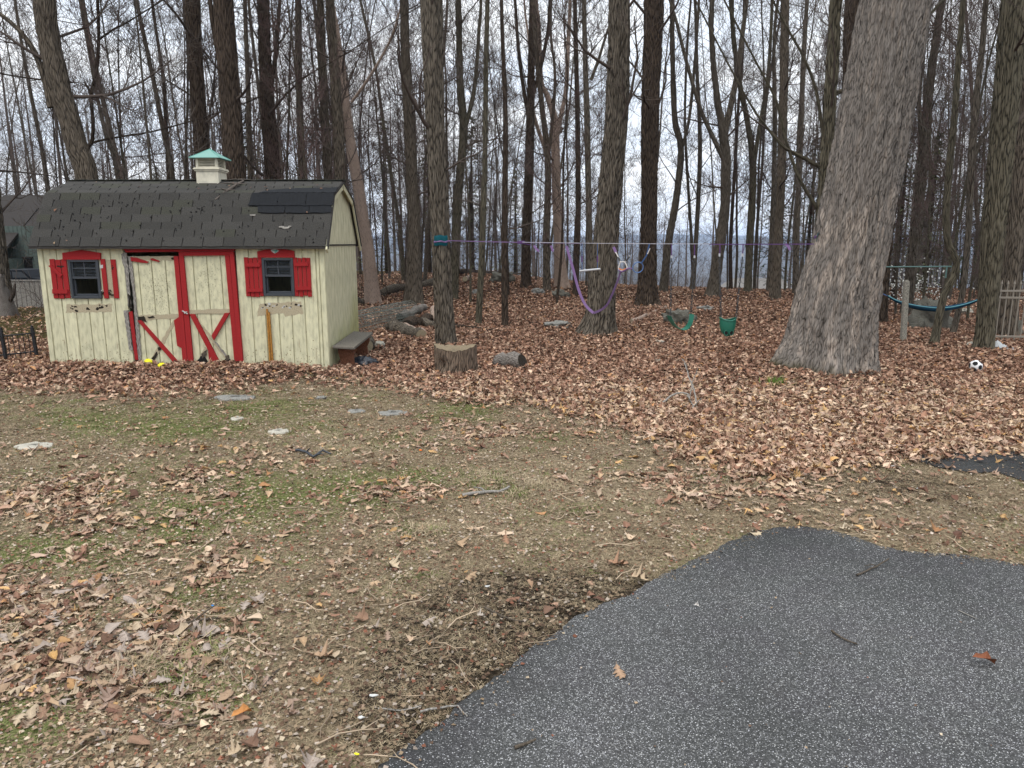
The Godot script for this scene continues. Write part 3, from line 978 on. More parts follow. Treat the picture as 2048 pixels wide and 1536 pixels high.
func conifer_mesh(seed_: int, tall: float, wide: float, bare: float) -> Array:
	rng.seed = seed_
	var t := Shape.new()
	t.tint = grey(0.47)
	t.tube(PackedVector3Array([Vector3(0, -0.3, 0), Vector3(0.03, tall * 0.5, 0), Vector3(0, tall, 0.05)]), PackedFloat32Array([0.16, 0.1, 0.012]), 8)
	var s := Shape.new()
	s.smooth = false
	var h := bare
	while h < tall:
		var l := wide * (1.0 - h / tall) + 0.25
		for b in 5:
			var a := rng.randf() * TAU
			var out := Vector3(cos(a), 0, sin(a))
			var droop := rng.randf_range(0.1, 0.45)
			var len_ := l * rng.randf_range(0.6, 1.1)
			var p0 := Vector3(0, h + rng.randf_range(-0.1, 0.1), 0)
			for k in 13:
				var f := (k + rng.randf()) / 13.0
				var p := p0 + out * len_ * f + Vector3(0, -droop * len_ * f * f + 0.1 * f, 0)
				var side := Vector3(-out.z, 0, out.x) * rng.randf_range(-1, 1) * 0.35 * len_ * (1.0 - f * 0.6)
				var e := p + side + Vector3(0, rng.randf_range(-0.12, 0.06), 0) + out * 0.12
				var th := (e - p).cross(Vector3.UP).normalized() * 0.055
				if th.length() < 0.01:
					continue
				s.quad(p - th * 0.4, p + th * 0.4, e.lerp(p, 0.3) + th, e.lerp(p, 0.3) - th)
				s.tri(e.lerp(p, 0.3) + th, e.lerp(p, 0.3) - th, e)
		h += 0.24
	return [t.mesh(), s.mesh()]

# ---------------------------------------------------------------- the shed
const SHED := Vector3(-4.62, 0, -10.45)

func wall(px: float, py: float) -> Vector2:          # a place on the shed's front, in its own axes
	var p := at(px, py, 10.45) - SHED
	return Vector2(p.x, p.y)

func spot(k: int, x: float, y: float) -> Vector2:    # three close-ups that were measured
	match k:
		1: return wall(x * 0.27344, 340.0 + y * 0.27344)
		2: return wall(380.0 + x * 0.3125, 280.0 + y * 0.3125)
	return wall(200.0 + x * 0.1888, 470.0 + y * 0.1888)

func outline(k: int, pts: Array) -> PackedVector2Array:
	var o := PackedVector2Array()
	for p in pts:
		o.append(spot(k, p[0], p[1]))
	return o

func rect(k: int, x0: float, y0: float, x1: float, y1: float) -> Rect2:   # upright rectangle; x read half way up
	var m := (y0 + y1) / 2.0
	var a := Vector2(spot(k, x0, m).x, spot(k, x0, y1).y)
	return Rect2(a, Vector2(spot(k, x1, m).x, spot(k, x0, y0).y) - a)

func slat(s: Shape, r: Rect2, z0: float, z1: float, bevel := 0.003) -> void:
	s.box(Vector3(r.get_center().x, r.get_center().y, (z0 + z1) / 2.0), Vector3(r.size.x, r.size.y, z1 - z0), Basis.IDENTITY, bevel)

func ragged(o: PackedVector2Array, amount: float) -> PackedVector2Array:
	var q := PackedVector2Array()
	for i in o.size():
		var a := o[i]
		var b := o[(i + 1) % o.size()]
		var m := maxi(1, int(a.distance_to(b) / 0.03))
		for k in m:
			q.append(a.lerp(b, float(k) / m) + Vector2(rng.randfn(), rng.randfn()) * amount)
	return q if Geometry2D.triangulate_polygon(q).size() else o

func board(x0: float, x1: float, y0: float, y1: float, openings: Array, mat: Material, parent: Node, z := 0.0) -> void:
	var s := Shape.new()
	s.tint = grey(rng.randf_range(0.9, 1.0))
	var w := (x1 - x0) - 0.014
	var cx := (x0 + x1) / 2.0
	var pieces := [Rect2(x0, y0, x1 - x0, y1 - y0)]
	for o in openings:
		var left: Array = []
		for r in pieces:
			if not r.intersects(o):
				left.append(r)
				continue
			var c: Rect2 = r.intersection(o)
			left.append(Rect2(r.position.x, r.position.y, r.size.x, c.position.y - r.position.y))
			left.append(Rect2(r.position.x, c.end.y, r.size.x, r.end.y - c.end.y))
			left.append(Rect2(r.position.x, c.position.y, c.position.x - r.position.x, c.size.y))
			left.append(Rect2(c.end.x, c.position.y, r.end.x - c.end.x, c.size.y))
		pieces = left
	for r in pieces:
		if r.size.x < 0.004 or r.size.y < 0.004:
			continue
		s.box(Vector3(r.get_center().x, r.get_center().y, z - 0.022), Vector3(r.size.x, r.size.y, 0.012))
		var f: Rect2 = r.intersection(Rect2(cx - w / 2.0, y0, w, y1 - y0))
		if f.size.x > 0.004:
			slat(s, f, z - 0.0161, z, 0.003)
	part("siding_board", s, mat, parent)

func build_window(k: int, x0: float, y0: float, x1: float, y1: float, midx: float, bar_y: float, mid_y: float, shed: Node) -> Rect2:
	var r := rect(k, x0, y0, x1, y1)
	var w := Node3D.new()
	w.name = "window"
	shed.add_child(w, true)
	var c := r.get_center()
	var fr := Shape.new()
	for e in [[Rect2(r.position.x, r.position.y, 0.035, r.size.y)], [Rect2(r.end.x - 0.035, r.position.y, 0.035, r.size.y)], [Rect2(r.position.x + 0.035, r.position.y, r.size.x - 0.07, 0.035)], [Rect2(r.position.x + 0.035, r.end.y - 0.03, r.size.x - 0.07, 0.03)]]:
		slat(fr, e[0], -0.05, 0.028, 0.004)
	part("frame", fr, mats.frame, w)
	var my := spot(k, midx, mid_y).y
	var by := spot(k, midx, bar_y).y
	var sash := Shape.new()
	slat(sash, Rect2(r.position.x + 0.035, my - 0.016, r.size.x - 0.07, 0.032), -0.03, 0.018)
	for e in [0.035, r.size.x - 0.055]:
		slat(sash, Rect2(r.position.x + e, my + 0.016, 0.02, r.end.y - 0.03 - my - 0.016), -0.03, 0.008)
	part("sash", sash, mats.frame, w)
	var low := Shape.new()
	for e in [0.037, r.size.x - 0.06]:
		slat(low, Rect2(r.position.x + e, r.position.y + 0.035, 0.023, my - r.position.y - 0.051), -0.045, -0.012)
	slat(low, Rect2(r.position.x + 0.06, r.position.y + 0.035, r.size.x - 0.12, 0.03), -0.045, -0.012)
	part("lower_sash", low, mats.frame, w)
	var bars := Shape.new()
	slat(bars, Rect2(c.x - 0.009, my + 0.016, 0.018, r.end.y - 0.03 - my - 0.016), -0.012, 0.004)
	slat(bars, Rect2(r.position.x + 0.055, by - 0.009, r.size.x - 0.11, 0.018), -0.0125, 0.0035)
	part("muntins", bars, mats.frame, w)
	for ix in 2:
		for iy in 2:
			var g := Shape.new()
			var gx := r.position.x + 0.055 if ix == 0 else c.x
			var gy := my if iy == 0 else by
			var ge := r.size.x / 2.0 - 0.055
			slat(g, Rect2(gx, gy, ge, (by - my) if iy == 0 else (r.end.y - 0.03 - by)), -0.0075, -0.0045, 0.0)
			part("pane", g, mats.glass, w)
	var bl := Shape.new()
	for i in 4:
		slat(bl, Rect2(r.position.x + 0.06, my + 0.03 + i * (r.end.y - my) / 5.0, r.size.x - 0.12, 0.018), -0.085, -0.08, 0.0)
	part("blind", bl, mats.blind, w)
	return r

func shutter(k: int, boards: Array, y0: float, y1: float, battens: Array, shed: Node) -> void:
	var o := Node3D.new()
	o.name = "shutter"
	shed.add_child(o, true)
	for b in boards:
		var s := Shape.new()
		var r := rect(k, b[0], y0 + rng.randf_range(-4, 4), b[1], y1 + rng.randf_range(-4, 4))
		slat(s, r, 0.002, 0.021, 0.004)
		part("board", s, mats.red, o)
	for b in battens:
		var s := Shape.new()
		s.slab(outline(k, b), 0.0215, 0.040)
		part("batten", s, mats.red, o)

func roof_plane(shed: Node, low: Vector2, high: Vector2, x0: float, x1: float, courses: int, called: String, patch := Rect2(), gone := 0.0) -> void:
	# low and high are (z, y) of the lower and upper edge
	var up := Vector3(0, high.y - low.y, high.x - low.x)
	var length := up.length()
	up /= length
	var out := Vector3.RIGHT.cross(up).normalized()
	if out.y < 0.0:
		out = -out
	var turn := Basis(Vector3.RIGHT, up, Vector3.RIGHT.cross(up))
	var mid := Vector3((x0 + x1) / 2.0, (low.y + high.y) / 2.0, (low.x + high.x) / 2.0)
	var deck := Shape.new()
	deck.box(mid - out * 0.018, Vector3(x1 - x0, length, 0.03), turn)
	var roof := part(called, deck, mats.drip, shed)
	if courses == 0:
		return
	var tab := length / courses
	var step := 0.283
	var variants: Array[ArrayMesh] = []
	for i in 5:
		var s := Shape.new()
		var h := tab + 0.022
		var o := PackedVector2Array()
		o.append(Vector2(-step / 2 + 0.007, -h / 2 + rng.randf_range(-0.006, 0.006)))
		o.append(Vector2(rng.randf_range(-0.05, 0.05), -h / 2 + rng.randf_range(-0.005, 0.003)))
		o.append(Vector2(step / 2 - 0.007, -h / 2 + rng.randf_range(-0.006, 0.006)))
		o.append(Vector2(step / 2 - 0.007, h / 2))
		o.append(Vector2(-step / 2 + 0.007, h / 2))
		s.slab(o, 0.0, 0.010)
		variants.append(s.mesh())
	var tilt := Basis(Vector3.RIGHT, 0.10)
	for r in courses:
		var x: float = x0 - step * [0.5, 0.0, 0.72, 0.28, 0.9, 0.4, 0.15][r % 7]
		while x < x1 - 0.02:
			var c: float = x + step / 2.0
			var half := step
			var m: Mesh = variants[rng.randi() % 5]
			if x < x0 or x + step > x1:
				var a := maxf(x, x0)
				var b := minf(x + step, x1)
				c = (a + b) / 2.0
				half = b - a
				var s := Shape.new()
				s.box(Vector3(0, 0, 0.0035), Vector3(half - 0.014, tab + 0.022, 0.010))
				m = s.mesh()
			var p := low_point(low, up, c, tab * (r + 0.5)) + out * 0.002
			if not patch.has_point(Vector2(c, tab * (r + 0.5))) and half > 0.03:
				var o := put("shingle", m, mats["shingle%d" % [0, 1, 2, 0, 1, 2, 3, 1][rng.randi() % 8]], roof, p)
				o.basis = turn * Basis(Vector3.BACK, rng.randf_range(-0.008, 0.008)) * tilt
				if out.z > 0.0 and turn.z.dot(out) < 0.0:
					o.basis = turn * Basis(Vector3.UP, PI) * tilt
			x += step

func low_point(low: Vector2, up: Vector3, x: float, run: float) -> Vector3:
	return Vector3(x, low.y, low.x) + up * run

func build_shed() -> void:
	rng.seed = 77
	var shed := thing("garden_shed", "cream barn-roofed garden shed with red trimmed broken double doors and two windows", "shed", SHED)
	var win_l := build_window(1, 515, 657, 737, 940, 615, 720, 788, shed)
	var win_r := build_window(2, 468, 757, 668, 998, 562, 814, 868, shed)
	var grown := [win_l.grow(-0.012), win_r.grow(-0.012)]
	# front siding, board by board, round the windows and the doors
	var front := part("front_wall", Shape.new().box(Vector3(0.0, 1.755, -0.06), Vector3(3.98, 0.05, 0.06)), mats.siding, shed)
	var d0 := -0.80
	var d1 := 0.758
	var x := -1.925
	board(-2.005, -1.925, 0.0, 1.765, [], mats.siding, front, 0.006)
	while x < d0 - 0.02:
		board(x, minf(x + 0.1875, d0), 0.0, 1.765, grown, mats.siding, front)
		x += 0.1875
	x = d1
	while x < 1.93:
		board(x, minf(x + 0.1865, 1.925), 0.0, 1.765, grown, mats.siding, front)
		x += 0.1865
	board(1.925, 2.005, 0.0, 1.765, [], mats.siding, front, 0.006)
	# right wall and its gable
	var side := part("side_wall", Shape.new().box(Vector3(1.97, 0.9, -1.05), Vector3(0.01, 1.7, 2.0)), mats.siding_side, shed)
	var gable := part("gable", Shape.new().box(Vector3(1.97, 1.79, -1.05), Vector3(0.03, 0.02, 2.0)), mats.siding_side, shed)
	var z := 0.0
	var profile := [[0.10, 1.76], [-0.40, 2.48], [-1.05, 2.71], [-1.70, 2.48], [-2.20, 1.76]]
	var under := func(zz: float) -> float:
		for i in 4:
			if zz <= profile[i][0] and zz >= profile[i + 1][0]:
				return lerpf(profile[i][1], profile[i + 1][1], (zz - profile[i][0]) / (profile[i + 1][0] - profile[i][0])) - 0.045
		return 1.7
	while z > -2.09:
		var z1 := maxf(z - 0.1755, -2.1)
		var s := Shape.new()
		s.smooth = false
		# the lower board in rows, so that green algae can creep up from the ground
		for r in 8:
			var ya := r * 0.219
			var yb := ya + 0.219
			for q in [[z - 0.0065, z1 + 0.0065]]:
				var tones: Array[Color] = []
				for yy in [ya, yb]:
					for zz in q:
						var a := smoothstep(0.75, 0.1, yy - 0.45 * smoothstep(-0.9, -2.0, zz) + 0.25 * fine.get_noise_2d(zz * 4.0, yy * 2.0)) * smoothstep(0.2, -0.7, zz)
						tones.append(Color.WHITE.lerp(Color(0.55, 0.56, 0.30), a * 0.8))
				var k := s.v.size()
				var corners := [Vector3(2.005, ya, q[0]), Vector3(2.005, ya, q[1]), Vector3(2.005, yb, q[0]), Vector3(2.005, yb, q[1])]
				for i in 4:
					s.tint = tones[i]
					s.point(corners[i])
				s.ix.append_array(PackedInt32Array([k, k + 2, k + 1, k + 1, k + 2, k + 3]))
		s.tint = Color.WHITE
		for zz in [z - 0.0065, z1 + 0.0065]:
			s.quad(Vector3(2.005, 0, zz), Vector3(1.985, 0, zz), Vector3(1.985, 1.752, zz), Vector3(2.005, 1.752, zz))
		s.box(Vector3(1.982, 0.878, (z + z1) / 2.0), Vector3(0.008, 1.75, z - z1))
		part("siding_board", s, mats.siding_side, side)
		s = Shape.new()
		var o := PackedVector2Array([Vector2(z - 0.003, 1.775), Vector2(z - 0.003, under.call(z - 0.003))])
		for knee in [-0.40, -1.05, -1.70]:
			if knee < z - 0.01 and knee > z1 + 0.01:
				o.append(Vector2(knee, under.call(knee)))
		o.append(Vector2(z1 + 0.003, under.call(z1 + 0.003)))
		o.append(Vector2(z1 + 0.003, 1.775))
		# outline is (z, y): turn it so that its x runs along z
		s.slab(o, 1.990, 2.012, Transform3D(Basis(Vector3(0, 0, 1), Vector3(0, 1, 0), Vector3(1, 0, 0)), Vector3.ZERO))
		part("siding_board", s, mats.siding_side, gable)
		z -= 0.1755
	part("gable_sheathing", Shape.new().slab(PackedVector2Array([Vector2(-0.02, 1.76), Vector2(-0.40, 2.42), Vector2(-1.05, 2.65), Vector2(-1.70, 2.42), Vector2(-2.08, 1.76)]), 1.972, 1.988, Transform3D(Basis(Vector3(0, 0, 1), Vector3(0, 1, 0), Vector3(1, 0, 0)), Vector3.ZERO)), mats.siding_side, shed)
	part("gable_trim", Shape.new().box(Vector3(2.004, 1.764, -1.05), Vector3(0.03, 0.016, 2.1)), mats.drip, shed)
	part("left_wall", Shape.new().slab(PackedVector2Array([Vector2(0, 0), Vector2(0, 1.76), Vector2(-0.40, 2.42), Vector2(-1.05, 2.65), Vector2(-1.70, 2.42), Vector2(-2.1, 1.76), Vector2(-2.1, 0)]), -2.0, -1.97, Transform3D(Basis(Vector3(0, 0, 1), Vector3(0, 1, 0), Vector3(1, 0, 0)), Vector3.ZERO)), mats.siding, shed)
	part("back_wall", Shape.new().box(Vector3(0, 0.88, -2.085), Vector3(3.93, 1.76, 0.03)), mats.siding, shed)
	part("floor", Shape.new().box(Vector3(0, 0.06, -1.05), Vector3(3.9, 0.04, 2.0)), mats.dark_wood, shed)
	# roof of four planes; the two in front are shingled tab by tab
	roof_plane(shed, Vector2(0.105, 1.755), Vector2(-0.40, 2.48), -2.05, 2.09, 7, "lower_roof", Rect2(1.02, 0.56, 0.99, 0.24))
	roof_plane(shed, Vector2(-0.395, 2.482), Vector2(-1.05, 2.712), -2.05, 2.09, 6, "upper_roof")
	roof_plane(shed, Vector2(-1.705, 2.482), Vector2(-1.05, 2.712), -2.05, 2.09, 0, "upper_roof")
	roof_plane(shed, Vector2(-2.205, 1.755), Vector2(-1.70, 2.48), -2.05, 2.09, 0, "lower_roof")
	var caps := Shape.new()
	for i in 15:
		caps.box(Vector3(-1.9 + i * 0.276, 2.722 + rng.randf_range(-0.002, 0.003), -1.05 + 0.0), Vector3(0.272, 0.012, 0.16), Basis(Vector3.BACK, 0.03))
	part("ridge_caps", caps, mats.shingle3, shed)
	# rakes: cream boards with a dark edge along the gable's overhang
	for i in 4:
		var a := Vector3(2.066, profile[i][1] - 0.07, profile[i][0])
		var b := Vector3(2.066, profile[i + 1][1] - 0.07, profile[i + 1][0])
		var dir := (b - a).normalized()
		part("rake_board", Shape.new().box((a + b) / 2.0, Vector3(0.022, (b - a).length() + 0.02, 0.085), Basis(Vector3.RIGHT, dir, Vector3.RIGHT.cross(dir))), mats.siding_side, shed)
		part("soffit", Shape.new().box((a + b) / 2.0 + Vector3(-0.035, 0.026, 0), Vector3(0.06, (b - a).length() - 0.03, 0.012), Basis(Vector3.RIGHT, dir, Vector3.RIGHT.cross(dir))), mats.siding_side, shed)
	part("drip_edge", Shape.new().box(Vector3(0.02, 1.728, 0.098), Vector3(4.14, 0.03, 0.014)), mats.drip, shed)
	part("eave_board", Shape.new().box(Vector3(0.0, 1.742, 0.045), Vector3(4.0, 0.012, 0.09)), mats.siding, shed)
	# tar paper patch towards the right end of the roof
	var up := Vector3(0, 0.725, -0.505).normalized()
	var face := Vector3.RIGHT.cross(up)
	var frame := Transform3D(Basis(Vector3.RIGHT, up, face), Vector3(0, 1.755, 0.105))
	var sheet := func(pts: Array, lift: float) -> void:
		part("tar_sheet", Shape.new().slab(ragged(PackedVector2Array(pts), 0.004), lift + 0.001, lift + 0.007, frame), mats.tar, shed)
	sheet.call([Vector2(1.05, 0.545), Vector2(1.42, 0.54), Vector2(1.42, 0.69), Vector2(1.02, 0.69)], 0.013)
	sheet.call([Vector2(1.424, 0.54), Vector2(1.76, 0.54), Vector2(1.76, 0.69), Vector2(1.424, 0.69)], 0.0135)
	sheet.call([Vector2(1.764, 0.545), Vector2(2.07, 0.55), Vector2(2.075, 0.69), Vector2(1.764, 0.69)], 0.013)
	sheet.call([Vector2(0.90, 0.66), Vector2(1.30, 0.665), Vector2(1.30, 0.885), Vector2(0.92, 0.885)], 0.021)
	sheet.call([Vector2(1.304, 0.665), Vector2(1.70, 0.66), Vector2(1.70, 0.885), Vector2(1.304, 0.885)], 0.0215)
	sheet.call([Vector2(1.704, 0.66), Vector2(2.085, 0.665), Vector2(2.088, 0.885), Vector2(1.704, 0.885)], 0.021)
	var frame2 := Transform3D(Basis(Vector3.RIGHT, Vector3(0, 0.23, -0.655).normalized(), Vector3.RIGHT.cross(Vector3(0, 0.23, -0.655).normalized())), Vector3(0, 2.482, -0.395))
	part("tar_sheet", Shape.new().slab(ragged(PackedVector2Array([Vector2(1.02, -0.01), Vector2(2.088, -0.01), Vector2(2.088, 0.26), Vector2(1.5, 0.22), Vector2(1.1, 0.12)]), 0.006), 0.018, 0.024, frame2), mats.tar, shed)
	# pale flakes where shingles have broken, small holes
	var flakes := Shape.new()
	for q in [[1.42, 0.30, 0.035], [1.47, 0.285, 0.045], [1.52, 0.31, 0.025], [0.98, 0.50, 0.03]]:
		var o := PackedVector2Array()
		for i in 7:
			o.append(Vector2(q[0], q[1]) + Vector2(cos(i * TAU / 7) * q[2] * 1.5, sin(i * TAU / 7) * q[2] * 0.45) * rng.randf_range(0.6, 1.1))
		flakes.slab(o, 0.014, 0.024, frame)
	part("broken_shingle_flakes", flakes, mats.grey_wood, shed)
	var holes := Shape.new()
	for i in 120:
		var q := Vector2(rng.randf_range(-1.9, 1.95), rng.randf_range(0.05, 0.86))
		if q.x > 1.0 and q.y > 0.5:
			continue
		var rr := rng.randf_range(0.005, 0.012)
		var o := PackedVector2Array()
		for k in 6:
			o.append(q + Vector2(cos(k * TAU / 6), sin(k * TAU / 6)) * rr * rng.randf_range(0.7, 1.3))
		holes.slab(o, 0.008, 0.023, frame)
	part("dark_spots", holes, mats.hole, shed)

	# doors
	var y_low := spot(3, 650, 1362).y
	var door_l := part("door", Shape.new().box(Vector3(-0.33, 0.9, -0.085), Vector3(0.01, 1.3, 0.02)), mats.dark_wood, shed)
	tag(door_l, "left door with missing trim, rotten edge and a gap above it")
	var top_l := spot(3, 560, 226).y
	var cuts := [352.0, 432.0, 573.0, 719.0, 832.0]
	for i in 4:
		board(spot(3, cuts[i], 640).x, spot(3, cuts[i + 1], 640).x, y_low, top_l, [], mats.siding_worn, door_l, -0.006)
	var door_r := part("door", Shape.new().box(Vector3(0.33, 0.9, -0.085), Vector3(0.01, 1.3, 0.02)), mats.dark_wood, shed)
	tag(door_r, "right door with two red cross braces")
	cuts = [905.0, 1012.0, 1158.0, 1302.0, 1420.0]
	for i in 4:
		board(spot(3, cuts[i], 640).x, spot(3, cuts[i + 1], 640).x, y_low, spot(3, 1100, 190).y, [], mats.siding_worn, door_r, -0.006)
	var lift := 0.001
	for q in [
		["trim_scar", "scar", door_l, -0.003, [[345, 228], [780, 222], [780, 268], [345, 272]]],
		["trim_scar", "scar", door_l, -0.003, [[420, 850], [835, 838], [835, 880], [420, 905]]],
		["trim_scar", "scar", door_l, -0.003, [[775, 900], [805, 910], [600, 1300], [560, 1320], [545, 1300]]],
		["rotten_patch", "rot", door_l, 0.004, [[384, 862], [470, 858], [498, 925], [440, 903], [392, 905]]],
		["rotten_patch", "rot", door_l, 0.004, [[500, 868], [560, 856], [578, 874], [520, 884]]],
		["rotten_patch", "rot", door_l, 0.004, [[372, 780], [392, 785], [412, 1040], [398, 1048], [382, 930]]],
		["rotten_patch", "rot", door_l, 0.004, [[612, 1190], [650, 1175], [640, 1215], [618, 1228]]],
		["rotten_patch", "rot", door_l, 0.004, [[545, 1310], [600, 1235], [608, 1260], [575, 1325]]],
		["rotten_patch", "rot", door_l, 0.004, [[755, 238], [784, 236], [784, 266], [762, 262]]],
		["edge_board", "grey_wood", door_l, 0.008, [[297, 225], [338, 230], [392, 780], [420, 1000], [445, 1330], [408, 1330], [380, 960], [350, 600]]],
		["door_jamb", "grey_wood", shed, 0.012, [[226, 200], [258, 186], [285, 190], [300, 330], [335, 770], [308, 770], [272, 400]]],
		["rotten_patch", "rot", shed, 0.022, [[306, 620], [324, 640], [338, 770], [312, 770]]],
		["loose_plank", "grey_wood", shed, 0.022, [[258, 800], [302, 800], [352, 1212], [322, 1218]]],
		["red_trim", "red", shed, 0.016, [[312, 815], [348, 805], [412, 1320], [378, 1320]]],
		["broken_trim", "red", door_l, 0.012, [[330, 232], [392, 240], [505, 280], [522, 288], [500, 298], [440, 292], [333, 275]]],
		["broken_trim", "red", door_l, 0.012, [[535, 252], [560, 246], [634, 274], [630, 286], [548, 266]]],
		["diagonal_brace", "red", door_l, 0.018, [[403, 905], [442, 902], [855, 1365], [802, 1368]]],
		["short_brace", "red", door_l, 0.014, [[790, 902], [842, 866], [874, 1198], [824, 1172]]],
		["door_stile", "red", door_l, 0.020, [[788, 222], [836, 222], [936, 1364], [886, 1366]]],
		["door_stile", "red", door_r, 0.021, [[840, 178], [888, 178], [998, 1364], [940, 1364]]],
		["top_rail", "red", door_r, 0.019, [[889, 178], [1378, 172], [1380, 215], [892, 221]]],
		["trim_scar", "scar", door_r, -0.003, [[945, 795], [1375, 780], [1375, 830], [950, 835]]],
		["trim_scar", "scar", door_r, -0.003, [[1040, 900], [1075, 945], [1360, 1290], [1328, 1312], [1190, 1130]]],
		["trim_scar", "scar", door_r, -0.0035, [[1110, 1180], [1142, 1200], [1092, 1300], [1050, 1300]]],
		["split_wood", "grey_wood", door_r, 0.004, [[1212, 1125], [1228, 1130], [1362, 1290], [1346, 1306]]],
		["diagonal_brace", "red", door_r, 0.024, [[958, 838], [1010, 838], [1288, 1372], [1238, 1376]]],
		["diagonal_brace", "red", door_r, 0.016, [[1326, 826], [1380, 822], [1212, 1112], [1188, 1062]]],
		["short_brace", "red", door_r, 0.014, [[1150, 1190], [1196, 1190], [1214, 1380], [1165, 1384]]],
		["door_stile", "red", door_r, 0.019, [[1330, 216], [1377, 216], [1478, 1332], [1430, 1332]]],
		["rotten_hole", "hole", door_r, 0.002, [[1000, 1375], [1030, 1330], [1072, 1285], [1110, 1282], [1168, 1378]]],
		["rotten_hole", "hole", door_r, 0.002, [[1285, 1370], [1342, 1298], [1372, 1308], [1425, 1366]]],
		["rotten_patch", "dark_wood", door_r, 0.005, [[1075, 1255], [1125, 1215], [1128, 1270], [1088, 1310]]],
		["rotten_patch", "dark_wood", door_r, 0.005, [[1330, 1285], [1366, 1270], [1372, 1320], [1340, 1325]]],
		["door_casing", "red", shed, 0.026, [[1379, 172], [1422, 172], [1524, 1332], [1480, 1332]]],
		["door_header", "red", shed, 0.032, [[246, 130], [1432, 120], [1432, 168], [292, 183]]],
		["header_lip", "white", shed, 0.036, [[238, 124], [1412, 114], [1412, 121], [238, 131]]],
		["latch", "white", shed, 0.034, [[878, 800], [888, 798], [945, 828], [938, 836]]],
		["latch", "white", shed, 0.0365, [[905, 822], [930, 806], [935, 812], [912, 830]]],
	]:
		var o := outline(3, q[4])
		if q[1] in ["rot", "scar", "hole", "grey_wood", "dark_wood"]:
			o = ragged(o, 0.004)
		var zz: float = q[3] + lift * 0.3
		lift += 0.0012
		part(q[0], Shape.new().slab(o, -0.008 if zz < 0.0 else -0.001, maxf(zz, -0.0045) + lift * 0.02), mats[q[1]], q[2])
	# black mildew spots on the doors
	var spots := Shape.new()
	for i in 520:
		var q := Vector2(rng.randfn() * 0.12, rng.randfn() * 0.19)
		var c := spot(3, 600, 600) if i < 360 else spot(3, 1140, 480)
		q = q * (1.0 if i < 360 else 0.95) + c
		if (i < 360 and (q.x < spot(3, 425, 640).x or q.x > spot(3, 800, 640).x or q.y > top_l - 0.06)) or (i >= 360 and (q.x < spot(3, 935, 640).x or q.x > spot(3, 1330, 640).x)):
			continue
		var rr := rng.randf_range(0.0015, 0.0055)
		var o := PackedVector2Array()
		for k in 5:
			o.append(q + Vector2(cos(k * TAU / 5), sin(k * TAU / 5)) * rr * rng.randf_range(0.6, 1.4))
		spots.slab(o, -0.0065, -0.0052)
	part("mildew_spots", spots, mats.dark_wood, shed)

	# paint worn off along the boards, and splashed dirt near the ground
	var worn := Shape.new()
	var dirt := Shape.new()
	for i in 420:
		var low := i >= 110
		var q := Vector2(rng.randf_range(-1.9, 1.9), absf(rng.randfn()) * 0.16 + 0.1 if low else rng.randf_range(0.15, 1.7))
		if q.x > -0.86 and q.x < 0.80 or win_l.grow(0.22).has_point(q) or win_r.grow(0.22).has_point(q):
			continue
		var size_ := Vector2(rng.randf_range(0.003, 0.010), rng.randf_range(0.003, 0.012)) if low else Vector2(rng.randf_range(0.002, 0.006), rng.randf_range(0.015, 0.09))
		var o := PackedVector2Array()
		for k in 7:
			o.append(q + Vector2(cos(k * TAU / 7) * size_.x, sin(k * TAU / 7) * size_.y) * rng.randf_range(0.5, 1.3))
		(dirt if low else worn).slab(o, -0.001, 0.0009)
	part("worn_paint", worn, mats.scar, shed)
	part("dirt_splashes", dirt, mats.dirt, shed)

	# window dressings
	for q in [[1, [[465, 606], [600, 584], [742, 606], [742, 655], [468, 655]]], [2, [[434, 713], [490, 700], [552, 695], [615, 699], [669, 710], [673, 752], [437, 752]]]]:
		part("window_header", Shape.new().slab(outline(q[0], q[1]), 0.001, 0.034), mats.red, shed)
	shutter(2, [[355, 381], [384, 410], [413, 440], [443, 466]], 752, 1003, [[[356, 788], [452, 786], [454, 810], [358, 812]], [[370, 950], [468, 948], [470, 970], [372, 972]]], shed)
	shutter(2, [[668, 693], [697, 721], [724, 748], [751, 776]], 752, 999, [[[668, 784], [758, 782], [760, 806], [670, 808]], [[680, 938], [776, 934], [778, 958], [682, 962]]], shed)
	shutter(1, [[382, 419], [424, 461], [466, 505]], 652, 940, [[[365, 700], [385, 692], [468, 768], [450, 784]], [[393, 872], [505, 872], [506, 903], [395, 903]]], shed)
	shutter(1, [[752, 786], [826, 862]], 654, 940, [], shed)
	part("shutter_scar", Shape.new().slab(ragged(outline(1, [[770, 656], [812, 656], [836, 935], [790, 935]]), 0.003), -0.002, 0.0012), mats.scar, shed)
	part("flower_box_scar", Shape.new().slab(ragged(outline(1, [[485, 985], [820, 980], [820, 1038], [487, 1044]]), 0.005), -0.002, 0.0012), mats.scar, shed)
	part("flower_box_scar", Shape.new().slab(ragged(outline(2, [[442, 1045], [715, 1035], [726, 1112], [610, 1128], [596, 1110], [430, 1128]]), 0.006), -0.002, 0.0012), mats.scar, shed)
	var marks := Shape.new()
	var pale := Shape.new()
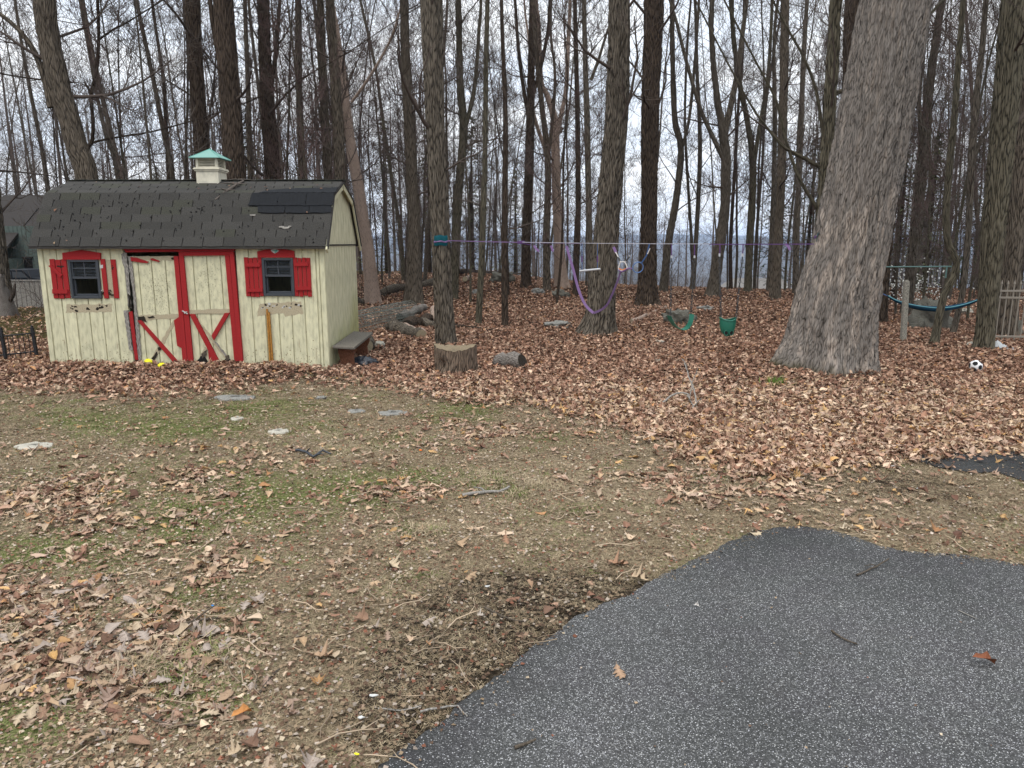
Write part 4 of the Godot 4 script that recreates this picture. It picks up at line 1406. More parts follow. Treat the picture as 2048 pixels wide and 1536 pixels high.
	for q in [[1, 535, 1010, 30], [1, 560, 1000, 22], [1, 730, 1005, 34], [1, 770, 995, 20], [1, 640, 1022, 26], [1, 810, 900, 22], [1, 800, 885, 14], [1, 745, 880, 20], [1, 760, 900, 14], [1, 825, 710, 18], [1, 430, 705, 22], [1, 470, 705, 20], [1, 485, 920, 18], [2, 500, 1055, 30], [2, 540, 1060, 22], [2, 600, 1070, 28], [2, 640, 1065, 24], [2, 690, 1050, 30], [2, 460, 1075, 18]]:
		for i in 4:
			var c := spot(q[0], q[1] + rng.randfn() * q[3] * 0.5, q[2] + rng.randfn() * q[3] * 0.35)
			var rr: float = q[3] * 0.0006 * rng.randf_range(0.4, 1.1)
			var o := PackedVector2Array()
			for k in 7:
				o.append(c + Vector2(cos(k * TAU / 7) * 1.3, sin(k * TAU / 7)) * rr * rng.randf_range(0.5, 1.4))
			var on_board: bool = q[1] > 400 and q[2] < 960 and q[0] == 1
			(pale if (q[0] == 2 and i % 2 == 0) or (q[1] == 745) else marks).slab(o, 0.0005, (0.0225 if on_board else 0.002) + i * 0.0003)
	part("rot_marks", marks, mats.rot, shed)
	part("paint_flakes", pale, mats.white, shed)
	part("paint_chip", Shape.new().slab(ragged(outline(1, [[736, 692], [760, 690], [762, 718], [738, 720]]), 0.003), 0.0212, 0.0222), mats.white, shed)
	# sticker on the right window's header: white with a green sweep
	part("sticker", Shape.new().slab(outline(2, [[520, 702], [548, 698], [574, 704], [572, 712], [556, 722], [546, 726], [530, 716]]), 0.0345, 0.0360), mats.white, shed)
	part("sticker_print", Shape.new().slab(outline(2, [[532, 706], [560, 703], [566, 709], [552, 722], [544, 719], [556, 710], [536, 711]]), 0.0365, 0.0372), mats.sticker, shed)

	# leaves caught on the roof
	var lx: Array[Transform3D] = []
	var lc := PackedColorArray()
	for i in 15:
		var q := Vector2(rng.randf_range(-1.9, 2.0), rng.randf_range(0.0, 0.62))
		if rng.randf() < 0.3:
			lx.append(Transform3D(frame.basis * Basis(Vector3.RIGHT, PI / 2.0) * Basis(Vector3.UP, rng.randf() * TAU).scaled(Vector3.ONE * rng.randf_range(0.03, 0.06)), SHED + frame * Vector3(q.x, q.y * 1.3, 0.03)))
		else:
			lx.append(Transform3D(frame2.basis * Basis(Vector3.RIGHT, PI / 2.0) * Basis(Vector3.UP, rng.randf() * TAU).scaled(Vector3.ONE * rng.randf_range(0.03, 0.07)), SHED + frame2 * Vector3(q.x, q.y, 0.035)))
		lc.append(leaf_colour(0.6) * 0.8)
	tag(copies("roof_leaves", leaf_mesh(1, 57), mats.tinted, lx, lc, self), "few dead leaves caught on the shed roof", "leaves")

	# cupola
	var c := at(411, 340, 11.25) - SHED
	var cup := Node3D.new()
	cup.name = "cupola"
	shed.add_child(cup, true)
	cup.position = Vector3(c.x - 0.015, 2.63, -1.05)
	cup.scale = Vector3(0.86, 0.83, 0.86)
	part("base", Shape.new().box(Vector3(0, 0.10, 0), Vector3(0.385, 0.32, 0.385), Basis.IDENTITY, 0.006), mats.cream, cup)
	var mould := Shape.new()
	for q in [[0.265, 0.025, 0.425], [0.287, 0.02, 0.455], [0.304, 0.018, 0.435]]:
		mould.box(Vector3(0, q[0], 0), Vector3(q[2], q[1], q[2]), Basis.IDENTITY, 0.006)
	part("moulding", mould, mats.cream, cup)
	var posts := Shape.new()
	for sx in [-1, 1]:
		for sz in [-1, 1]:
			posts.box(Vector3(sx * 0.165, 0.395, sz * 0.165), Vector3(0.045, 0.165, 0.045), Basis.IDENTITY, 0.003)
	posts.box(Vector3(0, 0.468, 0), Vector3(0.372, 0.022, 0.372))
	posts.box(Vector3(0, 0.32, 0), Vector3(0.372, 0.018, 0.372))
	part("louver_frame", posts, mats.cream, cup)
	part("louver_core", Shape.new().box(Vector3(0, 0.394, 0), Vector3(0.27, 0.13, 0.27)), mats.hole, cup)
	for f in 4:
		for i in 5:
			var b := Basis(Vector3.UP, f * PI / 2.0)
			part("louver_slat", Shape.new().box(b * Vector3(0, 0.342 + i * 0.026, 0.158), Vector3(0.284, 0.005, 0.034), b * Basis(Vector3.RIGHT, 0.55)), mats.cream, cup)
	var roof := Shape.new()
	roof.smooth = false
	var e := 0.262
	var rings := [[e, 0.472], [e, 0.484], [0.14, 0.56], [0.05, 0.622], [0.0, 0.655]]
	for i in 4:
		for k in 4:
			var a := [Vector3(-1, 0, 1), Vector3(1, 0, 1), Vector3(1, 0, -1), Vector3(-1, 0, -1)]
			var p: Vector3 = a[k]
			var q: Vector3 = a[(k + 1) % 4]
			roof.quad(p * rings[i][0] + Vector3(0, rings[i][1], 0), q * rings[i][0] + Vector3(0, rings[i][1], 0), q * rings[i + 1][0] + Vector3(0, rings[i + 1][1], 0), p * rings[i + 1][0] + Vector3(0, rings[i + 1][1], 0))
	part("copper_roof", roof, mats.copper, cup)
	var hips := Shape.new()
	for a in [Vector3(-1, 0, 1), Vector3(1, 0, 1), Vector3(1, 0, -1), Vector3(-1, 0, -1)]:
		var pp := PackedVector3Array()
		for r in rings:
			pp.append(a * r[0] + Vector3(0, r[1] + 0.002, 0))
		hips.tube(pp, PackedFloat32Array([0.006, 0.006, 0.006, 0.006, 0.006]), 5)
	part("roof_hips", hips, mats.copper_rib, cup)

# ---------------------------------------------------------------- stones, logs and other things lying about
func rock(called: String, label: String, px: float, py: float, wide: float, high: float, mat: String, seed_: int, sink := 0.25, deep := 0.7, rough := 0.28) -> void:
	var base := on_ground(px, py)
	var d := depth_of(base)
	var w := size_at(wide / 2.0, d)
	var h := size_at(high, d) / (1.0 - sink)
	var nz := FastNoiseLite.new()
	nz.seed = seed_
	nz.frequency = 0.9
	nz.fractal_octaves = 4
	var p := PackedVector3Array()
	var t := PackedVector2Array()
	for i in 15:
		for j in 25:
			var a := TAU * (j % 24) / 24.0
			var b := -PI / 2.0 + PI * i / 14.0
			var o := Vector3(cos(a) * cos(b), sin(b), -sin(a) * cos(b))
			var f := 1.0 + rough * nz.get_noise_3dv(o * 1.6) * 2.0
			o = Vector3(signf(o.x) * pow(absf(o.x), 0.85), signf(o.y) * pow(absf(o.y), 0.8), signf(o.z) * pow(absf(o.z), 0.85)) * f
			p.append(Vector3(o.x * w, (o.y * 0.5 + 0.5 - sink) * h, o.z * w * deep - w * deep))
			t.append(Vector2(j, i))
	var s := Shape.new()
	s.grid(p, 25, t, PackedColorArray(), true)
	var o := put(called, s.mesh(), mats[mat], self, base)
	tag(o, label, "rock")

func log_(called: String, label: String, category: String, a: Vector3, b: Vector3, ra: float, rb: float, bark: String, group := "", knobs := 0.2) -> Node3D:
	rng.seed = 500 + get_child_count()
	var root := thing(called, label, category, a, group)
	var n := 9
	var pts := PackedVector3Array()
	var w := PackedFloat32Array()
	for i in n + 1:
		var f := float(i) / n
		pts.append((b - a) * f + Vector3(rng.randfn(), rng.randfn(), rng.randfn()) * ra * knobs * (0.0 if i == 0 else 1.0))
		w.append(lerpf(ra, rb, f) * rng.randf_range(0.86 - knobs * 0.4, 1.1))
	var skin := Shape.new()
	skin.tint = grey(0.47)
	part("bark", skin.tube(pts, w, 11, maxf(1.0, roundf(ra * 12.0)), 0.7), mats[bark], root)
	var e := Shape.new()
	e.disc(pts[0] + (pts[0] - pts[1]).normalized() * 0.001, pts[0] - pts[1], w[0], 11)
	part("cut_end", e, mats.raw_wood if not bark in ["bark_dark", "bark_grey"] else mats.rot, root)
	e = Shape.new()
	e.disc(pts[n] + (pts[n] - pts[n - 1]).normalized() * 0.001, pts[n] - pts[n - 1], w[n], 11)
	part("cut_end", e, mats.raw_wood if not bark in ["bark_dark", "bark_grey"] else mats.rot, root)
	return root

func stick(label: String, pts: Array, r: float, mat := "grey_wood", forks := []) -> void:
	var p := PackedVector3Array()
	var w := PackedFloat32Array()
	for q in pts:
		var g := on_ground(q[0], q[1])
		g.y += (q[2] if q.size() > 2 else 0.0) + r + 0.012
		p.append(g)
		w.append(r * lerpf(1.0, 0.45, float(w.size()) / pts.size()))
	var a := resampled(p, w, 0.05)
	for i in a[0].size():
		a[0][i] += Vector3(rng.randfn(), rng.randfn() * 0.4, rng.randfn()) * r * 0.5
	var s := Shape.new()
	s.tube(a[0], a[1], 6)
	for f in forks:
		var k: int = clampi(int(f[0] * a[0].size()), 0, a[0].size() - 1)
		var q: Vector3 = a[0][k]
		s.tube(PackedVector3Array([q, q + Vector3(f[1], f[2], f[3]) * 0.5 + Vector3(0.01, 0.01, 0), q + Vector3(f[1], f[2], f[3])]), PackedFloat32Array([r * 0.6, r * 0.45, r * 0.2]), 5)
	tag(part("fallen_stick", s, mats[mat], self), label, "stick")

func flat_stone(label: String, px: float, py: float, wide: float, deep_px: float, mat: String, seed_: int) -> void:
	rng.seed = seed_
	var c := on_ground(px, py)
	var w := size_at(wide / 2.0, depth_of(c))
	var z0 := on_ground(px, py - deep_px / 2.0).z
	var z1 := on_ground(px, py + deep_px / 2.0).z
	var dz := absf(z1 - z0) / 2.0
	var p := PackedVector3Array()
	var t := PackedVector2Array()
	var wob := PackedFloat32Array()
	for j in 20:
		wob.append(rng.randf_range(0.82, 1.1))
	for i in 5:
		for j in 21:
			var a := TAU * (j % 20) / 20.0
			var f: float = [1.05, 1.0, 0.94, 0.5, 0.0][i]
			p.append(Vector3(cos(a) * w * f * wob[j % 20], [-0.03, 0.012, 0.024, 0.028, 0.03][i] + 0.004 * rng.randfn() * f, -sin(a) * dz * f * wob[j % 20]))
			t.append(Vector2(j, i))
	var s := Shape.new()
	s.grid(p, 21, t, PackedColorArray(), true)
	tag(put("flat_stone", s.mesh(), mats[mat], self, c), label, "stone", "flat stones in the lawn")

func ground_leaf(label: String, px: float, py: float, size_: float, turn: float, mesh_: ArrayMesh, c: Color, tilt := 0.12) -> void:
	var p := on_ground(px, py)
	var m := with_map(paint(c, 0.75, 0.3), mats.leaf0.albedo_texture, Vector3(9, 9, 9))
	m.vertex_color_use_as_albedo = true
	var o := put("fallen_leaf", mesh_, m, self)
	o.transform = Transform3D((Basis(Vector3.UP, turn) * Basis(Vector3.RIGHT, tilt)).scaled(Vector3.ONE * size_), p + Vector3(0, 0.03, 0))
	tag(o, label, "leaf")

func build_small_things() -> void:
	rng.seed = 900
	# bench along the shed's right wall
	var b := thing("bench", "weathered grey plank bench with red-brown scalloped legs against the shed's right wall", "bench", Vector3(-2.42, 0, -10.95))
	part("seat", Shape.new().box(Vector3(0.0, 0.335, -0.28), Vector3(0.31, 0.035, 1.45), Basis(Vector3.BACK, -0.06) * Basis(Vector3.RIGHT, 0.03), 0.006), mats.bench_seat, b)
	for z in [0.22, -0.82]:
		var o := PackedVector2Array([Vector2(-0.12, -0.02), Vector2(-0.10, 0.10), Vector2(-0.13, 0.22), Vector2(-0.13, 0.31), Vector2(0.13, 0.31), Vector2(0.13, 0.24), Vector2(0.09, 0.16), Vector2(0.10, 0.06), Vector2(0.13, -0.02)])
		part("leg", Shape.new().slab(o, z - 0.02, z + 0.02), mats.bench_leg, b)
	part("rail", Shape.new().box(Vector3(-0.02, 0.25, -0.3), Vector3(0.03, 0.09, 1.0)), mats.bench_leg, b)
	# black rubbish bag under the bench: a slumped, creased skin
	var p := PackedVector3Array()
	var t := PackedVector2Array()
	for i in 13:
		for j in 25:
			var a := TAU * (j % 24) / 24.0
			var e := PI * 0.5 * i / 12.0
			var f := 1.0 + 0.22 * fine.get_noise_2d(cos(a) * 3.0 + 10.0, sin(a) * 3.0 + i * 0.5) + 0.10 * sin(a * 9.0 + i)
			p.append(Vector3(cos(a) * cos(e) * 0.22 * f, sin(e) * 0.13 * f + 0.02 * fine.get_noise_2d(cos(a) * 9.0, i * 1.5), -sin(a) * cos(e) * 0.15 * f))
			t.append(Vector2(j, i))
	var s := Shape.new()
	s.grid(p, 25, t, PackedColorArray(), true)
	var c := on_ground(728, 731)
	tag(put("plastic_bag", s.mesh(), mats.bag_black, self, c), "slumped black plastic bag on the leaves under the end of the bench", "bag")
	c = on_ground(736, 706)
	log_("cut_log", "short round log seen end on behind the bench", "log", c + Vector3(-0.02, 0.12, 0), c + Vector3(-0.12, 0.13, -0.5), 0.13, 0.14, "bark_grey_brown", "", 0.05)
	rock("stone", "small white stone beside the round log end right of the bench", 758, 697, 22, 13, "rock_pale", 3)
	rock("stone", "grey stone just behind the bench seat's far end", 716, 684, 16, 10, "rock", 4)
	# roll of wire netting
	var a0 := on_ground(738, 668) + Vector3(-0.25, 0.24, 0.0)
	var a1 := a0 + Vector3(0.85, 0.08, -1.7)
	var root := thing("wire_roll", "roll of grey-green wire netting lying behind the shed's right corner", "wire roll", a0)
	var axis := (a1 - a0)
	var ux := axis.normalized().cross(Vector3.UP).normalized()
	var uy := ux.cross(axis.normalized())
	for layer in 2:
		s = Shape.new()
		var r0: float = [0.25, 0.14][layer]
		for i in 17:
			var an := TAU * i / 17.0
			var o := (ux * cos(an) + uy * sin(an) * 0.85) * r0
			s.tube(PackedVector3Array([o, o + axis * 0.5 + uy * 0.01, o * 1.04 + axis]), PackedFloat32Array([0.004, 0.004, 0.004]), 3)
		for i in 18:
			var ring := PackedVector3Array()
			var rw := PackedFloat32Array()
			for k in 21:
				var an := TAU * k / 20.0
				ring.append(axis * (i / 17.0) + (ux * cos(an) + uy * sin(an) * 0.85) * r0 * (1.0 + 0.03 * sin(i * 1.7 + an * 3.0)))
				rw.append(0.003)
			s.tube(ring, rw, 3)
		part(["outer_netting", "inner_netting"][layer], s, mats.wire, root)
	# heap of split logs between the netting and the strap tree
	for q in [
		[[800, 640, 0.15], [850, 626, 0.26], 0.105, 0.09, "bark_grey", "pale peeling log lying across the top of the log heap"],
		[[815, 652, 0.10], [872, 636, 0.12], 0.14, 0.12, "bark_dark", "dark rotten log in the middle of the log heap"],
		[[868, 628, 0.22], [884, 662, 0.06], 0.085, 0.075, "bark_pale", "pale split billet leaning at the right of the log heap"],
		[[780, 655, 0.09], [842, 668, 0.07], 0.13, 0.10, "bark_grey_brown", "short grey log at the front left of the log heap"],
		[[826, 640, 0.1], [880, 650, 0.08], 0.1, 0.09, "bark_grey_brown", "grey-brown log half hidden behind the strap tree in the log heap"],
		[[845, 668, 0.06], [800, 645, 0.05], 0.09, 0.08, "bark_pale", "pale broken log with a dark end at the front of the log heap"],
	]:
		var g0 := on_ground(q[0][0], q[0][1] + 8)
		var g1 := on_ground(q[1][0], q[1][1] + 8)
		if g0.distance_to(g1) > 1.7:
			g1 = g0 + (g1 - g0).normalized() * 1.7
		log_("heap_log", q[5], "log", g0 + Vector3(0, q[0][2], 0), g1 + Vector3(0, q[1][2], 0), q[2], q[3], q[4], "logs of the heap")
	# stump with a ragged, sawdusty top
	c = on_ground(908, 750)
	rng.seed = 33
	var st := thing("tree_stump", "low wide tree stump with weathered grey sides and a dark hollow", "stump", c + Vector3(0, 0, -0.28))
	p = PackedVector3Array()
	t = PackedVector2Array()
	var col := PackedColorArray()
	for i in 12:
		for j in 49:
			var an := TAU * (j % 48) / 48.0
			var f := 1.0 + 0.10 * sin(an * 3.0 + 1.0) * exp(-i / 4.0) + 0.06 * fine.get_noise_2d(cos(an) * 9.0 + 30.0, sin(an) * 9.0) + 0.03 * fine.get_noise_2d(an * 40.0, i * 0.6)
			var y := 0.36 * i / 11.0 + (0.03 * fine.get_noise_2d(cos(an) * 5.0, sin(an) * 5.0 + 80.0) + 0.025 * cos(an * 2.0) if i == 11 else 0.0)
			var hole := exp(-pow(angle_difference(an, -PI / 2.0 - 0.62) / 0.22, 2.0) - pow((y - 0.12) / 0.08, 2.0))
			f -= 0.35 * hole
			p.append(Vector3(cos(an) * 0.30 * f, y, -sin(an) * 0.30 * f))
			t.append(Vector2(3.0 * j / 48.0, y * 0.7))
			col.append(Color.WHITE)
	s = Shape.new()
	s.grid(p, 49, t, col, true)
	part("sides", s, mats.stump_side, st)
	p = PackedVector3Array()
	t = PackedVector2Array()
	for i in 6:
		for j in 49:
			var an := TAU * (j % 48) / 48.0
			var f := (1.0 + 0.06 * fine.get_noise_2d(cos(an) * 9.0 + 30.0, sin(an) * 9.0)) * (0.985 if i == 0 else 1.0) * (1.0 - i / 5.0)
			p.append(Vector3(cos(an) * 0.30 * f, 0.36 + (0.03 * fine.get_noise_2d(cos(an) * 5.0, sin(an) * 5.0 + 80.0) + 0.025 * cos(an * 2.0)) * (1.0 - i / 5.0) - 0.012 * i + 0.02 * fine.get_noise_2d(cos(an) * f * 12.0, sin(an) * f * 12.0), -sin(an) * 0.30 * f))
			t.append(Vector2(p[p.size() - 1].x, p[p.size() - 1].z))
	s = Shape.new()
	s.grid(p, 49, t, PackedColorArray(), true)
	part("top", s, mats.old_wood, st)
	# rotten log lying right of it
	var r0 := on_ground(992, 732) + Vector3(0, 0.09, 0)
	log_("rotten_log", "short rotten log with a pale side and dark crumbling end right of the stump", "log", r0, on_ground(1040, 738) + Vector3(0.05, 0.10, 0), 0.10, 0.13, "bark_grey", "", 0.1)
	# balls
	for q in [[302, 733, 0.075, 0.8, "bright yellow crumpled ball, the larger of two before the shed door"], [327, 737, 0.06, 0.7, "bright yellow crumpled ball, the smaller of two before the shed door"]]:
		var g := on_ground(q[0], q[1])
		p = PackedVector3Array()
		t = PackedVector2Array()
		for i in 11:
			for j in 19:
				var a := TAU * (j % 18) / 18.0
				var e := -PI / 2.0 + PI * i / 10.0
				var o := Vector3(cos(a) * cos(e), sin(e) * q[3], -sin(a) * cos(e))
				p.append(o * q[2] * (1.0 + 0.16 * fine.get_noise_3dv(o * 6.0 + Vector3.ONE * q[2] * 100.0)))
				t.append(Vector2(j, i))
		s = Shape.new()
		s.grid(p, 19, t, PackedColorArray(), true)
		tag(put("yellow_ball", s.mesh(), mats.yellow, self, g + Vector3(0, q[2] * 0.75, 0.03)), q[4], "ball", "yellow balls by the shed door")
	var g := on_ground(1950, 744)
	var phi := (1.0 + sqrt(5.0)) / 2.0
	var five: Array[Vector3] = []
	for a in [-1.0, 1.0]:
		for e in [-phi, phi]:
			five.append(Vector3(0, a, e).normalized())
			five.append(Vector3(a, e, 0).normalized())
			five.append(Vector3(e, 0, a).normalized())
	p = PackedVector3Array()
	t = PackedVector2Array()
	col = PackedColorArray()
	var tilt := Basis(Vector3(1, 0.4, 0.2).normalized(), 0.7)
	for i in 41:
		for j in 73:
			var a := TAU * (j % 72) / 72.0
			var e := -PI / 2.0 + PI * i / 40.0
			var o := Vector3(cos(a) * cos(e), sin(e), -sin(a) * cos(e))
			var near := 0.0
			for f in five:
				near = maxf(near, (tilt * f).dot(o))
			p.append(o * 0.085)
			t.append(Vector2(j, i))
			col.append(Color(0.02, 0.02, 0.022) if near > 0.925 else Color(0.72, 0.71, 0.70))
	s = Shape.new()
	s.grid(p, 73, t, col, true)
	tag(put("soccer_ball", s.mesh(), mats.coloured, self, g + Vector3(0, 0.085, 0)), "black and white soccer ball in the leaves below the metal fence", "ball")
	# orange stake against the front of the shed
	root = thing("wooden_stake", "orange-brown split wooden stake leaning upright against the shed below the right window", "stake", Vector3(0, 0, 0))
	var q0 := at(545, 722, 10.42)
	var q1 := at(534, 618, 10.435)
	part("left_half", Shape.new().box((q0 + q1) / 2.0 + Vector3(-0.016, 0, 0), Vector3(0.024, (q1 - q0).length(), 0.022), Basis(Vector3.BACK, 0.0)), mats.stake, root)
	part("right_half", Shape.new().box((q0 + q1) / 2.0 + Vector3(0.014, -0.02, 0.002), Vector3(0.022, (q1 - q0).length() - 0.05, 0.025), Basis(Vector3.BACK, 0.012)), mats.stake, root)
	# branch fallen on the shed roof
	var sp := PackedVector3Array()
	for q in [[432, 404, 10.80], [455, 386, 10.93], [474, 374, 11.1], [488, 366, 11.4]]:
		sp.append(at(q[0], q[1], q[2]) + Vector3(0, 0.03, 0.02))
	s = Shape.new()
	s.tube(sp, PackedFloat32Array([0.012, 0.02, 0.022, 0.014]), 6)
	for k in 9:
		var v := sp[1 + k % 3]
		s.tube(PackedVector3Array([v, v + Vector3(rng.randf_range(-0.15, 0.1), 0.02, 0.1), v + Vector3(rng.randf_range(-0.35, 0.25), 0.0, rng.randf_range(0.05, 0.22))]), PackedFloat32Array([0.007, 0.005, 0.003]), 4)
	tag(part("fallen_branch", s, mats.twig_grey, self), "dead mossy branch lying on the shed roof right of the cupola", "branch")

	# stones in the lawn
	flat_stone("pale irregular stepping stone at the left side of the lawn", 70, 895, 74, 13, "rock_pale", 1)
	flat_stone("small pale stone slab lying in the grass before the shed", 557, 866, 42, 10, "rock_pale", 2)
	flat_stone("long grey flat stone in the grass left of the stump", 787, 829, 62, 9, "rock", 3)
	flat_stone("narrow grey flat stone beside the long one left of the stump", 713, 825, 34, 6, "rock", 4)
	flat_stone("worn grey flat stone sunk in the grass before the shed's right window", 470, 797, 78, 10, "rock", 5)
	flat_stone("tiny pale flat stone in the grass nearest the far stone slab", 474, 840, 24, 5, "rock_pale", 6)
	# rocks of the woods floor
	for q in [
		[1004, 566, 46, 20, "rock_moss", "large grey boulder in the log-strewn hollow behind the strap tree"], [1122, 596, 34, 14, "rock_moss", "mossy grey rock at the foot of the peeling snag"],
		[1362, 648, 58, 26, "rock_moss", "flat mossy grey rock right behind the belt swing"], [1413, 622, 30, 9, "rock", "flat grey rock on the leaves beyond the belt swing"],
		[1118, 656, 46, 12, "rock", "low flat grey rock left of the flared middle trunk's root"], [1262, 560, 34, 22, "rock_moss", "grey boulder on the crest left of the dark straight trunk"],
		[897, 626, 14, 14, "rock", "small upright grey stone right behind the strap tree"], [1076, 588, 24, 10, "rock", "small grey rock on the rise between the thin trunks"],
		[1872, 660, 74, 52, "rock_moss", "big rounded boulder under the hammock"], [1944, 694, 16, 9, "rock_pale", "small pale stone at the left foot of the right-hand trunk"],
		[1620, 604, 22, 8, "rock", "small grey rock on the crest left of the leaning great tree"], [1320, 688, 22, 6, "rock_pale", "small pale stone on the leaves right of the flared trunk"], [1317, 724, 12, 5, "rock_pale", "tiny pale stone in the leaf litter below the belt swing"], [955, 590, 20, 10, "rock", "grey stone on the rise right of the strap tree"],
		[640, 800, 20, 6, "rock", "grey stone at the edge of the leaves before the shed"], [2030, 672, 34, 34, "rock_moss", "mossy yellow-grey block behind the metal fence"], [1936, 628, 22, 9, "rock_pale", "pale stone behind the hammock's right end"],
	]:
		rock("rock", q[5], q[0], q[1], q[2], q[3], q[4], int(q[0]), 0.25, 0.7, 0.42)
	# fallen trunks on the woods floor
	for q in [
		[[742, 596], [872, 572], 0.16, 0.13, "bark_grey_brown", 0.10, "long brown fallen trunk lying across the woods behind the log heap"], [[898, 580], [975, 548], 0.13, 0.10, "bark_grey_brown", 0.1, "grey fallen trunk lying up the rise behind the strap tree"],
		[[915, 556], [1030, 545], 0.15, 0.13, "bark_dark", 0.28, "dark fallen trunk on top of the brush behind the boulder"], [[930, 570], [1000, 538], 0.10, 0.07, "bark_pale", 0.22, "pale broken limb leaning in the brush behind the boulder"],
		[[1262, 646], [1332, 616], 0.055, 0.035, "bark_pale", 0.03, "thin pale fallen pole on the leaves behind the swings"], [[900, 655], [985, 664], 0.035, 0.02, "bark_dark", 0.05, "thin dark fallen branch on the leaves right of the strap tree"],
		[[700, 612], [760, 600], 0.10, 0.09, "bark_grey_brown", 0.1, "grey fallen log behind the shed's right corner"], [[955, 548], [1060, 562], 0.08, 0.05, "bark_grey_brown", 0.4, "thin grey limb jutting from the brush on the rise"],
	]:
		log_("fallen_log", q[6], "log", on_ground(q[0][0], q[0][1]) + Vector3(0, q[5], 0), on_ground(q[1][0], q[1][1]) + Vector3(0, q[5] * 0.8, 0), q[2], q[3], q[4], "fallen trunks of the woods", 0.3)
	# sticks
	stick("pale bent stick on the lawn, the longest right of its middle", [[925, 998], [960, 992], [995, 989], [1018, 984, 0.02]], 0.014, "grey_wood", [[0.4, -0.09, 0.02, -0.05]])
	stick("dark thin stick lying on the bare soil by the driveway", [[973, 1222], [1005, 1240], [1048, 1250]], 0.007, "dark_wood")
	stick("dark twig on the driveway, nearest its far edge", [[1714, 1157], [1735, 1148], [1776, 1130, 0.02]], 0.006, "dark_wood", [[0.5, -0.07, 0.004, 0.0]])
	stick("dark curved twig in the middle of the driveway", [[1664, 1268], [1684, 1283], [1712, 1295]], 0.006, "dark_wood")
	stick("thin grey twig on the driveway at the right", [[1916, 1226], [1952, 1243]], 0.003)
	stick("short dark stick on the driveway at its near left corner", [[1030, 1505], [1050, 1496], [1070, 1486]], 0.007, "dark_wood")
	stick("long brown stick in the leaves at the left of the lawn", [[230, 1282], [300, 1270], [345, 1262], [440, 1240]], 0.009, "dark_wood", [[0.7, 0.10, 0.05, -0.1]])
	stick("thin brown stick near the lower left corner", [[272, 1424], [300, 1441], [330, 1456], [420, 1462]], 0.006, "dark_wood")
	stick("pale crooked root end at the driveway's left edge", [[840, 1432], [880, 1424], [912, 1420], [936, 1440]], 0.005)
	stick("thin pale stem lying across the bare soil", [[755, 1424], [800, 1428], [845, 1418]], 0.004)
	stick("thin straight dark twig left of the dark stick", [[518, 1395], [540, 1365], [560, 1345]], 0.006, "dark_wood")
	stick("arched grey branch lying in the leaves left of the great tree", [[1322, 812], [1345, 806, 0.07], [1372, 808, 0.09], [1388, 826, 0.02]], 0.013, "grey_wood", [[0.6, 0.04, 0.16, -0.1], [0.75, -0.1, 0.12, 0.05], [0.85, 0.08, 0.10, 0.02]])
	stick("forked dead branch sticking up beside the arched branch", [[1395, 822], [1385, 800, 0.12], [1364, 768, 0.3]], 0.01, "grey_wood", [[0.5, 0.08, 0.2, -0.04], [0.7, -0.06, 0.14, 0.02]])
	stick("black strip of torn rubber hose lying on the lawn", [[594, 908, 0.01], [610, 914, 0.02], [628, 918], [645, 912, 0.02], [660, 914]], 0.014, "bag_black", [[0.3, 0.05, 0.05, 0.05], [0.6, 0.08, 0.02, 0.06]])
	for q in [["scrap of blue plastic in the leaves at the left", 427, 1221, "blue_plastic"], ["scrap of orange plastic on the lawn below the stump", 842, 906, "orange_plastic"], ["scrap of yellow plastic at the lower edge by the driveway", 714, 1521, "yellow"], ["white scrap of paper on the leaves below the great tree", 1784, 938, "white"], ["white scrap of paper beside the far asphalt patch", 1836, 984, "white"], ["white flake at the lower left of the driveway", 748, 1402, "white"], ["white crumpled scrap near the driveway's left corner", 725, 1447, "white"], ["white flake on the bare soil right of the large oak leaf", 976, 1182, "white"]]:
		var w := on_ground(q[1], q[2])
		rng.seed = int(q[1])
		var o := PackedVector2Array()
		var tiny := 0.45 if q[3] in ["yellow", "blue_plastic"] else 0.8
		for k in 7:
			o.append(tiny * Vector2(cos(k * TAU / 7) * 0.02, sin(k * TAU / 7) * 0.009) * rng.randf_range(0.35, 1.3))
		var sh := Shape.new().slab(o, 0.0, 0.004, Transform3D(Basis(Vector3.RIGHT, -PI / 2 + 0.3), Vector3(0, 0.025, 0)))
		tag(put("scrap", sh.mesh(), mats[q[3]], self, w), q[0], "scrap")
	# leaves that catch the eye
	var oak := leaf_mesh(0, 54)
	var oak2 := leaf_mesh(0, 51)
	var oval := leaf_mesh(1, 55)
	var maple := leaf_mesh(2, 56)
	ground_leaf("tan oak leaf lying alone on the driveway, stem upwards", 1241, 1352, 0.105, 0.25, oak, Color(0.42, 0.27, 0.17))
	ground_leaf("red-brown curled leaf on the driveway at the right edge", 1966, 1334, 0.10, 1.45, oval, Color(0.24, 0.085, 0.04), 0.3)
	ground_leaf("tiny pale leaf scrap alone on the driveway", 1393, 1222, 0.035, 1.2, maple, Color(0.6, 0.55, 0.5))
	ground_leaf("large red-brown oak leaf on the soil left of the driveway's tip", 1238, 1132, 0.155, 1.5, oak2, Color(0.40, 0.235, 0.145))
	ground_leaf("tan leaf on the driveway's edge under the large oak leaf", 1278, 1166, 0.12, 1.3, maple, Color(0.50, 0.37, 0.24))
	ground_leaf("large tan oak leaf with holes at the lower left of the lawn", 655, 1318, 0.14, 1.75, oak2, Color(0.46, 0.305, 0.19))
	ground_leaf("orange-yellow leaf among brown ones at the left edge", 108, 1326, 0.08, 0.8, oval, Color(0.60, 0.36, 0.14))
	ground_leaf("orange pointed leaf near the lower edge", 486, 1442, 0.085, 2.2, oval, Color(0.56, 0.25, 0.08))
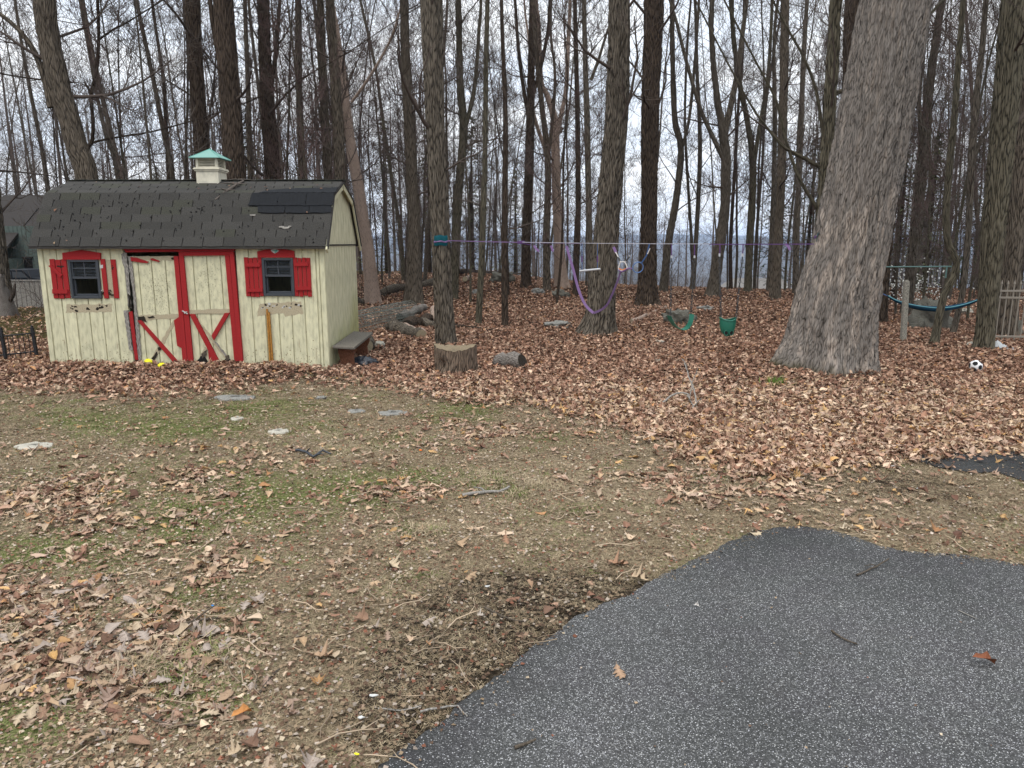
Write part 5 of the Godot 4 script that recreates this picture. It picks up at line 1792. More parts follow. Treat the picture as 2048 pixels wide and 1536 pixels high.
	ground_leaf("tan long leaf on the soil left of the driveway", 820, 1196, 0.115, 1.6, oak, Color(0.50, 0.36, 0.22))
	ground_leaf("curled brown leaf on the soil between the tan leaf and the driveway", 1060, 1178, 0.06, 0.4, oval, Color(0.42, 0.27, 0.17), 0.4)
	ground_leaf("pale oak leaf lying over the driveway's far edge", 1508, 1071, 0.115, 1.7, oak, Color(0.56, 0.44, 0.29))
	ground_leaf("pale oak leaf just right of the driveway's tip", 1690, 1064, 0.09, 1.4, oak2, Color(0.58, 0.48, 0.34))
	ground_leaf("red-brown star-shaped oak leaf on the lawn above the soil", 1014, 1086, 0.10, 0.2, oak, Color(0.36, 0.20, 0.12), 0.4)
	ground_leaf("pale leaf with a dark twin at the left of the bare soil", 786, 1140, 0.11, 1.0, maple, Color(0.58, 0.46, 0.31))
	ground_leaf("pale three-pointed leaf on the bare dark soil", 963, 1243, 0.06, 2.0, maple, Color(0.56, 0.48, 0.4), 0.4)
	ground_leaf("tan leaf at the lower edge of the lawn", 475, 1518, 0.085, 2.4, maple, Color(0.54, 0.41, 0.27))
	ground_leaf("light brown leaf above the large oak leaf with holes", 608, 1296, 0.075, 0.4, oval, Color(0.50, 0.34, 0.2))
	ground_leaf("orange-brown leaf curled on the lawn left of the stick", 765, 974, 0.1, 1.4, oval, Color(0.52, 0.3, 0.14), 0.3)
	ground_leaf("light tan leaf heap's topmost leaf below the great tree", 1634, 946, 0.12, 1.5, oak2, Color(0.42, 0.26, 0.16), 0.3)

# ---------------------------------------------------------------- slackline and what hangs from it
var line_a: Vector3
var line_b: Vector3
func on_line(px: float) -> Vector3:
	var lo := 0.0
	var hi := 1.0
	for i in 30:
		var m := (lo + hi) / 2.0
		if seen(line_a.lerp(line_b, m)).x < px:
			lo = m
		else:
			hi = m
	var f := (lo + hi) / 2.0
	return line_a.lerp(line_b, f) - Vector3(0, 0.10 * f * (1.0 - f), 0)

func hung(px: float, py: float) -> Vector3:          # a place below the line, as far off as the line is there
	return at(px, py, -on_line(px).z)

func strap(s: Shape, pts: PackedVector3Array, w: float, thick := 0.004, twist := 0.0) -> void:
	s.smooth = false
	for i in pts.size() - 1:
		var dir := (pts[i + 1] - pts[i]).normalized()
		var a := twist * i
		var side := dir.cross(Vector3(sin(a) * 0.7, 0.0, 1.0)).normalized() * w / 2.0
		var th := dir.cross(side).normalized() * thick / 2.0
		s.quad(pts[i] - side + th, pts[i] + side + th, pts[i + 1] + side + th, pts[i + 1] - side + th)
		s.quad(pts[i] - side - th, pts[i] + side - th, pts[i + 1] + side - th, pts[i + 1] - side - th)
		s.quad(pts[i] - side - th, pts[i] - side + th, pts[i + 1] - side + th, pts[i + 1] - side - th)
		s.quad(pts[i] + side - th, pts[i] + side + th, pts[i + 1] + side + th, pts[i + 1] + side - th)

func hung_path(q: Array, step := 0.06) -> PackedVector3Array:
	var p := PackedVector3Array()
	var w := PackedFloat32Array()
	for a in q:
		p.append(hung(a[0], a[1]) + Vector3(0, 0, a[2] if a.size() > 2 else 0.0))
		w.append(1.0)
	return resampled(p, w, step)[0]

func cord(s: Shape, p: PackedVector3Array, r: float) -> void:
	var w := PackedFloat32Array()
	w.resize(p.size())
	w.fill(r)
	s.tube(p, w, 5)

func chain_links(s: Shape, a: Vector3, b: Vector3, r := 0.0045) -> void:
	var m := int(a.distance_to(b) / 0.045)
	var dir := (b - a).normalized()
	for i in m:
		var c := a.lerp(b, (i + 0.5) / m)
		var side := (Vector3.RIGHT if i % 2 else Vector3.BACK)
		var p := PackedVector3Array()
		var w := PackedFloat32Array()
		for k in 7:
			var an := TAU * k / 6.0
			p.append(c + dir * cos(an) * 0.032 + side * sin(an) * 0.014)
			w.append(r)
		s.tube(p, w, 4)

func build_slackline(tree_a: Vector3, tree_b: Vector3) -> void:
	line_a = at(888, 481, 12.92)
	line_b = at(1630, 488, 9.95)
	var s := Shape.new()
	var pts := PackedVector3Array()
	for px in [896, 940, 990, 1040, 1090, 1140, 1165]:
		pts.append(on_line(px))
	var root := thing("slackline", "purple and grey slackline stretched from the strap tree to the great leaning tree", "slackline", Vector3.ZERO)
	strap(s, pts, 0.013, 0.004)
	part("purple_webbing", s, mats.purple, root)
	s = Shape.new()
	pts = PackedVector3Array()
	for px in [1040, 1100, 1200, 1300, 1420]:
		pts.append(on_line(px) + Vector3(0, 0.004, 0.004))
	cord(s, pts, 0.004)
	part("grey_line", s, mats.line_grey, root)
	s = Shape.new()
	pts = PackedVector3Array()
	for px in [1418, 1480, 1560, 1628]:
		pts.append(on_line(px))
	strap(s, pts, 0.012, 0.004)
	part("dark_webbing", s, mats.purple_dark, root)
	var r := Shape.new()
	r.box(on_line(1042), Vector3(0.12, 0.05, 0.04), Basis.IDENTITY, 0.006)
	r.box(on_line(1042) + Vector3(0.10, -0.03, 0), Vector3(0.14, 0.014, 0.03), Basis(Vector3.BACK, -0.2), 0.004)
	part("ratchet", r, mats.purple_dark, root)
	s = Shape.new()
	for q in [[[1068, 491], [1072, 497], [1078, 503]], [[1102, 491], [1104, 497], [1106, 503]], [[1571, 488], [1576, 492], [1580, 500]]]:
		strap(s, hung_path(q, 0.03), 0.035)
	part("loose_end", s, mats.purple, root)
	# sleeves that protect the bark
	root = thing("tree_protector", "teal felt sleeve wrapped round the strap tree under purple webbing", "tree protector", tree_a)
	ring_sleeve(root, 0.171, 0.175, mats.teal, "sleeve", 0.0, -2.2, -0.80)
	ring_sleeve(root, 0.180, 0.03, mats.purple, "webbing", -0.02, -2.2, -0.5)
	root = thing("tree_protector", "teal felt sleeve wrapped round the great leaning tree at the line's end", "tree protector", tree_b)
	root.rotation.z = -0.20
	ring_sleeve(root, 0.468, 0.15, mats.teal, "sleeve", 0.0, 1.75, 3.22)
	ring_sleeve(root, 0.482, 0.04, mats.purple_dark, "webbing", 0.0, 1.75, 3.2)

	# long purple strap hanging in a loop
	root = thing("strap_loop", "long purple strap hanging from the slackline in a deep loop", "strap", Vector3.ZERO)
	s = Shape.new()
	strap(s, hung_path([[1133, 492], [1136, 503], [1141, 520], [1147, 541], [1155, 572], [1164, 597], [1174, 614], [1187, 626]]), 0.042, 0.004, 0.02)
	part("falling_side", s, mats.purple, root)
	s = Shape.new()
	strap(s, hung_path([[1187, 626], [1200, 621], [1213, 611], [1222, 594], [1229, 578], [1236, 560], [1241, 544]]), 0.034, 0.004, 0.09)
	part("rising_side", s, mats.purple, root)
	# trapeze bar
	root = thing("trapeze_bar", "grey trapeze bar on two dark blue ropes below the slackline", "trapeze", Vector3.ZERO)
	s = Shape.new()
	s.rod(hung(1160, 542), hung(1200, 538) + Vector3(0, 0, 0.02), 0.016, 8)
	part("bar", s, mats.steel, root)
	for q in [[1164, 541], [1195, 539]]:
		s = Shape.new()
		cord(s, PackedVector3Array([on_line(q[0]), hung(q[0], q[1])]), 0.006)
		part("rope", s, mats.rope_blue, root)
		s = Shape.new()
		s.rod(hung(q[0], 512), hung(q[0], 524), 0.013, 6)
		part("clip", s, mats.purple_dark, root)
	# rope hold: white ropes to a triangle of rings with purple and orange wraps
	root = thing("rope_hold", "triangular white rope hold with orange and purple wraps hung from the slackline", "rope hold", Vector3.ZERO)
	s = Shape.new()
	strap(s, hung_path([[1227, 494], [1230, 500], [1232, 505]], 0.03), 0.04)
	part("purple_tail", s, mats.purple, root)
	s = Shape.new()
	cord(s, hung_path([[1231, 504], [1237, 515], [1241, 524]]), 0.009)
	cord(s, hung_path([[1260, 511], [1254, 519], [1249, 525]]), 0.009)
	cord(s, hung_path([[1240, 525], [1244, 523.5], [1250, 525], [1254, 535], [1250, 540], [1240, 541], [1237, 536], [1239, 529], [1240, 525]], 0.02), 0.009)
	part("white_rope", s, mats.rope_white, root)
	s = Shape.new()
	cord(s, PackedVector3Array([hung(1236, 514), hung(1240, 522)]), 0.013)
	cord(s, PackedVector3Array([hung(1259, 513), hung(1252, 522)]), 0.013)
	cord(s, PackedVector3Array([on_line(1263), hung(1260, 511)]), 0.006)
	part("black_grip", s, mats.chain, root)
	s = Shape.new()
	cord(s, hung_path([[1238, 537], [1245, 540], [1252, 537]], 0.02), 0.012)
	part("orange_wrap", s, mats.ring_orange, root)
	s = Shape.new()
	cord(s, hung_path([[1237, 540], [1243, 543], [1249, 541], [1256, 537], [1266, 537.5]], 0.02), 0.013)
	part("purple_wrap", s, mats.purple, root)
	# blue ring
	root = thing("gym_ring", "blue gym ring hung from the slackline beside the rope hold", "gym ring", Vector3.ZERO)
	s = Shape.new()
	var c := hung(1276, 535)
	var ring := PackedVector3Array()
	for k in 25:
		ring.append(c + Vector3(cos(k * TAU / 24), sin(k * TAU / 24), 0.3 * sin(k * TAU / 24)) * 0.078)
	cord(s, ring, 0.009)
	part("ring", s, mats.ring_blue, root)
	s = Shape.new()
	strap(s, PackedVector3Array([on_line(1299), hung(1293, 511), hung(1282, 527)]), 0.02)
	part("strap", s, mats.rope_blue, root)
	s = Shape.new()
	cord(s, PackedVector3Array([hung(1300, 497), hung(1295, 508)]), 0.008)
	part("white_cord", s, mats.rope_white, root)
	# belt swing
	root = thing("belt_swing", "green belt swing hanging on two dark chains from the slackline", "swing", Vector3.ZERO)
	for q in [[1343, 1341, 631, 0.0], [1389, 1386, 629, -0.12]]:
		s = Shape.new()
		strap(s, PackedVector3Array([on_line(q[0]), hung(q[0], 503), hung(q[0], 512)]), 0.014)
		part("hanger", s, mats.purple_dark, root)
		s = Shape.new()
		s.rod(hung(q[0], 511), hung(q[0], 516), 0.014, 6)
		part("clip", s, mats.steel, root)
		s = Shape.new()
		chain_links(s, hung(q[0], 516), hung(q[1], q[2]) + Vector3(0, 0, q[3]))
		part("chain", s, mats.chain, root)
	var arc := hung_path([[1338, 632], [1342, 641], [1349, 651], [1357, 657], [1366, 659], [1374, 655], [1381, 644], [1387, 630, -0.1]], 0.03)
	p_strap(root, arc, 0.14)
	# bucket swing for a small child
	root = thing("bucket_swing", "dark green toddler bucket swing with leg holes on two dark chains", "swing", Vector3.ZERO)
	for q in [[1440, 1442, 638], [1486, 1472, 638]]:
		s = Shape.new()
		strap(s, PackedVector3Array([on_line(q[0]), hung(q[0], 500), hung(q[0] - 1, 508)]), 0.014)
		part("hanger", s, mats.purple_dark, root)
		s = Shape.new()
		s.rod(hung(q[0] - 1, 507), hung(q[0] - 1, 513), 0.014, 6)
		part("clip", s, mats.steel, root)
		s = Shape.new()
		chain_links(s, hung(q[0] - 1, 513), hung(q[1], q[2]), 0.005)
		part("chain", s, mats.chain, root)
	c = hung(1455, 654)
	var pp := PackedVector3Array()
	var tt := PackedVector2Array()
	for i in 10:
		for j in 33:
			var a := TAU * (j % 32) / 32.0
			var f := i / 9.0
			var rr := lerpf(0.118, 0.085, f * f) * (1.0 - 0.5 * pow(f, 6.0))
			var front := maxf(0.0, -sin(a))
			pp.append(Vector3(cos(a) * rr, 0.115 - 0.235 * f + (0.02 * cos(2.0 * a) * (1.0 - f)) - 0.01 * front, -sin(a) * rr * 0.85))
			tt.append(Vector2(j, i))
	s = Shape.new()
	s.grid(pp, 33, tt, PackedColorArray(), true, true)
	put("bucket", s.mesh(), mats.green_plastic, root, c)
	s = Shape.new()
	var rim := PackedVector3Array()
	for j in 33:
		var a := TAU * j / 32.0
		rim.append(c + Vector3(cos(a) * 0.119, 0.116 + 0.02 * cos(2.0 * a), -sin(a) * 0.101))
	cord(s, rim, 0.009)
	part("rim", s, mats.green_plastic, root)
	for sx in [-1, 1]:
		s = Shape.new()
		var o := PackedVector2Array()
		for k in 12:
			o.append(Vector2(sx * 0.036 + cos(k * TAU / 12) * 0.026, -0.075 + sin(k * TAU / 12) * 0.034))
		s.slab(o, 0.073, 0.080)
		put("leg_hole", s.mesh(), mats.hole, root, c)
		s = Shape.new()
		var lip := PackedVector3Array()
		for k in 13:
			lip.append(c + Vector3(sx * 0.036 + cos(k * TAU / 12) * 0.028, -0.075 + sin(k * TAU / 12) * 0.036, 0.081))
		cord(s, lip, 0.005)
		part("leg_hole_rim", s, mats.green_plastic, root)

func p_strap(root: Node3D, arc: PackedVector3Array, wide: float) -> void:
	var s := Shape.new()
	s.smooth = false
	for i in arc.size() - 1:
		var d := Vector3(0.25, 0, 1).normalized() * wide / 2.0
		var up := Vector3(0, 0.006, 0)
		s.quad(arc[i] - d + up, arc[i] + d + up, arc[i + 1] + d + up, arc[i + 1] - d + up)
		s.quad(arc[i] - d - up, arc[i] + d - up, arc[i + 1] + d - up, arc[i + 1] - d - up)
		s.quad(arc[i] + d - up, arc[i] + d + up, arc[i + 1] + d + up, arc[i + 1] + d - up)
		s.quad(arc[i] - d - up, arc[i] - d + up, arc[i + 1] - d + up, arc[i + 1] - d - up)
	part("belt_seat", s, mats.green_plastic, root)

func ring_sleeve(root: Node3D, r: float, high: float, mat: Material, called: String, dy: float, from := 0.0, to := TAU) -> void:
	var p := PackedVector3Array()
	var t := PackedVector2Array()
	for i in 6:
		for j in 41:
			var a := lerpf(from, to, j / 40.0)
			var rr := r + (0.012 if i > 0 and i < 5 else 0.0) + 0.004 * sin(a * 11.0 + i)
			p.append(Vector3(cos(a) * rr, dy + high * (i / 5.0 - 0.5) + 0.006 * sin(a * 7.0), -sin(a) * rr))
			t.append(Vector2(j / 6.0, i / 5.0))
	var s := Shape.new()
	s.grid(p, 41, t, PackedColorArray(), to - from > 6.0)
	part(called, s, mat, root)

# ---------------------------------------------------------------- right-hand side: post, hammock, fence
func build_right_side() -> void:
	var base := on_ground(1806, 684)
	var top := at(1813, 563, -base.z)
	var root := thing("wooden_post", "grey square wooden post standing in the leaves right of the great tree", "post", base)
	var dir := (top - base).normalized()
	var lean := Basis(Vector3(0, 0, 1).cross(dir).normalized() * -1.0, dir, Vector3(0, 0, 1))
	part("shaft", Shape.new().box((top - base) / 2.0 - dir * 0.05, Vector3(0.085, (top - base).length() + 0.1, 0.085), lean, 0.006), mats.post, root)
	part("cap", Shape.new().box(top - base + dir * 0.012, Vector3(0.05, 0.03, 0.05), lean, 0.006), mats.post, root)
	var hs := Shape.new()
	for f in [0.3, 0.55, 0.8, 0.92]:
		hs.disc((top - base) * f + Vector3(0.01, 0, 0.0445), Vector3.BACK, 0.008, 8)
	part("bolt_hole", hs, mats.hole, root)
	# hammock rolled long and thin
	var d := 13.9
	root = thing("hammock", "dark blue hammock with a pale teal edge slung at the right before the boulder", "hammock", Vector3.ZERO)
	var pts := PackedVector3Array()
	var edge := PackedVector3Array()
	var w := PackedFloat32Array()
	var s := Shape.new()
	var rows := PackedVector3Array()
	var t := PackedVector2Array()
	var q := [[1775, 592], [1790, 601], [1812, 609], [1840, 615], [1870, 618], [1900, 616], [1930, 609], [1950, 602], [1966, 596]]
	for i in q.size():
		pts.append(at(q[i][0], q[i][1], d - 0.08 * i))
		w.append(1.0)
	pts = resampled(pts, w, 0.06)[0]
	for i in pts.size():
		var f := float(i) / (pts.size() - 1)
		var r := 0.016 + 0.032 * sin(f * PI)
		for j in 13:
			var a := TAU * (j % 12) / 12.0
			rows.append(pts[i] + Vector3(0.0, cos(a) * r * (1.0 + 0.15 * sin(a * 3.0 + i * 0.4)), sin(a) * r * 1.5))
			t.append(Vector2(j, i))
		edge.append(pts[i] + Vector3(0, r * 0.55, r * 1.35))
	s.grid(rows, 13, t, PackedColorArray(), true, true)
	part("cloth", s, mats.hammock, root)
	s = Shape.new()
	cord(s, edge, 0.009)
	part("pale_edge", s, mats.hammock_edge, root)
	s = Shape.new()
	cord(s, PackedVector3Array([pts[0], at(1762, 586, d + 0.2)]), 0.008)
	cord(s, PackedVector3Array([pts[pts.size() - 1], at(1972, 590, 12.75)]), 0.008)
	part("rope", s, mats.rope_blue, root)
	# pale teal metal bar behind it
	root = thing("metal_bar", "pale teal metal bar held level among the trees above the hammock, one short arm hanging", "bar", Vector3.ZERO)
	s = Shape.new()
	s.rod(at(1745, 534, 16.0), at(1906, 533, 15.0), 0.014, 8)
	part("bar", s, mats.pole_teal, root)
	s = Shape.new()
	s.rod(at(1894, 534, 15.05), at(1891, 556, 15.05), 0.016, 8)
	part("arm", s, mats.pole_teal, root)
	# beige picket fence of metal
	root = thing("metal_fence", "beige metal picket fence section with pointed pickets at the right edge", "fence", Vector3.ZERO)
	var f0 := at(1986, 680, 13.3)
	var f1 := f0 + Vector3(2.6, 0.0, 0.35)
	var g := ground(f0.x, f0.z)
	for k in 3:
		var y: float = [0.10, 0.80, 0.92][k]
		s = Shape.new()
		s.box((f0 + f1) / 2.0 + Vector3(0, g + y - f0.y, 0), Vector3((f1 - f0).length(), 0.035, 0.03), Basis(Vector3.UP, -atan2(f1.z - f0.z, f1.x - f0.x)), 0.003)
		part("rail", s, mats.beige_metal, root)
	for i in 25:
		var c := f0.lerp(f1, (i + 0.3) / 25.0)
		c.y = g
		s = Shape.new()
		s.box(c + Vector3(0, 0.53, 0.0), Vector3(0.017, 1.0, 0.017), Basis.IDENTITY)
		s.tube(PackedVector3Array([c + Vector3(0, 1.02, 0), c + Vector3(0, 1.05, 0), c + Vector3(0, 1.11, 0)]), PackedFloat32Array([0.010, 0.018, 0.002]), 6)
		s.smooth = false
		part("picket", s, mats.beige_metal, root)
	# pale plastic sheet at the tree's foot
	var p := PackedVector3Array()
	t = PackedVector2Array()
	for i in 10:
		for j in 14:
			var x := j / 13.0
			var z := i / 9.0
			p.append(Vector3((x - 0.3) * 0.42, 0.02 + 0.13 * exp(-pow((x - 0.25) / 0.3, 2.0)) * sin(z * PI) + 0.05 * fine.get_noise_2d(x * 9.0, z * 9.0), (z - 0.5) * 0.3))
			t.append(Vector2(x, z))
	s = Shape.new()
	s.grid(p, 14, t, PackedColorArray(), false, true)
	tag(put("plastic_sheet", s.mesh(), mats.bag_white, self, on_ground(1995, 699)), "crumpled pale grey plastic sheet at the right foot of the right-hand trunk", "plastic sheet")

# ---------------------------------------------------------------- left-hand side: iron fence, board fence, house, truck
func build_left_side() -> void:
	var root := thing("iron_fence", "black iron garden fence sagging at the left edge beside the shed", "fence", Vector3.ZERO)
	var a := on_ground(77, 716)
	var b := on_ground(-60, 728)
	for k in 2:
		var y: float = [0.11, 0.40][k]
		part("rail", Shape.new().rod(a + Vector3(0, y, 0), b + Vector3(0, y - 0.03, 0), 0.011, 6), mats.iron, root)
	for i in 13:
		var c := a.lerp(b, (i + 0.4) / 13.0)
		var big := i == 0 or i == 6
		var s := Shape.new()
		if big:
			s.box(c + Vector3(0, 0.23, 0), Vector3(0.04, 0.52, 0.04), Basis(Vector3.BACK, 0.05))
			s.box(c + Vector3(-0.013, 0.50, 0), Vector3(0.028, 0.04, 0.028))
		else:
			s.rod(c + Vector3(0, 0.02, 0), c + Vector3(-0.01, 0.40, 0), 0.006, 5)
		part("post" if big else "picket", s, mats.iron, root)
	# weathered board fence
	root = thing("board_fence", "weathered grey board fence before the green house at the left", "fence", Vector3.ZERO)
	for i in 26:
		var c := at(-130 + i * 9.5, 612, 21.0)
		c.y = ground(c.x, c.z)
		var h := 0.74 + rng.randf_range(-0.02, 0.02)
		part("board", Shape.new().box(c + Vector3(0, h / 2.0, 0), Vector3(0.125, h, 0.02), Basis(Vector3.BACK, rng.randf_range(-0.01, 0.01)), 0.003), mats.grey_wood, root)
	part("top_rail", Shape.new().box(at(-10, 612, 21.0) * Vector3(1, 0, 1) + Vector3(0, ground(-14, -21) + 0.76, 0), Vector3(3.6, 0.035, 0.07)), mats.grey_wood, root)
	# dark pick-up truck behind it
	var c := at(52, 600, 23.5)
	c.y = ground(c.x, c.z)
	root = thing("truck", "dark blue-black truck parked behind the board fence, only its cab showing", "truck", c)
	part("body", Shape.new().slab(PackedVector2Array([Vector2(-1.9, 0.3), Vector2(-1.9, 0.72), Vector2(-0.35, 0.74), Vector2(-0.30, 0.98), Vector2(0.45, 0.98), Vector2(0.72, 0.74), Vector2(1.5, 0.66), Vector2(1.55, 0.3)]), -0.7, 0.7), mats.car_paint, root)
	part("window", Shape.new().slab(PackedVector2Array([Vector2(-0.26, 0.75), Vector2(-0.22, 0.93), Vector2(0.1, 0.93), Vector2(0.1, 0.75)]), 0.701, 0.708), mats.frame, root)
	part("window", Shape.new().slab(PackedVector2Array([Vector2(0.14, 0.75), Vector2(0.14, 0.93), Vector2(0.42, 0.93), Vector2(0.6, 0.75)]), 0.701, 0.708), mats.frame, root)
	for x in [-1.25, 1.0]:
		for z in [-0.68, 0.68]:
			var s := Shape.new()
			s.rod(Vector3(x, 0.26, z - 0.09), Vector3(x, 0.26, z + 0.09), 0.27, 18)
			part("wheel", s, mats.tyre, root)
	# green house: garage wing with a low roof, higher part behind
	c = at(30, 600, 29.0)
	c.y = ground(c.x, c.z)
	c.x -= 1.0
	root = thing("green_house", "grey-green timber house with brown shingled roofs behind the shed at the left", "house", c)
	part("wall", Shape.new().box(Vector3(-2.2, 0.4, -1.5), Vector3(5.2, 1.6, 3.0)), mats.house_green, root)
	for i in 30:
		part("wall_board", Shape.new().box(Vector3(-4.7 + i * 0.172, 0.4, 0.012), Vector3(0.16, 1.6, 0.02)), mats.house_green, root)
	part("wing_wall", Shape.new().box(Vector3(1.0, 1.2, -3.2), Vector3(3.4, 2.6, 3.0)), mats.house_green, root)
	for i in 20:
		part("wall_board", Shape.new().box(Vector3(-0.62 + i * 0.172, 1.2, -1.688), Vector3(0.16, 2.6, 0.02)), mats.house_green, root)
	# garage roof rises to the back, courses of shingles stepped
	var roof := part("garage_roof", Shape.new().box(Vector3(-2.3, 2.05, -1.5), Vector3(5.3, 0.06, 4.2), Basis(Vector3.RIGHT, 0.62)), mats.house_roof, root)
	for i in 15:
		var f := -1.95 + i * 0.27
		part("course", Shape.new().box(Basis(Vector3.RIGHT, 0.62) * Vector3(0, 0.038, -f) + Vector3(-2.3, 2.05, -1.5), Vector3(5.3, 0.02, 0.29), Basis(Vector3.RIGHT, 0.66)), mats.house_roof, roof)
	roof = part("wing_roof", Shape.new().box(Vector3(0.55, 3.05, -3.0), Vector3(4.4, 0.07, 2.6), Basis(Vector3.RIGHT, 0.6)), mats.house_roof, root)
	for i in 10:
		var f := -1.2 + i * 0.27
		part("course", Shape.new().box(Basis(Vector3.RIGHT, 0.6) * Vector3(0, 0.042, -f) + Vector3(0.55, 3.05, -3.0), Vector3(4.4, 0.02, 0.29), Basis(Vector3.RIGHT, 0.64)), mats.house_roof, roof)
	part("fascia", Shape.new().box(Vector3(0.55, 2.30, -1.92), Vector3(4.4, 0.14, 0.05)), mats.hole, root)
	var w := part("window", Shape.new().box(Vector3(0.62, 0.75, -1.66), Vector3(0.34, 0.9, 0.03)), mats.hole, root)
	part("frame", Shape.new().box(Vector3(0.62, 1.24, -1.65), Vector3(0.42, 0.06, 0.05)), mats.house_roof, w)
	part("vent", Shape.new().rod(Vector3(-0.35, 0.85, 0.025), Vector3(-0.35, 0.85, 0.065), 0.13, 14), mats.iron, root)
	# broken stub of a dead tree at the very left
	rng.seed = 41
	var g := on_ground(12, 632)
	root = thing("dead_stub", "broken dead tree stub, grey and split, at the left edge before the board fence", "tree stub", g)
	part("stub", trunk_skin(PackedVector3Array([Vector3(0, -0.1, 0), Vector3(0.0, 0.4, 0), Vector3(-0.06, 0.75, 0.02), Vector3(0.05, 1.02, 0)]), PackedFloat32Array([0.2, 0.16, 0.13, 0.03]), 20, 0.06, 0.02, 0.5, 5, 0.9), mats.bark_grey, root)
	var lm := Shape.new()
	lm.tint = grey(0.47)
	part("limb", lm.tube(PackedVector3Array([Vector3(0.08, 0.3, 0), Vector3(0.3, 0.55, 0.05), Vector3(0.36, 0.8, 0.05)]), PackedFloat32Array([0.06, 0.045, 0.02]), 8, 1.0, 1.0), mats.bark_dark, root)

func build_far_house() -> void:
	var d := 66.0
	var c := at(1500, 600, d)
	var gy := ground(c.x, c.z)
	var top := at(1500, 559, d).y - gy
	var eave := at(1500, 606, d).y - gy
	c.y = gy
	var root := thing("neighbour_house", "pale house with a wide grey roof below the crest, seen between trunks", "house", c)
	part("wall", Shape.new().box(Vector3(0.6, eave / 2.0, -2.5), Vector3(8.0, eave, 5.0)), mats.house_wall, root)
	var o := PackedVector2Array([Vector2(-2.9, eave - 0.1), Vector2(-0.6, top), Vector2(3.4, top), Vector2(5.0, eave - 0.1)])
	var s := Shape.new()
	s.smooth = false
	s.quad(Vector3(-3.2, eave - 0.1, 0.5), Vector3(5.2, eave - 0.1, 0.5), Vector3(3.6, top, -2.5), Vector3(-1.0, top, -2.5))
	s.quad(Vector3(-3.2, eave - 0.1, -5.5), Vector3(5.2, eave - 0.1, -5.5), Vector3(3.6, top, -2.5), Vector3(-1.0, top, -2.5))
	s.tri(Vector3(-3.2, eave - 0.1, 0.5), Vector3(-3.2, eave - 0.1, -5.5), Vector3(-1.0, top, -2.5))
	s.tri(Vector3(5.2, eave - 0.1, 0.5), Vector3(5.2, eave - 0.1, -5.5), Vector3(3.6, top, -2.5))
	part("roof", s, mats.roof_grey, root)
	for x in [-2.6, 0.2, 2.6]:
		var w := part("window", Shape.new().box(Vector3(x, eave - 1.2, 0.02), Vector3(0.9, 1.2, 0.06)), mats.hole, root)
		part("frame", Shape.new().box(Vector3(x, eave - 0.56, 0.05), Vector3(1.05, 0.1, 0.06)), mats.white, w)
	# white timber frame beside it
	var e := at(1585, 600, 60.0)
	gy = ground(e.x, e.z)
	e.y = gy
	root = thing("white_porch_frame", "white gabled porch frame of thin posts beside the neighbour's grey roof", "porch", e)
	var h0 := at(1585, 610, 60.0).y - gy
	var h1 := at(1585, 566, 60.0).y - gy
	for x in [-1.0, 0.0, 0.95]:
		part("post", Shape.new().box(Vector3(x, h0 * 0.5 + 0.5, 0), Vector3(0.14, h0 + 1.0 + (0.8 if x == 0.0 else 0.0), 0.14)), mats.white, root)
	part("rafter", Shape.new().rod(Vector3(-1.1, h0 + 1.0, 0), Vector3(0, h1, 0), 0.08, 5), mats.white, root)
	part("rafter", Shape.new().rod(Vector3(1.1, h0 + 0.9, 0), Vector3(0, h1, 0), 0.08, 5), mats.white, root)
	part("deck", Shape.new().box(Vector3(0, 0.2, -1.0), Vector3(2.4, 0.2, 2.4)), mats.house_wall, root)

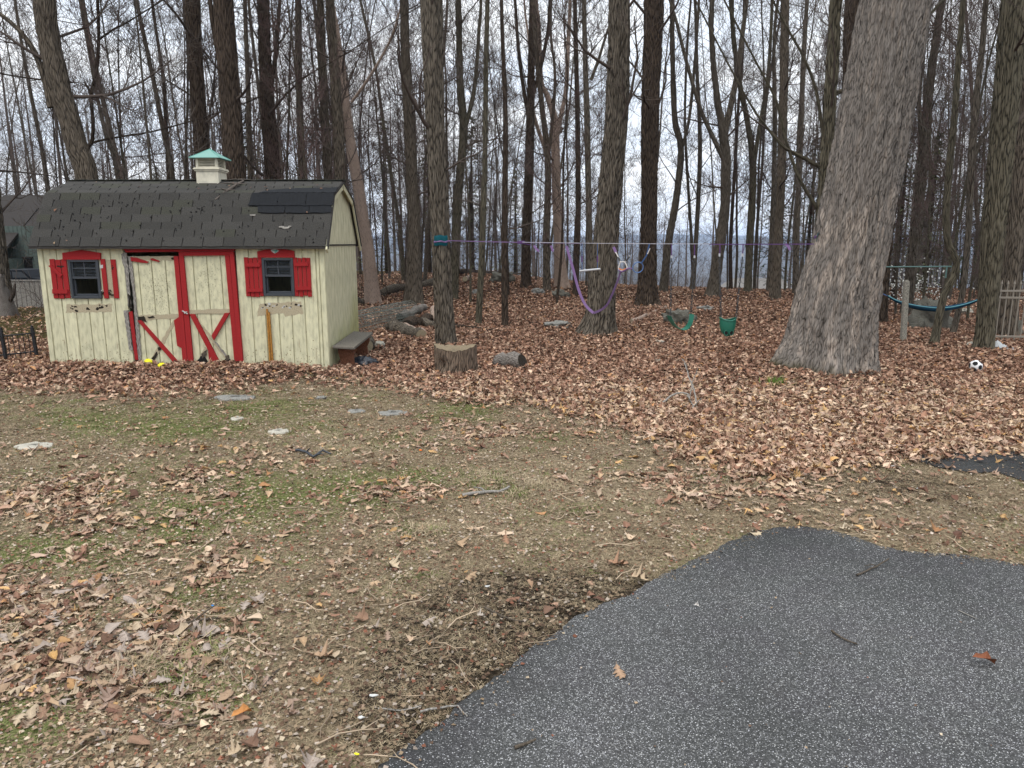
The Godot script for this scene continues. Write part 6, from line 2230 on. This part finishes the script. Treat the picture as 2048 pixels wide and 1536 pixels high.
# ---------------------------------------------------------------- the woods
func build_trees() -> void:
	# the trees that stand out, left to right
	tree("bare_tree", "large bare tree leaning left behind the shed's left end, with a long side limb", "bark", 15.5, [[205, 640, 42], [176, 372, 40], [156, 300, 39], [137, 235, 38], [118, 170, 38], [99, 80, 38], [89, 0, 39]],
		{"forks": [[[104, 215, 18], [92, 165, 14], [70, 105, 11], [40, 62, 9], [0, 28, 8], [-40, 0, 7]]], "from": 4.4, "limbs": 18, "reach": 2.6, "deep": 0.012})
	tree("bare_tree", "straight dark bare trunk rising directly behind the cupola", "bark_dark", 17.5, [[412, 620, 32], [404, 330, 27], [398, 220, 27], [389, 100, 28], [384, 0, 30]], {"from": 4.0, "limbs": 16, "deep": 0.01})
	tree("bare_tree", "thick bare trunk with bark scar right behind the shed, next right of the cupola", "bark_dark", 16.0, [[480, 630, 44], [471, 360, 39], [464, 250, 38], [455, 120, 37], [447, 0, 37]], {"from": 4.2, "limbs": 16, "deep": 0.013, "forks": [[[438, 110, 12], [428, 60, 10], [420, 0, 9]]]})
	tree("bare_tree", "straight brown trunk third right of the cupola, behind the shed roof", "bark_dark", 19.5, [[552, 610, 32], [546, 360, 29], [538, 250, 27], [530, 110, 22], [526, 0, 20]], {"from": 3.0, "limbs": 20, "forks": [[[538, 200, 10], [550, 120, 9], [557, 40, 8], [560, 0, 7]]]})
	tree("bare_tree", "slim grey trunk between two thick trunks above the shed roof", "bark", 23.0, [[506, 600, 14], [500, 340, 11], [496, 170, 10], [490, 0, 8]], {"from": 2.5, "limbs": 20})
	tree("bare_tree", "slim trunk above the middle of the shed's tarred roof", "bark_grey_brown", 22.0, [[606, 604, 15], [603, 340, 12], [598, 170, 11], [596, 0, 10]], {"from": 2.5, "limbs": 22})
	tree("bare_tree", "brown trunk rising left of the shed's gable peak", "bark", 20.0, [[668, 610, 20], [657, 360, 15], [648, 200, 14], [640, 0, 12]], {"from": 3.0, "limbs": 20})
	tree("bare_tree", "grey-brown trunk directly behind the shed's gable peak", "bark", 18.5, [[690, 612, 24], [681, 360, 21], [676, 250, 20], [668, 120, 17], [660, 0, 15]], {"from": 3.0, "limbs": 18})
	tree("bare_tree", "pale reddish peeling trunk leaning left beside the shed's gable", "bark_pale", 0.0, [[747, 606, 30], [738, 520, 26], [728, 450, 23], [716, 370, 22], [700, 280, 20], [690, 200, 18], [680, 120, 16], [667, 40, 15], [660, 0, 14]],
		{"forks": [[[702, 205, 6], [725, 175, 6], [760, 120, 5], [785, 70, 5], [800, 20, 4]]], "from": 3.4, "limbs": 14, "sides": 20, "deep": 0.006})
	tree("bare_tree", "tall straight grey trunk left of the strap tree", "bark", 0.0, [[827, 610, 38], [828, 480, 25], [824, 360, 22], [817, 230, 19], [811, 120, 17], [808, 0, 16]], {"from": 3.0, "limbs": 22, "flare": 0.35, "deep": 0.010})
	tree("bare_tree", "strap tree: straight furrowed trunk with the teal sleeve and slackline", "bark_grey_brown", 0.0, [[892, 690, 37], [885, 560, 35], [882, 480, 34], [876, 350, 34], [870, 240, 35], [866, 120, 38], [862, 0, 42]], {"from": 2.4, "limbs": 15, "flare": 0.22, "sides": 84, "step": 0.06, "deep": 0.012, "reach": 2.0})
	tree("bare_tree", "slim forking trunk right behind the strap tree", "bark_green", 22.0, [[906, 605, 17], [912, 480, 16], [917, 380, 15], [927, 265, 15], [920, 160, 12], [916, 0, 9]], {"forks": [[[928, 262, 9], [940, 220, 9], [951, 160, 8], [958, 60, 7], [962, 0, 6]]], "limbs": 20})
	tree("bare_tree", "slender bushy trunk left of a pair between strap tree and snag", "bark_green", 0.0, [[956, 650, 13], [965, 480, 12], [970, 300, 10], [972, 120, 10], [975, 0, 9]], {"limbs": 22, "from": 1.6, "reach": 1.5})
	tree("bare_tree", "slender straight trunk with level branches, right of a pair before the snag", "bark_dark", 0.0, [[1010, 655, 13], [1009, 480, 13], [1011, 240, 10], [1006, 100, 8], [1003, 0, 7]], {"limbs": 26, "from": 1.5, "reach": 1.6})
	tree("bare_tree", "dark forked tree standing on the rise", "bark_dark", 26.0, [[1052, 590, 18], [1053, 470, 16], [1059, 300, 16], [1062, 180, 14], [1064, 0, 9]], {"forks": [[[1058, 240, 9], [1046, 170, 8], [1036, 90, 7], [1030, 0, 6]], [[1062, 200, 9], [1080, 140, 8], [1096, 60, 7], [1100, 0, 6]]], "limbs": 22})
	tree("bare_tree", "grey trunk just left of the peeling snag", "bark", 25.0, [[1094, 590, 14], [1093, 480, 12], [1096, 330, 11], [1086, 230, 9], [1074, 120, 7], [1066, 0, 6]], {"forks": [[[1094, 330, 8], [1104, 250, 7], [1110, 150, 6]]], "limbs": 20})
	tree("peeling_snag", "reddish peeling snag with forked top on the rise", "bark_pale", 0.0, [[1124, 575, 27], [1118, 480, 20], [1113, 380, 18], [1111, 300, 17], [1108, 235, 15], [1094, 190, 10], [1082, 160, 9], [1078, 60, 8], [1072, 0, 7]],
		{"forks": [[[1110, 300, 9], [1122, 230, 9], [1132, 180, 9], [1136, 90, 8], [1140, 0, 7]], [[1098, 330, 10], [1088, 290, 9], [1080, 270, 8], [1068, 230, 7], [1060, 180, 6]]], "sides": 20, "limbs": 14, "from": 3.0, "deep": 0.006})
	tree("bare_tree", "thin dark trunk left of the flared middle tree, first of two", "bark_dark", 24.0, [[1150, 598, 12], [1156, 440, 11], [1155, 240, 10], [1152, 100, 9], [1150, 0, 8]], {"limbs": 24})
	tree("bare_tree", "thin grey trunk left of the flared middle tree, second of two", "bark_grey_brown", 21.0, [[1183, 610, 13], [1178, 440, 12], [1174, 240, 12], [1170, 100, 10], [1168, 0, 9]], {"limbs": 24, "forks": [[[1182, 160, 7], [1200, 110, 6], [1212, 70, 5]]]})
	tree("bare_tree", "flared middle tree with spreading roots behind the purple loop", "bark_grey_brown", 0.0, [[1194, 668, 52], [1203, 600, 49], [1212, 480, 44], [1222, 360, 43], [1233, 240, 41], [1237, 120, 39], [1239, 0, 38]], {"from": 3.6, "limbs": 14, "flare": 0.85, "sides": 100, "step": 0.06, "deep": 0.018, "reach": 2.2})
	tree("bare_tree", "dark straight thick trunk on the crest right of the middle tree", "bark_dark", 0.0, [[1294, 612, 38], [1295, 560, 33], [1297, 480, 29], [1299, 360, 30], [1300, 240, 32], [1304, 120, 34], [1308, 0, 37]], {"from": 4.6, "limbs": 14, "flare": 0.75, "sides": 84, "step": 0.08, "deep": 0.018})
	tree("bare_tree", "slim grey trunk leaning right of the dark thick trunk", "bark_grey_brown", 26.0, [[1325, 585, 14], [1338, 480, 13], [1352, 400, 12], [1362, 300, 11], [1350, 240, 10], [1345, 120, 8], [1344, 0, 7]], {"limbs": 20, "forks": [[[1362, 300, 7], [1378, 240, 6], [1390, 120, 6], [1398, 0, 5]]]})
	tree("bare_tree", "double-stemmed thin tree between the dark trunk and the forked tree", "bark_grey_brown", 27.0, [[1384, 585, 11], [1392, 480, 9], [1400, 300, 9], [1394, 140, 7], [1390, 0, 6]], {"limbs": 24, "forks": [[[1386, 520, 6], [1378, 400, 6], [1370, 250, 5], [1374, 100, 5]]]})
	tree("bare_tree", "forked tree with two curving tops on the crest behind the bucket swing", "bark_grey_brown", 24.5, [[1424, 590, 25], [1438, 500, 20], [1449, 420, 18], [1452, 320, 18], [1446, 265, 16], [1432, 180, 11], [1424, 90, 9], [1424, 0, 8]], {"sides": 16, "forks": [[[1448, 275, 13], [1464, 200, 12], [1476, 140, 11], [1486, 60, 9], [1494, 0, 8]], [[1452, 330, 9], [1424, 270, 9], [1400, 215, 8], [1372, 120, 7], [1352, 40, 6]]], "limbs": 18})
	tree("bare_tree", "slim sinuous trunk right of the forked tree", "bark_green", 26.0, [[1494, 600, 14], [1500, 480, 12], [1506, 340, 12], [1496, 250, 9], [1478, 160, 8], [1466, 60, 7]], {"limbs": 22, "forks": [[[1506, 340, 9], [1520, 250, 8], [1536, 150, 7], [1544, 0, 6]]]})
	tree("bare_tree", "straight trunk of middling girth between the forked tree and the great tree", "bark", 23.0, [[1548, 612, 22], [1556, 480, 17], [1562, 360, 16], [1567, 200, 16], [1570, 0, 15]], {"limbs": 22, "sides": 14})
	tree("bare_tree", "thin trunk just left of the straight one near the great tree", "bark_grey_brown", 26.0, [[1536, 600, 11], [1545, 440, 10], [1550, 250, 9], [1548, 100, 7], [1556, 0, 6]], {"limbs": 24})
	tree("bare_tree", "grey trunk nearest left of the great tree, seen beyond the crest", "bark_grey_brown", 25.0, [[1590, 604, 13], [1594, 440, 12], [1600, 320, 11], [1606, 140, 10], [1614, 0, 8]], {"limbs": 24})
	tree("bare_tree", "greenish many-branched tree whose limbs spread left, right behind the great tree", "bark_green", 11.6, [[1630, 705, 28], [1636, 560, 25], [1645, 440, 23], [1652, 330, 21], [1660, 200, 20], [1668, 80, 18], [1672, 0, 18]],
		{"forks": [[[1644, 430, 8], [1600, 360, 7], [1572, 280, 6], [1552, 200, 5], [1510, 120, 4]], [[1648, 340, 9], [1612, 318, 8], [1570, 296, 7], [1530, 250, 5], [1490, 190, 4]], [[1650, 300, 7], [1632, 180, 6], [1600, 100, 5], [1560, 30, 4]], [[1656, 195, 9], [1690, 178, 8], [1712, 160, 7]]], "limbs": 12, "from": 2.3, "reach": 1.8})
	tree("bare_tree", "red-brown thick trunk half hidden behind the great tree", "bark_dark", 17.0, [[1690, 650, 40], [1700, 300, 32], [1704, 160, 32], [1708, 0, 33]], {"limbs": 16, "from": 4.0})
	tree("great_tree", "great grey tree with flaky bark leaning right, by far the thickest trunk", "bark_grey", 10.3, [[1645, 752, 174], [1658, 690, 154], [1671, 610, 146], [1700, 490, 134], [1722, 380, 133], [1747, 250, 132], [1770, 125, 128], [1793, 0, 126]],
		{"flare": 0.2, "sides": 220, "step": 0.06, "deep": 0.02, "blotch": 0.85, "moss": 0.85, "from": 4.6, "limbs": 18, "reach": 3.2, "tall": 19.0})
	tree("bare_tree", "dark trunk just right of the great tree behind the post", "bark_dark", 17.0, [[1762, 640, 22], [1770, 520, 18], [1785, 400, 15], [1795, 250, 14], [1802, 0, 13]], {"limbs": 18})
	tree("bare_tree", "slim grey-brown trunk between the great tree and the curved tree, forking high", "bark_grey_brown", 19.0, [[1812, 630, 19], [1830, 480, 17], [1846, 330, 16], [1856, 200, 14], [1872, 80, 12], [1884, 0, 11]], {"limbs": 22, "forks": [[[1846, 300, 9], [1838, 200, 8], [1848, 100, 7], [1846, 0, 6]]]})
	tree("bare_tree", "S-curved trunk right of the post, leaning under the hammock", "bark_green", 0.0, [[1866, 691, 19], [1876, 646, 15], [1888, 590, 14], [1908, 553, 15], [1914, 521, 14], [1898, 494, 13], [1892, 440, 13], [1898, 340, 13], [1910, 220, 12], [1918, 100, 11], [1926, 0, 10]], {"limbs": 18, "from": 2.2, "sides": 14})
	tree("bare_tree", "thin leaning trunk right of the S-curved one", "bark_grey_brown", 0.0, [[1903, 668, 12], [1921, 605, 11], [1930, 549, 11], [1937, 460, 11], [1942, 340, 14], [1950, 220, 13], [1964, 100, 11], [1972, 0, 10]], {"limbs": 20, "from": 2.0, "forks": [[[1942, 330, 9], [1962, 280, 8], [1984, 240, 8]]]})
	tree("bare_tree", "right-hand tree by the metal fence, cut by the picture's edge", "bark_green", 0.0, [[1966, 700, 34], [1972, 646, 31], [1982, 520, 36], [1993, 400, 40], [2008, 242, 44], [2020, 120, 46], [2031, 0, 48]], {"limbs": 14, "from": 3.4, "sides": 84, "step": 0.07, "deep": 0.011, "flare": 0.3})
	tree("bare_tree", "furrowed trunk behind the metal fence at the right edge", "bark", 14.5, [[2012, 675, 36], [2020, 560, 34], [2030, 440, 34], [2044, 300, 36], [2060, 100, 38], [2066, 0, 38]], {"limbs": 10, "from": 4.0, "sides": 30, "deep": 0.012})
	# saplings above the shed at the left
	tree("bare_tree", "thin black sinuous sapling right of the left leaning tree", "bark_dark", 16.5, [[165, 640, 11], [170, 340, 8], [184, 285, 7], [186, 240, 7], [182, 190, 7], [192, 150, 7], [197, 90, 6], [195, 0, 6]], {"limbs": 16, "from": 3.0, "forks": [[[186, 285, 5], [215, 278, 4], [262, 270, 4], [310, 262, 3]], [[183, 190, 5], [170, 165, 4], [140, 165, 4]], [[197, 80, 4], [225, 60, 4], [262, 40, 3]]]})
	tree("bare_tree", "thin grey sapling leaning left midway along the shed roof", "bark", 19.0, [[362, 620, 13], [346, 360, 10], [330, 280, 9], [312, 185, 9], [292, 90, 8], [273, 0, 8]], {"limbs": 22, "from": 2.4})
	tree("bare_tree", "thin sapling crossing the one midway along the shed roof", "bark_dark", 20.0, [[352, 615, 11], [334, 290, 8], [328, 170, 7], [312, 60, 6], [304, 0, 6]], {"limbs": 22, "from": 2.4})
	tree("bare_tree", "thin leaning trunk above the shed's left roof end", "bark_grey_brown", 21.0, [[246, 610, 12], [236, 360, 9], [212, 270, 8], [196, 200, 7], [176, 90, 6], [160, 0, 6]], {"limbs": 22, "from": 2.4})
	tree("bare_tree", "bare trunk at the far left edge before the green house", "bark_grey_brown", 19.0, [[12, 612, 24], [8, 560, 21], [-4, 450, 19], [-20, 300, 17], [-40, 120, 15]], {"limbs": 22, "from": 2.4, "reach": 2.8})
	tree("bare_tree", "thin trunk standing before the green house's roofs", "bark", 22.0, [[112, 610, 11], [100, 420, 9], [84, 300, 8], [60, 180, 7], [42, 80, 6], [30, 0, 5]], {"limbs": 24, "from": 2.0})
	# further back: slender trees and saplings
	make_patterns()
	rng.seed = 4242
	var kinds := ["bark", "bark_dark", "bark_grey_brown", "bark_green", "bark_grey_brown"]
	var twigs := ["twig", "twig_red", "twig_grey", "twig", "twig_red"]
	var placed: Array = []
	var n := 0
	var marks := [[-200, "the left frame"], [20, "the left edge tree"], [137, "the left leaning tree"], [398, "the cupola trunk"], [464, "the scarred trunk"], [538, "the third roof trunk"], [676, "the gable trunk"], [716, "the pale leaning trunk"], [824, "the tall straight trunk"], [882, "the strap tree"], [967, "the bushy pair"], [1059, "the dark forked tree"], [1113, "the peeling snag"], [1176, "the thin pair"], [1214, "the flared tree"], [1298, "the dark thick trunk"], [1360, "the leaning slim trunk"], [1450, "the curving forked tree"], [1506, "the sinuous trunk"], [1560, "the straight trunk"], [1600, "the crest trunk"], [1700, "the great tree"], [1785, "the post trunk"], [1850, "the high forking trunk"], [1896, "the S-curved tree"], [1940, "the thin leaning trunk"], [1990, "the right-hand tree"], [2300, "the right frame"]]
	var nth := ["first", "second", "third", "fourth", "fifth", "sixth", "seventh", "eighth", "ninth", "tenth", "eleventh", "twelfth", "thirteenth", "fourteenth", "fifteenth", "sixteenth", "seventeenth", "eighteenth"]
	var list: Array = []
	while n < 152:
		var small := n < 96
		var d := rng.randf_range(15.5, 36.0) if small else rng.randf_range(23.0, 54.0)
		var px := rng.randf_range(-60.0, 2110.0)
		if px > 700.0 and px < 1700.0 and d < (20.5 if small else 26.0):
			continue
		if px > 1240.0 and px < 1560.0 and rng.randf() < 0.45:
			continue
		if not small and px < 460.0 and rng.randf() < 0.6:
			continue
		if px < 110.0 and d < 31.0 and rng.randf() < 0.85:
			continue
		var p := at(px, 600, d)
		var near := false
		for q in placed:
			if Vector2(q.x - p.x, q.z - p.z).length() < 0.9:
				near = true
		if near or (p.x > -7.2 and p.x < -2.0 and p.z > -13.6):
			continue
		if p.x < -9.0 and p.z < -25.0 and p.z > -36.0 and p.x > -27.0:
			continue
		placed.append(p)
		p.y = ground(p.x, p.z)
		n += 1
		list.append([seen(p + Vector3(0, 2.5, 0)).x, small, p])
	list.sort_custom(func(a, b): return a[0] < b[0])
	var counted := {}
	for q in list:
		var m := 0
		while m < marks.size() - 2 and q[0] > marks[m + 1][0]:
			m += 1
		var key := "%s%d" % [q[1], m]
		counted[key] = counted.get(key, 0) + 1
		var k: int = rng.randi() % 4 if q[1] else 4 + rng.randi() % 5
		woods_tree(k, q[2], rng.randf() * TAU, rng.randf_range(0.75, 1.15) if q[1] else rng.randf_range(0.8, 1.2), "%s, %s from left between %s and %s" % ["thin background sapling" if q[1] else "slender background tree", nth[mini(counted[key] - 1, 17)], marks[m][1], marks[m + 1][1]],
			"saplings of the background woods" if q[1] else "slender trees of the background woods", kinds[rng.randi() % 5], twigs[rng.randi() % 5])
	# evergreens
	var cone := conifer_mesh(71, 9.0, 2.2, 0.8)
	var hem := conifer_mesh(72, 11.0, 2.6, 0.5)
	for q in [
		[1545, 33.0, 0, 0.72, "needles", "dark evergreen left of the great tree beyond the crest, leftmost of a pair"], [1612, 34.0, 1, 0.62, "needles", "dark evergreen left of the great tree beyond the crest, nearer its trunk"],
		[1790, 24.0, 1, 0.52, "needles_olive", "olive hemlock behind the post and the teal bar"], [1850, 27.0, 0, 0.62, "needles_olive", "olive evergreen behind the boulder and hammock"], [1925, 30.0, 1, 0.6, "needles", "dark evergreen behind the hammock's right end"], [2040, 26.0, 0, 0.55, "needles_olive", "olive evergreen behind the metal fence"],
		[775, 40.0, 1, 0.75, "needles_olive", "olive hemlock deep in the woods between the peeling leaning trunk and the strap tree"], [945, 42.0, 0, 0.95, "needles_olive", "olive hemlock deep in the woods right of the strap tree"], [860, 46.0, 1, 0.8, "needles_olive", "olive hemlock deep in the woods left of the strap tree"], [1030, 47.0, 1, 0.7, "needles_olive", "olive hemlock deep in the woods behind the boulder"],
		[512, 38.0, 1, 0.75, "needles_olive", "olive hemlock behind the shed right of the thick scarred trunk"], [330, 46.0, 0, 0.7, "needles_olive", "olive evergreen far behind the shed's left half"],
	]:
		var p := at(q[0], 560, q[1])
		p.y = ground(p.x, p.z)
		var root := thing("evergreen_tree", q[5], "tree", p, "evergreens of the woods")
		root.scale = Vector3.ONE * q[3]
		root.rotation.y = q[0]
		var m: Array = [cone, hem][q[2]]
		put("trunk", m[0], mats.bark_dark, root)
		put("needles", m[1], mats[q[4]], root)
	# the wood that goes on down the slope
	rng.seed = 99
	for v in 2:
		var s := Shape.new()
		var pts := PackedVector3Array([Vector3(0, -0.5, 0), Vector3(0.1, 4, 0), Vector3(0.0, 8, 0.1), Vector3(0.1, 12, 0)])
		var w := PackedFloat32Array([0.11, 0.09, 0.06, 0.03])
		s.tube(pts, w, 6)
		var c := crown(pts, w, 20, 2.5, 700 + v, 3.0, [5, 3])
		var off := s.v.size()
		s.v.append_array(c.v); s.n.append_array(c.n); s.uv.append_array(c.uv); s.c.append_array(c.c)
		for i in c.ix:
			s.ix.append(i + off)
		var xf: Array[Transform3D] = []
		var col := PackedColorArray()
		rng.seed = 800 + v
		while xf.size() < 420:
			var a := rng.randf_range(-0.72, 0.72)
			var d := 50.0 + 230.0 * pow(rng.randf(), 1.8)
			var p := Vector3(sin(a) * d, 0, -cos(a) * d)
			if p.distance_to(Vector3(18, 0, -66)) < 9.0 or (absf(p.x / -p.z - 0.30) < 0.02 and d < 75.0):
				continue
			p.y = ground(p.x, p.z)
			xf.append(Transform3D(Basis(Vector3.UP, rng.randf() * TAU).scaled(Vector3.ONE * rng.randf_range(0.7, 1.1) * (0.66 if a > 0.05 and a < 0.42 else 1.0)), p))
			col.append(Color(0.12, 0.097, 0.084) * rng.randf_range(0.7, 1.3))
		var o := copies("distant_woods", s.mesh(), mats.coloured, xf, col, self)
		tag(o, "bare grey-brown woods covering the slope beyond the crest" if v == 0 else "bare grey-brown woods mixed in further down the slope", "woods")
	# low brush on the rise and flecks of pale blossom behind the hammock
	rng.seed = 123
	for q in [[930, 548, 34.0, "tangle of bare brush on the rise behind the strap tree"], [1040, 550, 34.0, "tangle of bare brush on the rise left of the peeling snag"], [760, 575, 26.0, "bare brush behind the log heap"], [700, 580, 24.0, "bare brush at the shed's back corner"], [1700, 590, 22.0, "bare brush behind the great tree's trunk"], [1960, 600, 20.0, "bare brush behind the hammock's right end"], [1330, 560, 30.0, "bare brush on the crest right of the dark thick trunk"], [40, 640, 17.5, "bare brush at the left edge before the board fence"]]:
		var p := at(q[0], q[1], q[2])
		p.y = ground(p.x, p.z)
		var s := Shape.new()
		for i in 26:
			var o := Vector3(rng.randfn() * 1.0, 0, rng.randfn() * 0.7)
			grow(s, o, Vector3(rng.randfn() * 0.7, 1.0, rng.randfn() * 0.7).normalized(), rng.randf_range(0.7, 1.7), rng.randf_range(0.006, 0.012), 1, 2, 0.04, [6, 5])
		tag(put("bare_shrub", s.mesh(), mats.twig, self, p), q[3], "shrub", "bare brush of the woods")
	var s := Shape.new()
	s.smooth = false
	var c := at(1822, 575, 21.0)
	for i in 420:
		var p := Vector3(rng.randfn() * 0.42, rng.randfn() * 0.32, rng.randfn() * 0.5)
		for k in 2:
			var e := Vector3(rng.randfn(), rng.randfn(), rng.randfn()).normalized() * 0.03
			var f := e.cross(Vector3(rng.randfn(), rng.randfn(), rng.randfn())).normalized() * 0.022
			s.quad(p - e, p - f, p + e, p + f)
	var br := Shape.new()
	for i in 12:
		grow(br, Vector3(rng.randfn() * 0.2, -1.3, rng.randfn() * 0.2), Vector3(rng.randfn() * 0.35, 1, rng.randfn() * 0.3).normalized(), 1.7, 0.012, 1, 2, 0.03, [6, 5])
	var root := thing("flowering_shrub", "shrub with small pale blossom behind the post and below the teal bar", "shrub", c)
	part("stems", br, mats.twig, root)
	part("blossom", s, mats.flower, root).set_meta("kind", "stuff")
	# tuft of fresh grass at the great tree's foot
	s = Shape.new()
	s.smooth = false
	for i in 70:
		var o := Vector3(rng.randfn() * 0.07, 0, rng.randfn() * 0.05)
		var dir := Vector3(rng.randfn() * 0.5, 1, rng.randfn() * 0.4) * rng.randf_range(0.06, 0.15)
		var side := Vector3(0.004, 0, 0.002)
		s.quad(o - side, o + side, o + dir * 0.6 + side, o + dir * 0.6 - side)
		s.tri(o + dir * 0.6 - side, o + dir * 0.6 + side, o + dir + Vector3(dir.x * 0.6, 0, 0))
	tag(put("grass_tuft", s.mesh(), mats.grass_green, self, on_ground(1550, 772) + Vector3(0, -0.005, 0)), "tuft of fresh green grass at the great tree's left foot", "grass")

# ---------------------------------------------------------------- sky
func sky_panorama() -> ImageTexture:
	var f := FastNoiseLite.new()
	f.seed = 12
	f.frequency = 1.3
	f.fractal_octaves = 5
	var im := Image.create(768, 384, false, Image.FORMAT_RGBF)
	for y in 384:
		var e := PI * (0.5 - (y + 0.5) / 384.0)
		for x in 768:
			var a := TAU * (x + 0.5) / 768.0
			var dir := Vector3(cos(e) * sin(a), sin(e), cos(e) * cos(a))
			var c := Color(0.20, 0.19, 0.18)
			if e > 0.0:
				# a layer of cloud seen in perspective: longer streaks towards the horizon
				var q := Vector3(dir.x, 0, dir.z) / (dir.y + 0.22)
				var k := smoothstep(-0.30, 0.34, f.get_noise_2d(q.x * 0.9, q.z * 0.9) + 0.35 * f.get_noise_2d(q.x * 3.1 + 9.0, q.z * 3.1))
				c = Color(0.77, 0.845, 0.95).lerp(Color(0.90, 0.925, 0.955), k)
				var l := SKY_LEVEL * (1.0 + 0.9 * smoothstep(0.25, 1.0, sin(e)))
				c = Color(c.r * l, c.g * l, c.b * l)
			im.set_pixel(x, y, c)
	return ImageTexture.create_from_image(im)

const SKY_LEVEL := 1.28

func _ready() -> void:
	var camera := Camera3D.new()
	camera.name = "camera"
	add_child(camera)
	camera.position = Vector3(0, EYE, 0)
	camera.rotation = Vector3(-PITCH, 0, 0)
	camera.fov = 55.0
	camera.near = 0.05
	camera.far = 9000.0
	camera.current = true
	var env := Environment.new()
	env.background_mode = Environment.BG_SKY
	env.sky = Sky.new()
	var pano := PanoramaSkyMaterial.new()
	pano.panorama = sky_panorama()
	env.sky.sky_material = pano
	env.tonemap_mode = Environment.TONE_MAPPER_LINEAR
	env.tonemap_exposure = 1.12
	env.sdfgi_enabled = true
	env.ssao_enabled = true
	env.ssil_enabled = true
	env.fog_enabled = true
	env.fog_density = 0.00018
	env.fog_light_color = Color(0.72, 0.80, 0.92)
	var around := WorldEnvironment.new()
	around.name = "surroundings"
	around.environment = env
	add_child(around)
	var sun := DirectionalLight3D.new()
	sun.name = "overcast_sun"
	sun.light_energy = 0.4
	sun.light_angular_distance = 25.0
	sun.light_color = Color(1.0, 0.97, 0.93)
	sun.shadow_enabled = true
	add_child(sun)
	sun.rotation_degrees = Vector3(-58, -28, 0)

	rng.seed = 1
	fine.seed = 21
	fine.frequency = 0.9
	fine.fractal_octaves = 3
	broad.seed = 22
	broad.frequency = 0.13
	broad.fractal_octaves = 3
	make_materials()
	build_ground()
	build_shed()
	build_trees()
	build_left_side()
	build_far_house()
	build_right_side()
	var ta := on_ground(892, 690)
	var tb := at(1700, 489, 10.3)
	build_slackline(Vector3(at(882, 481, -ta.z).x, at(882, 481, -ta.z).y, ta.z), tb)
	build_small_things()
	rng.seed = 4
	build_stone_chips()
	rng.seed = 5
	build_grass()
	rng.seed = 6
	build_litter()
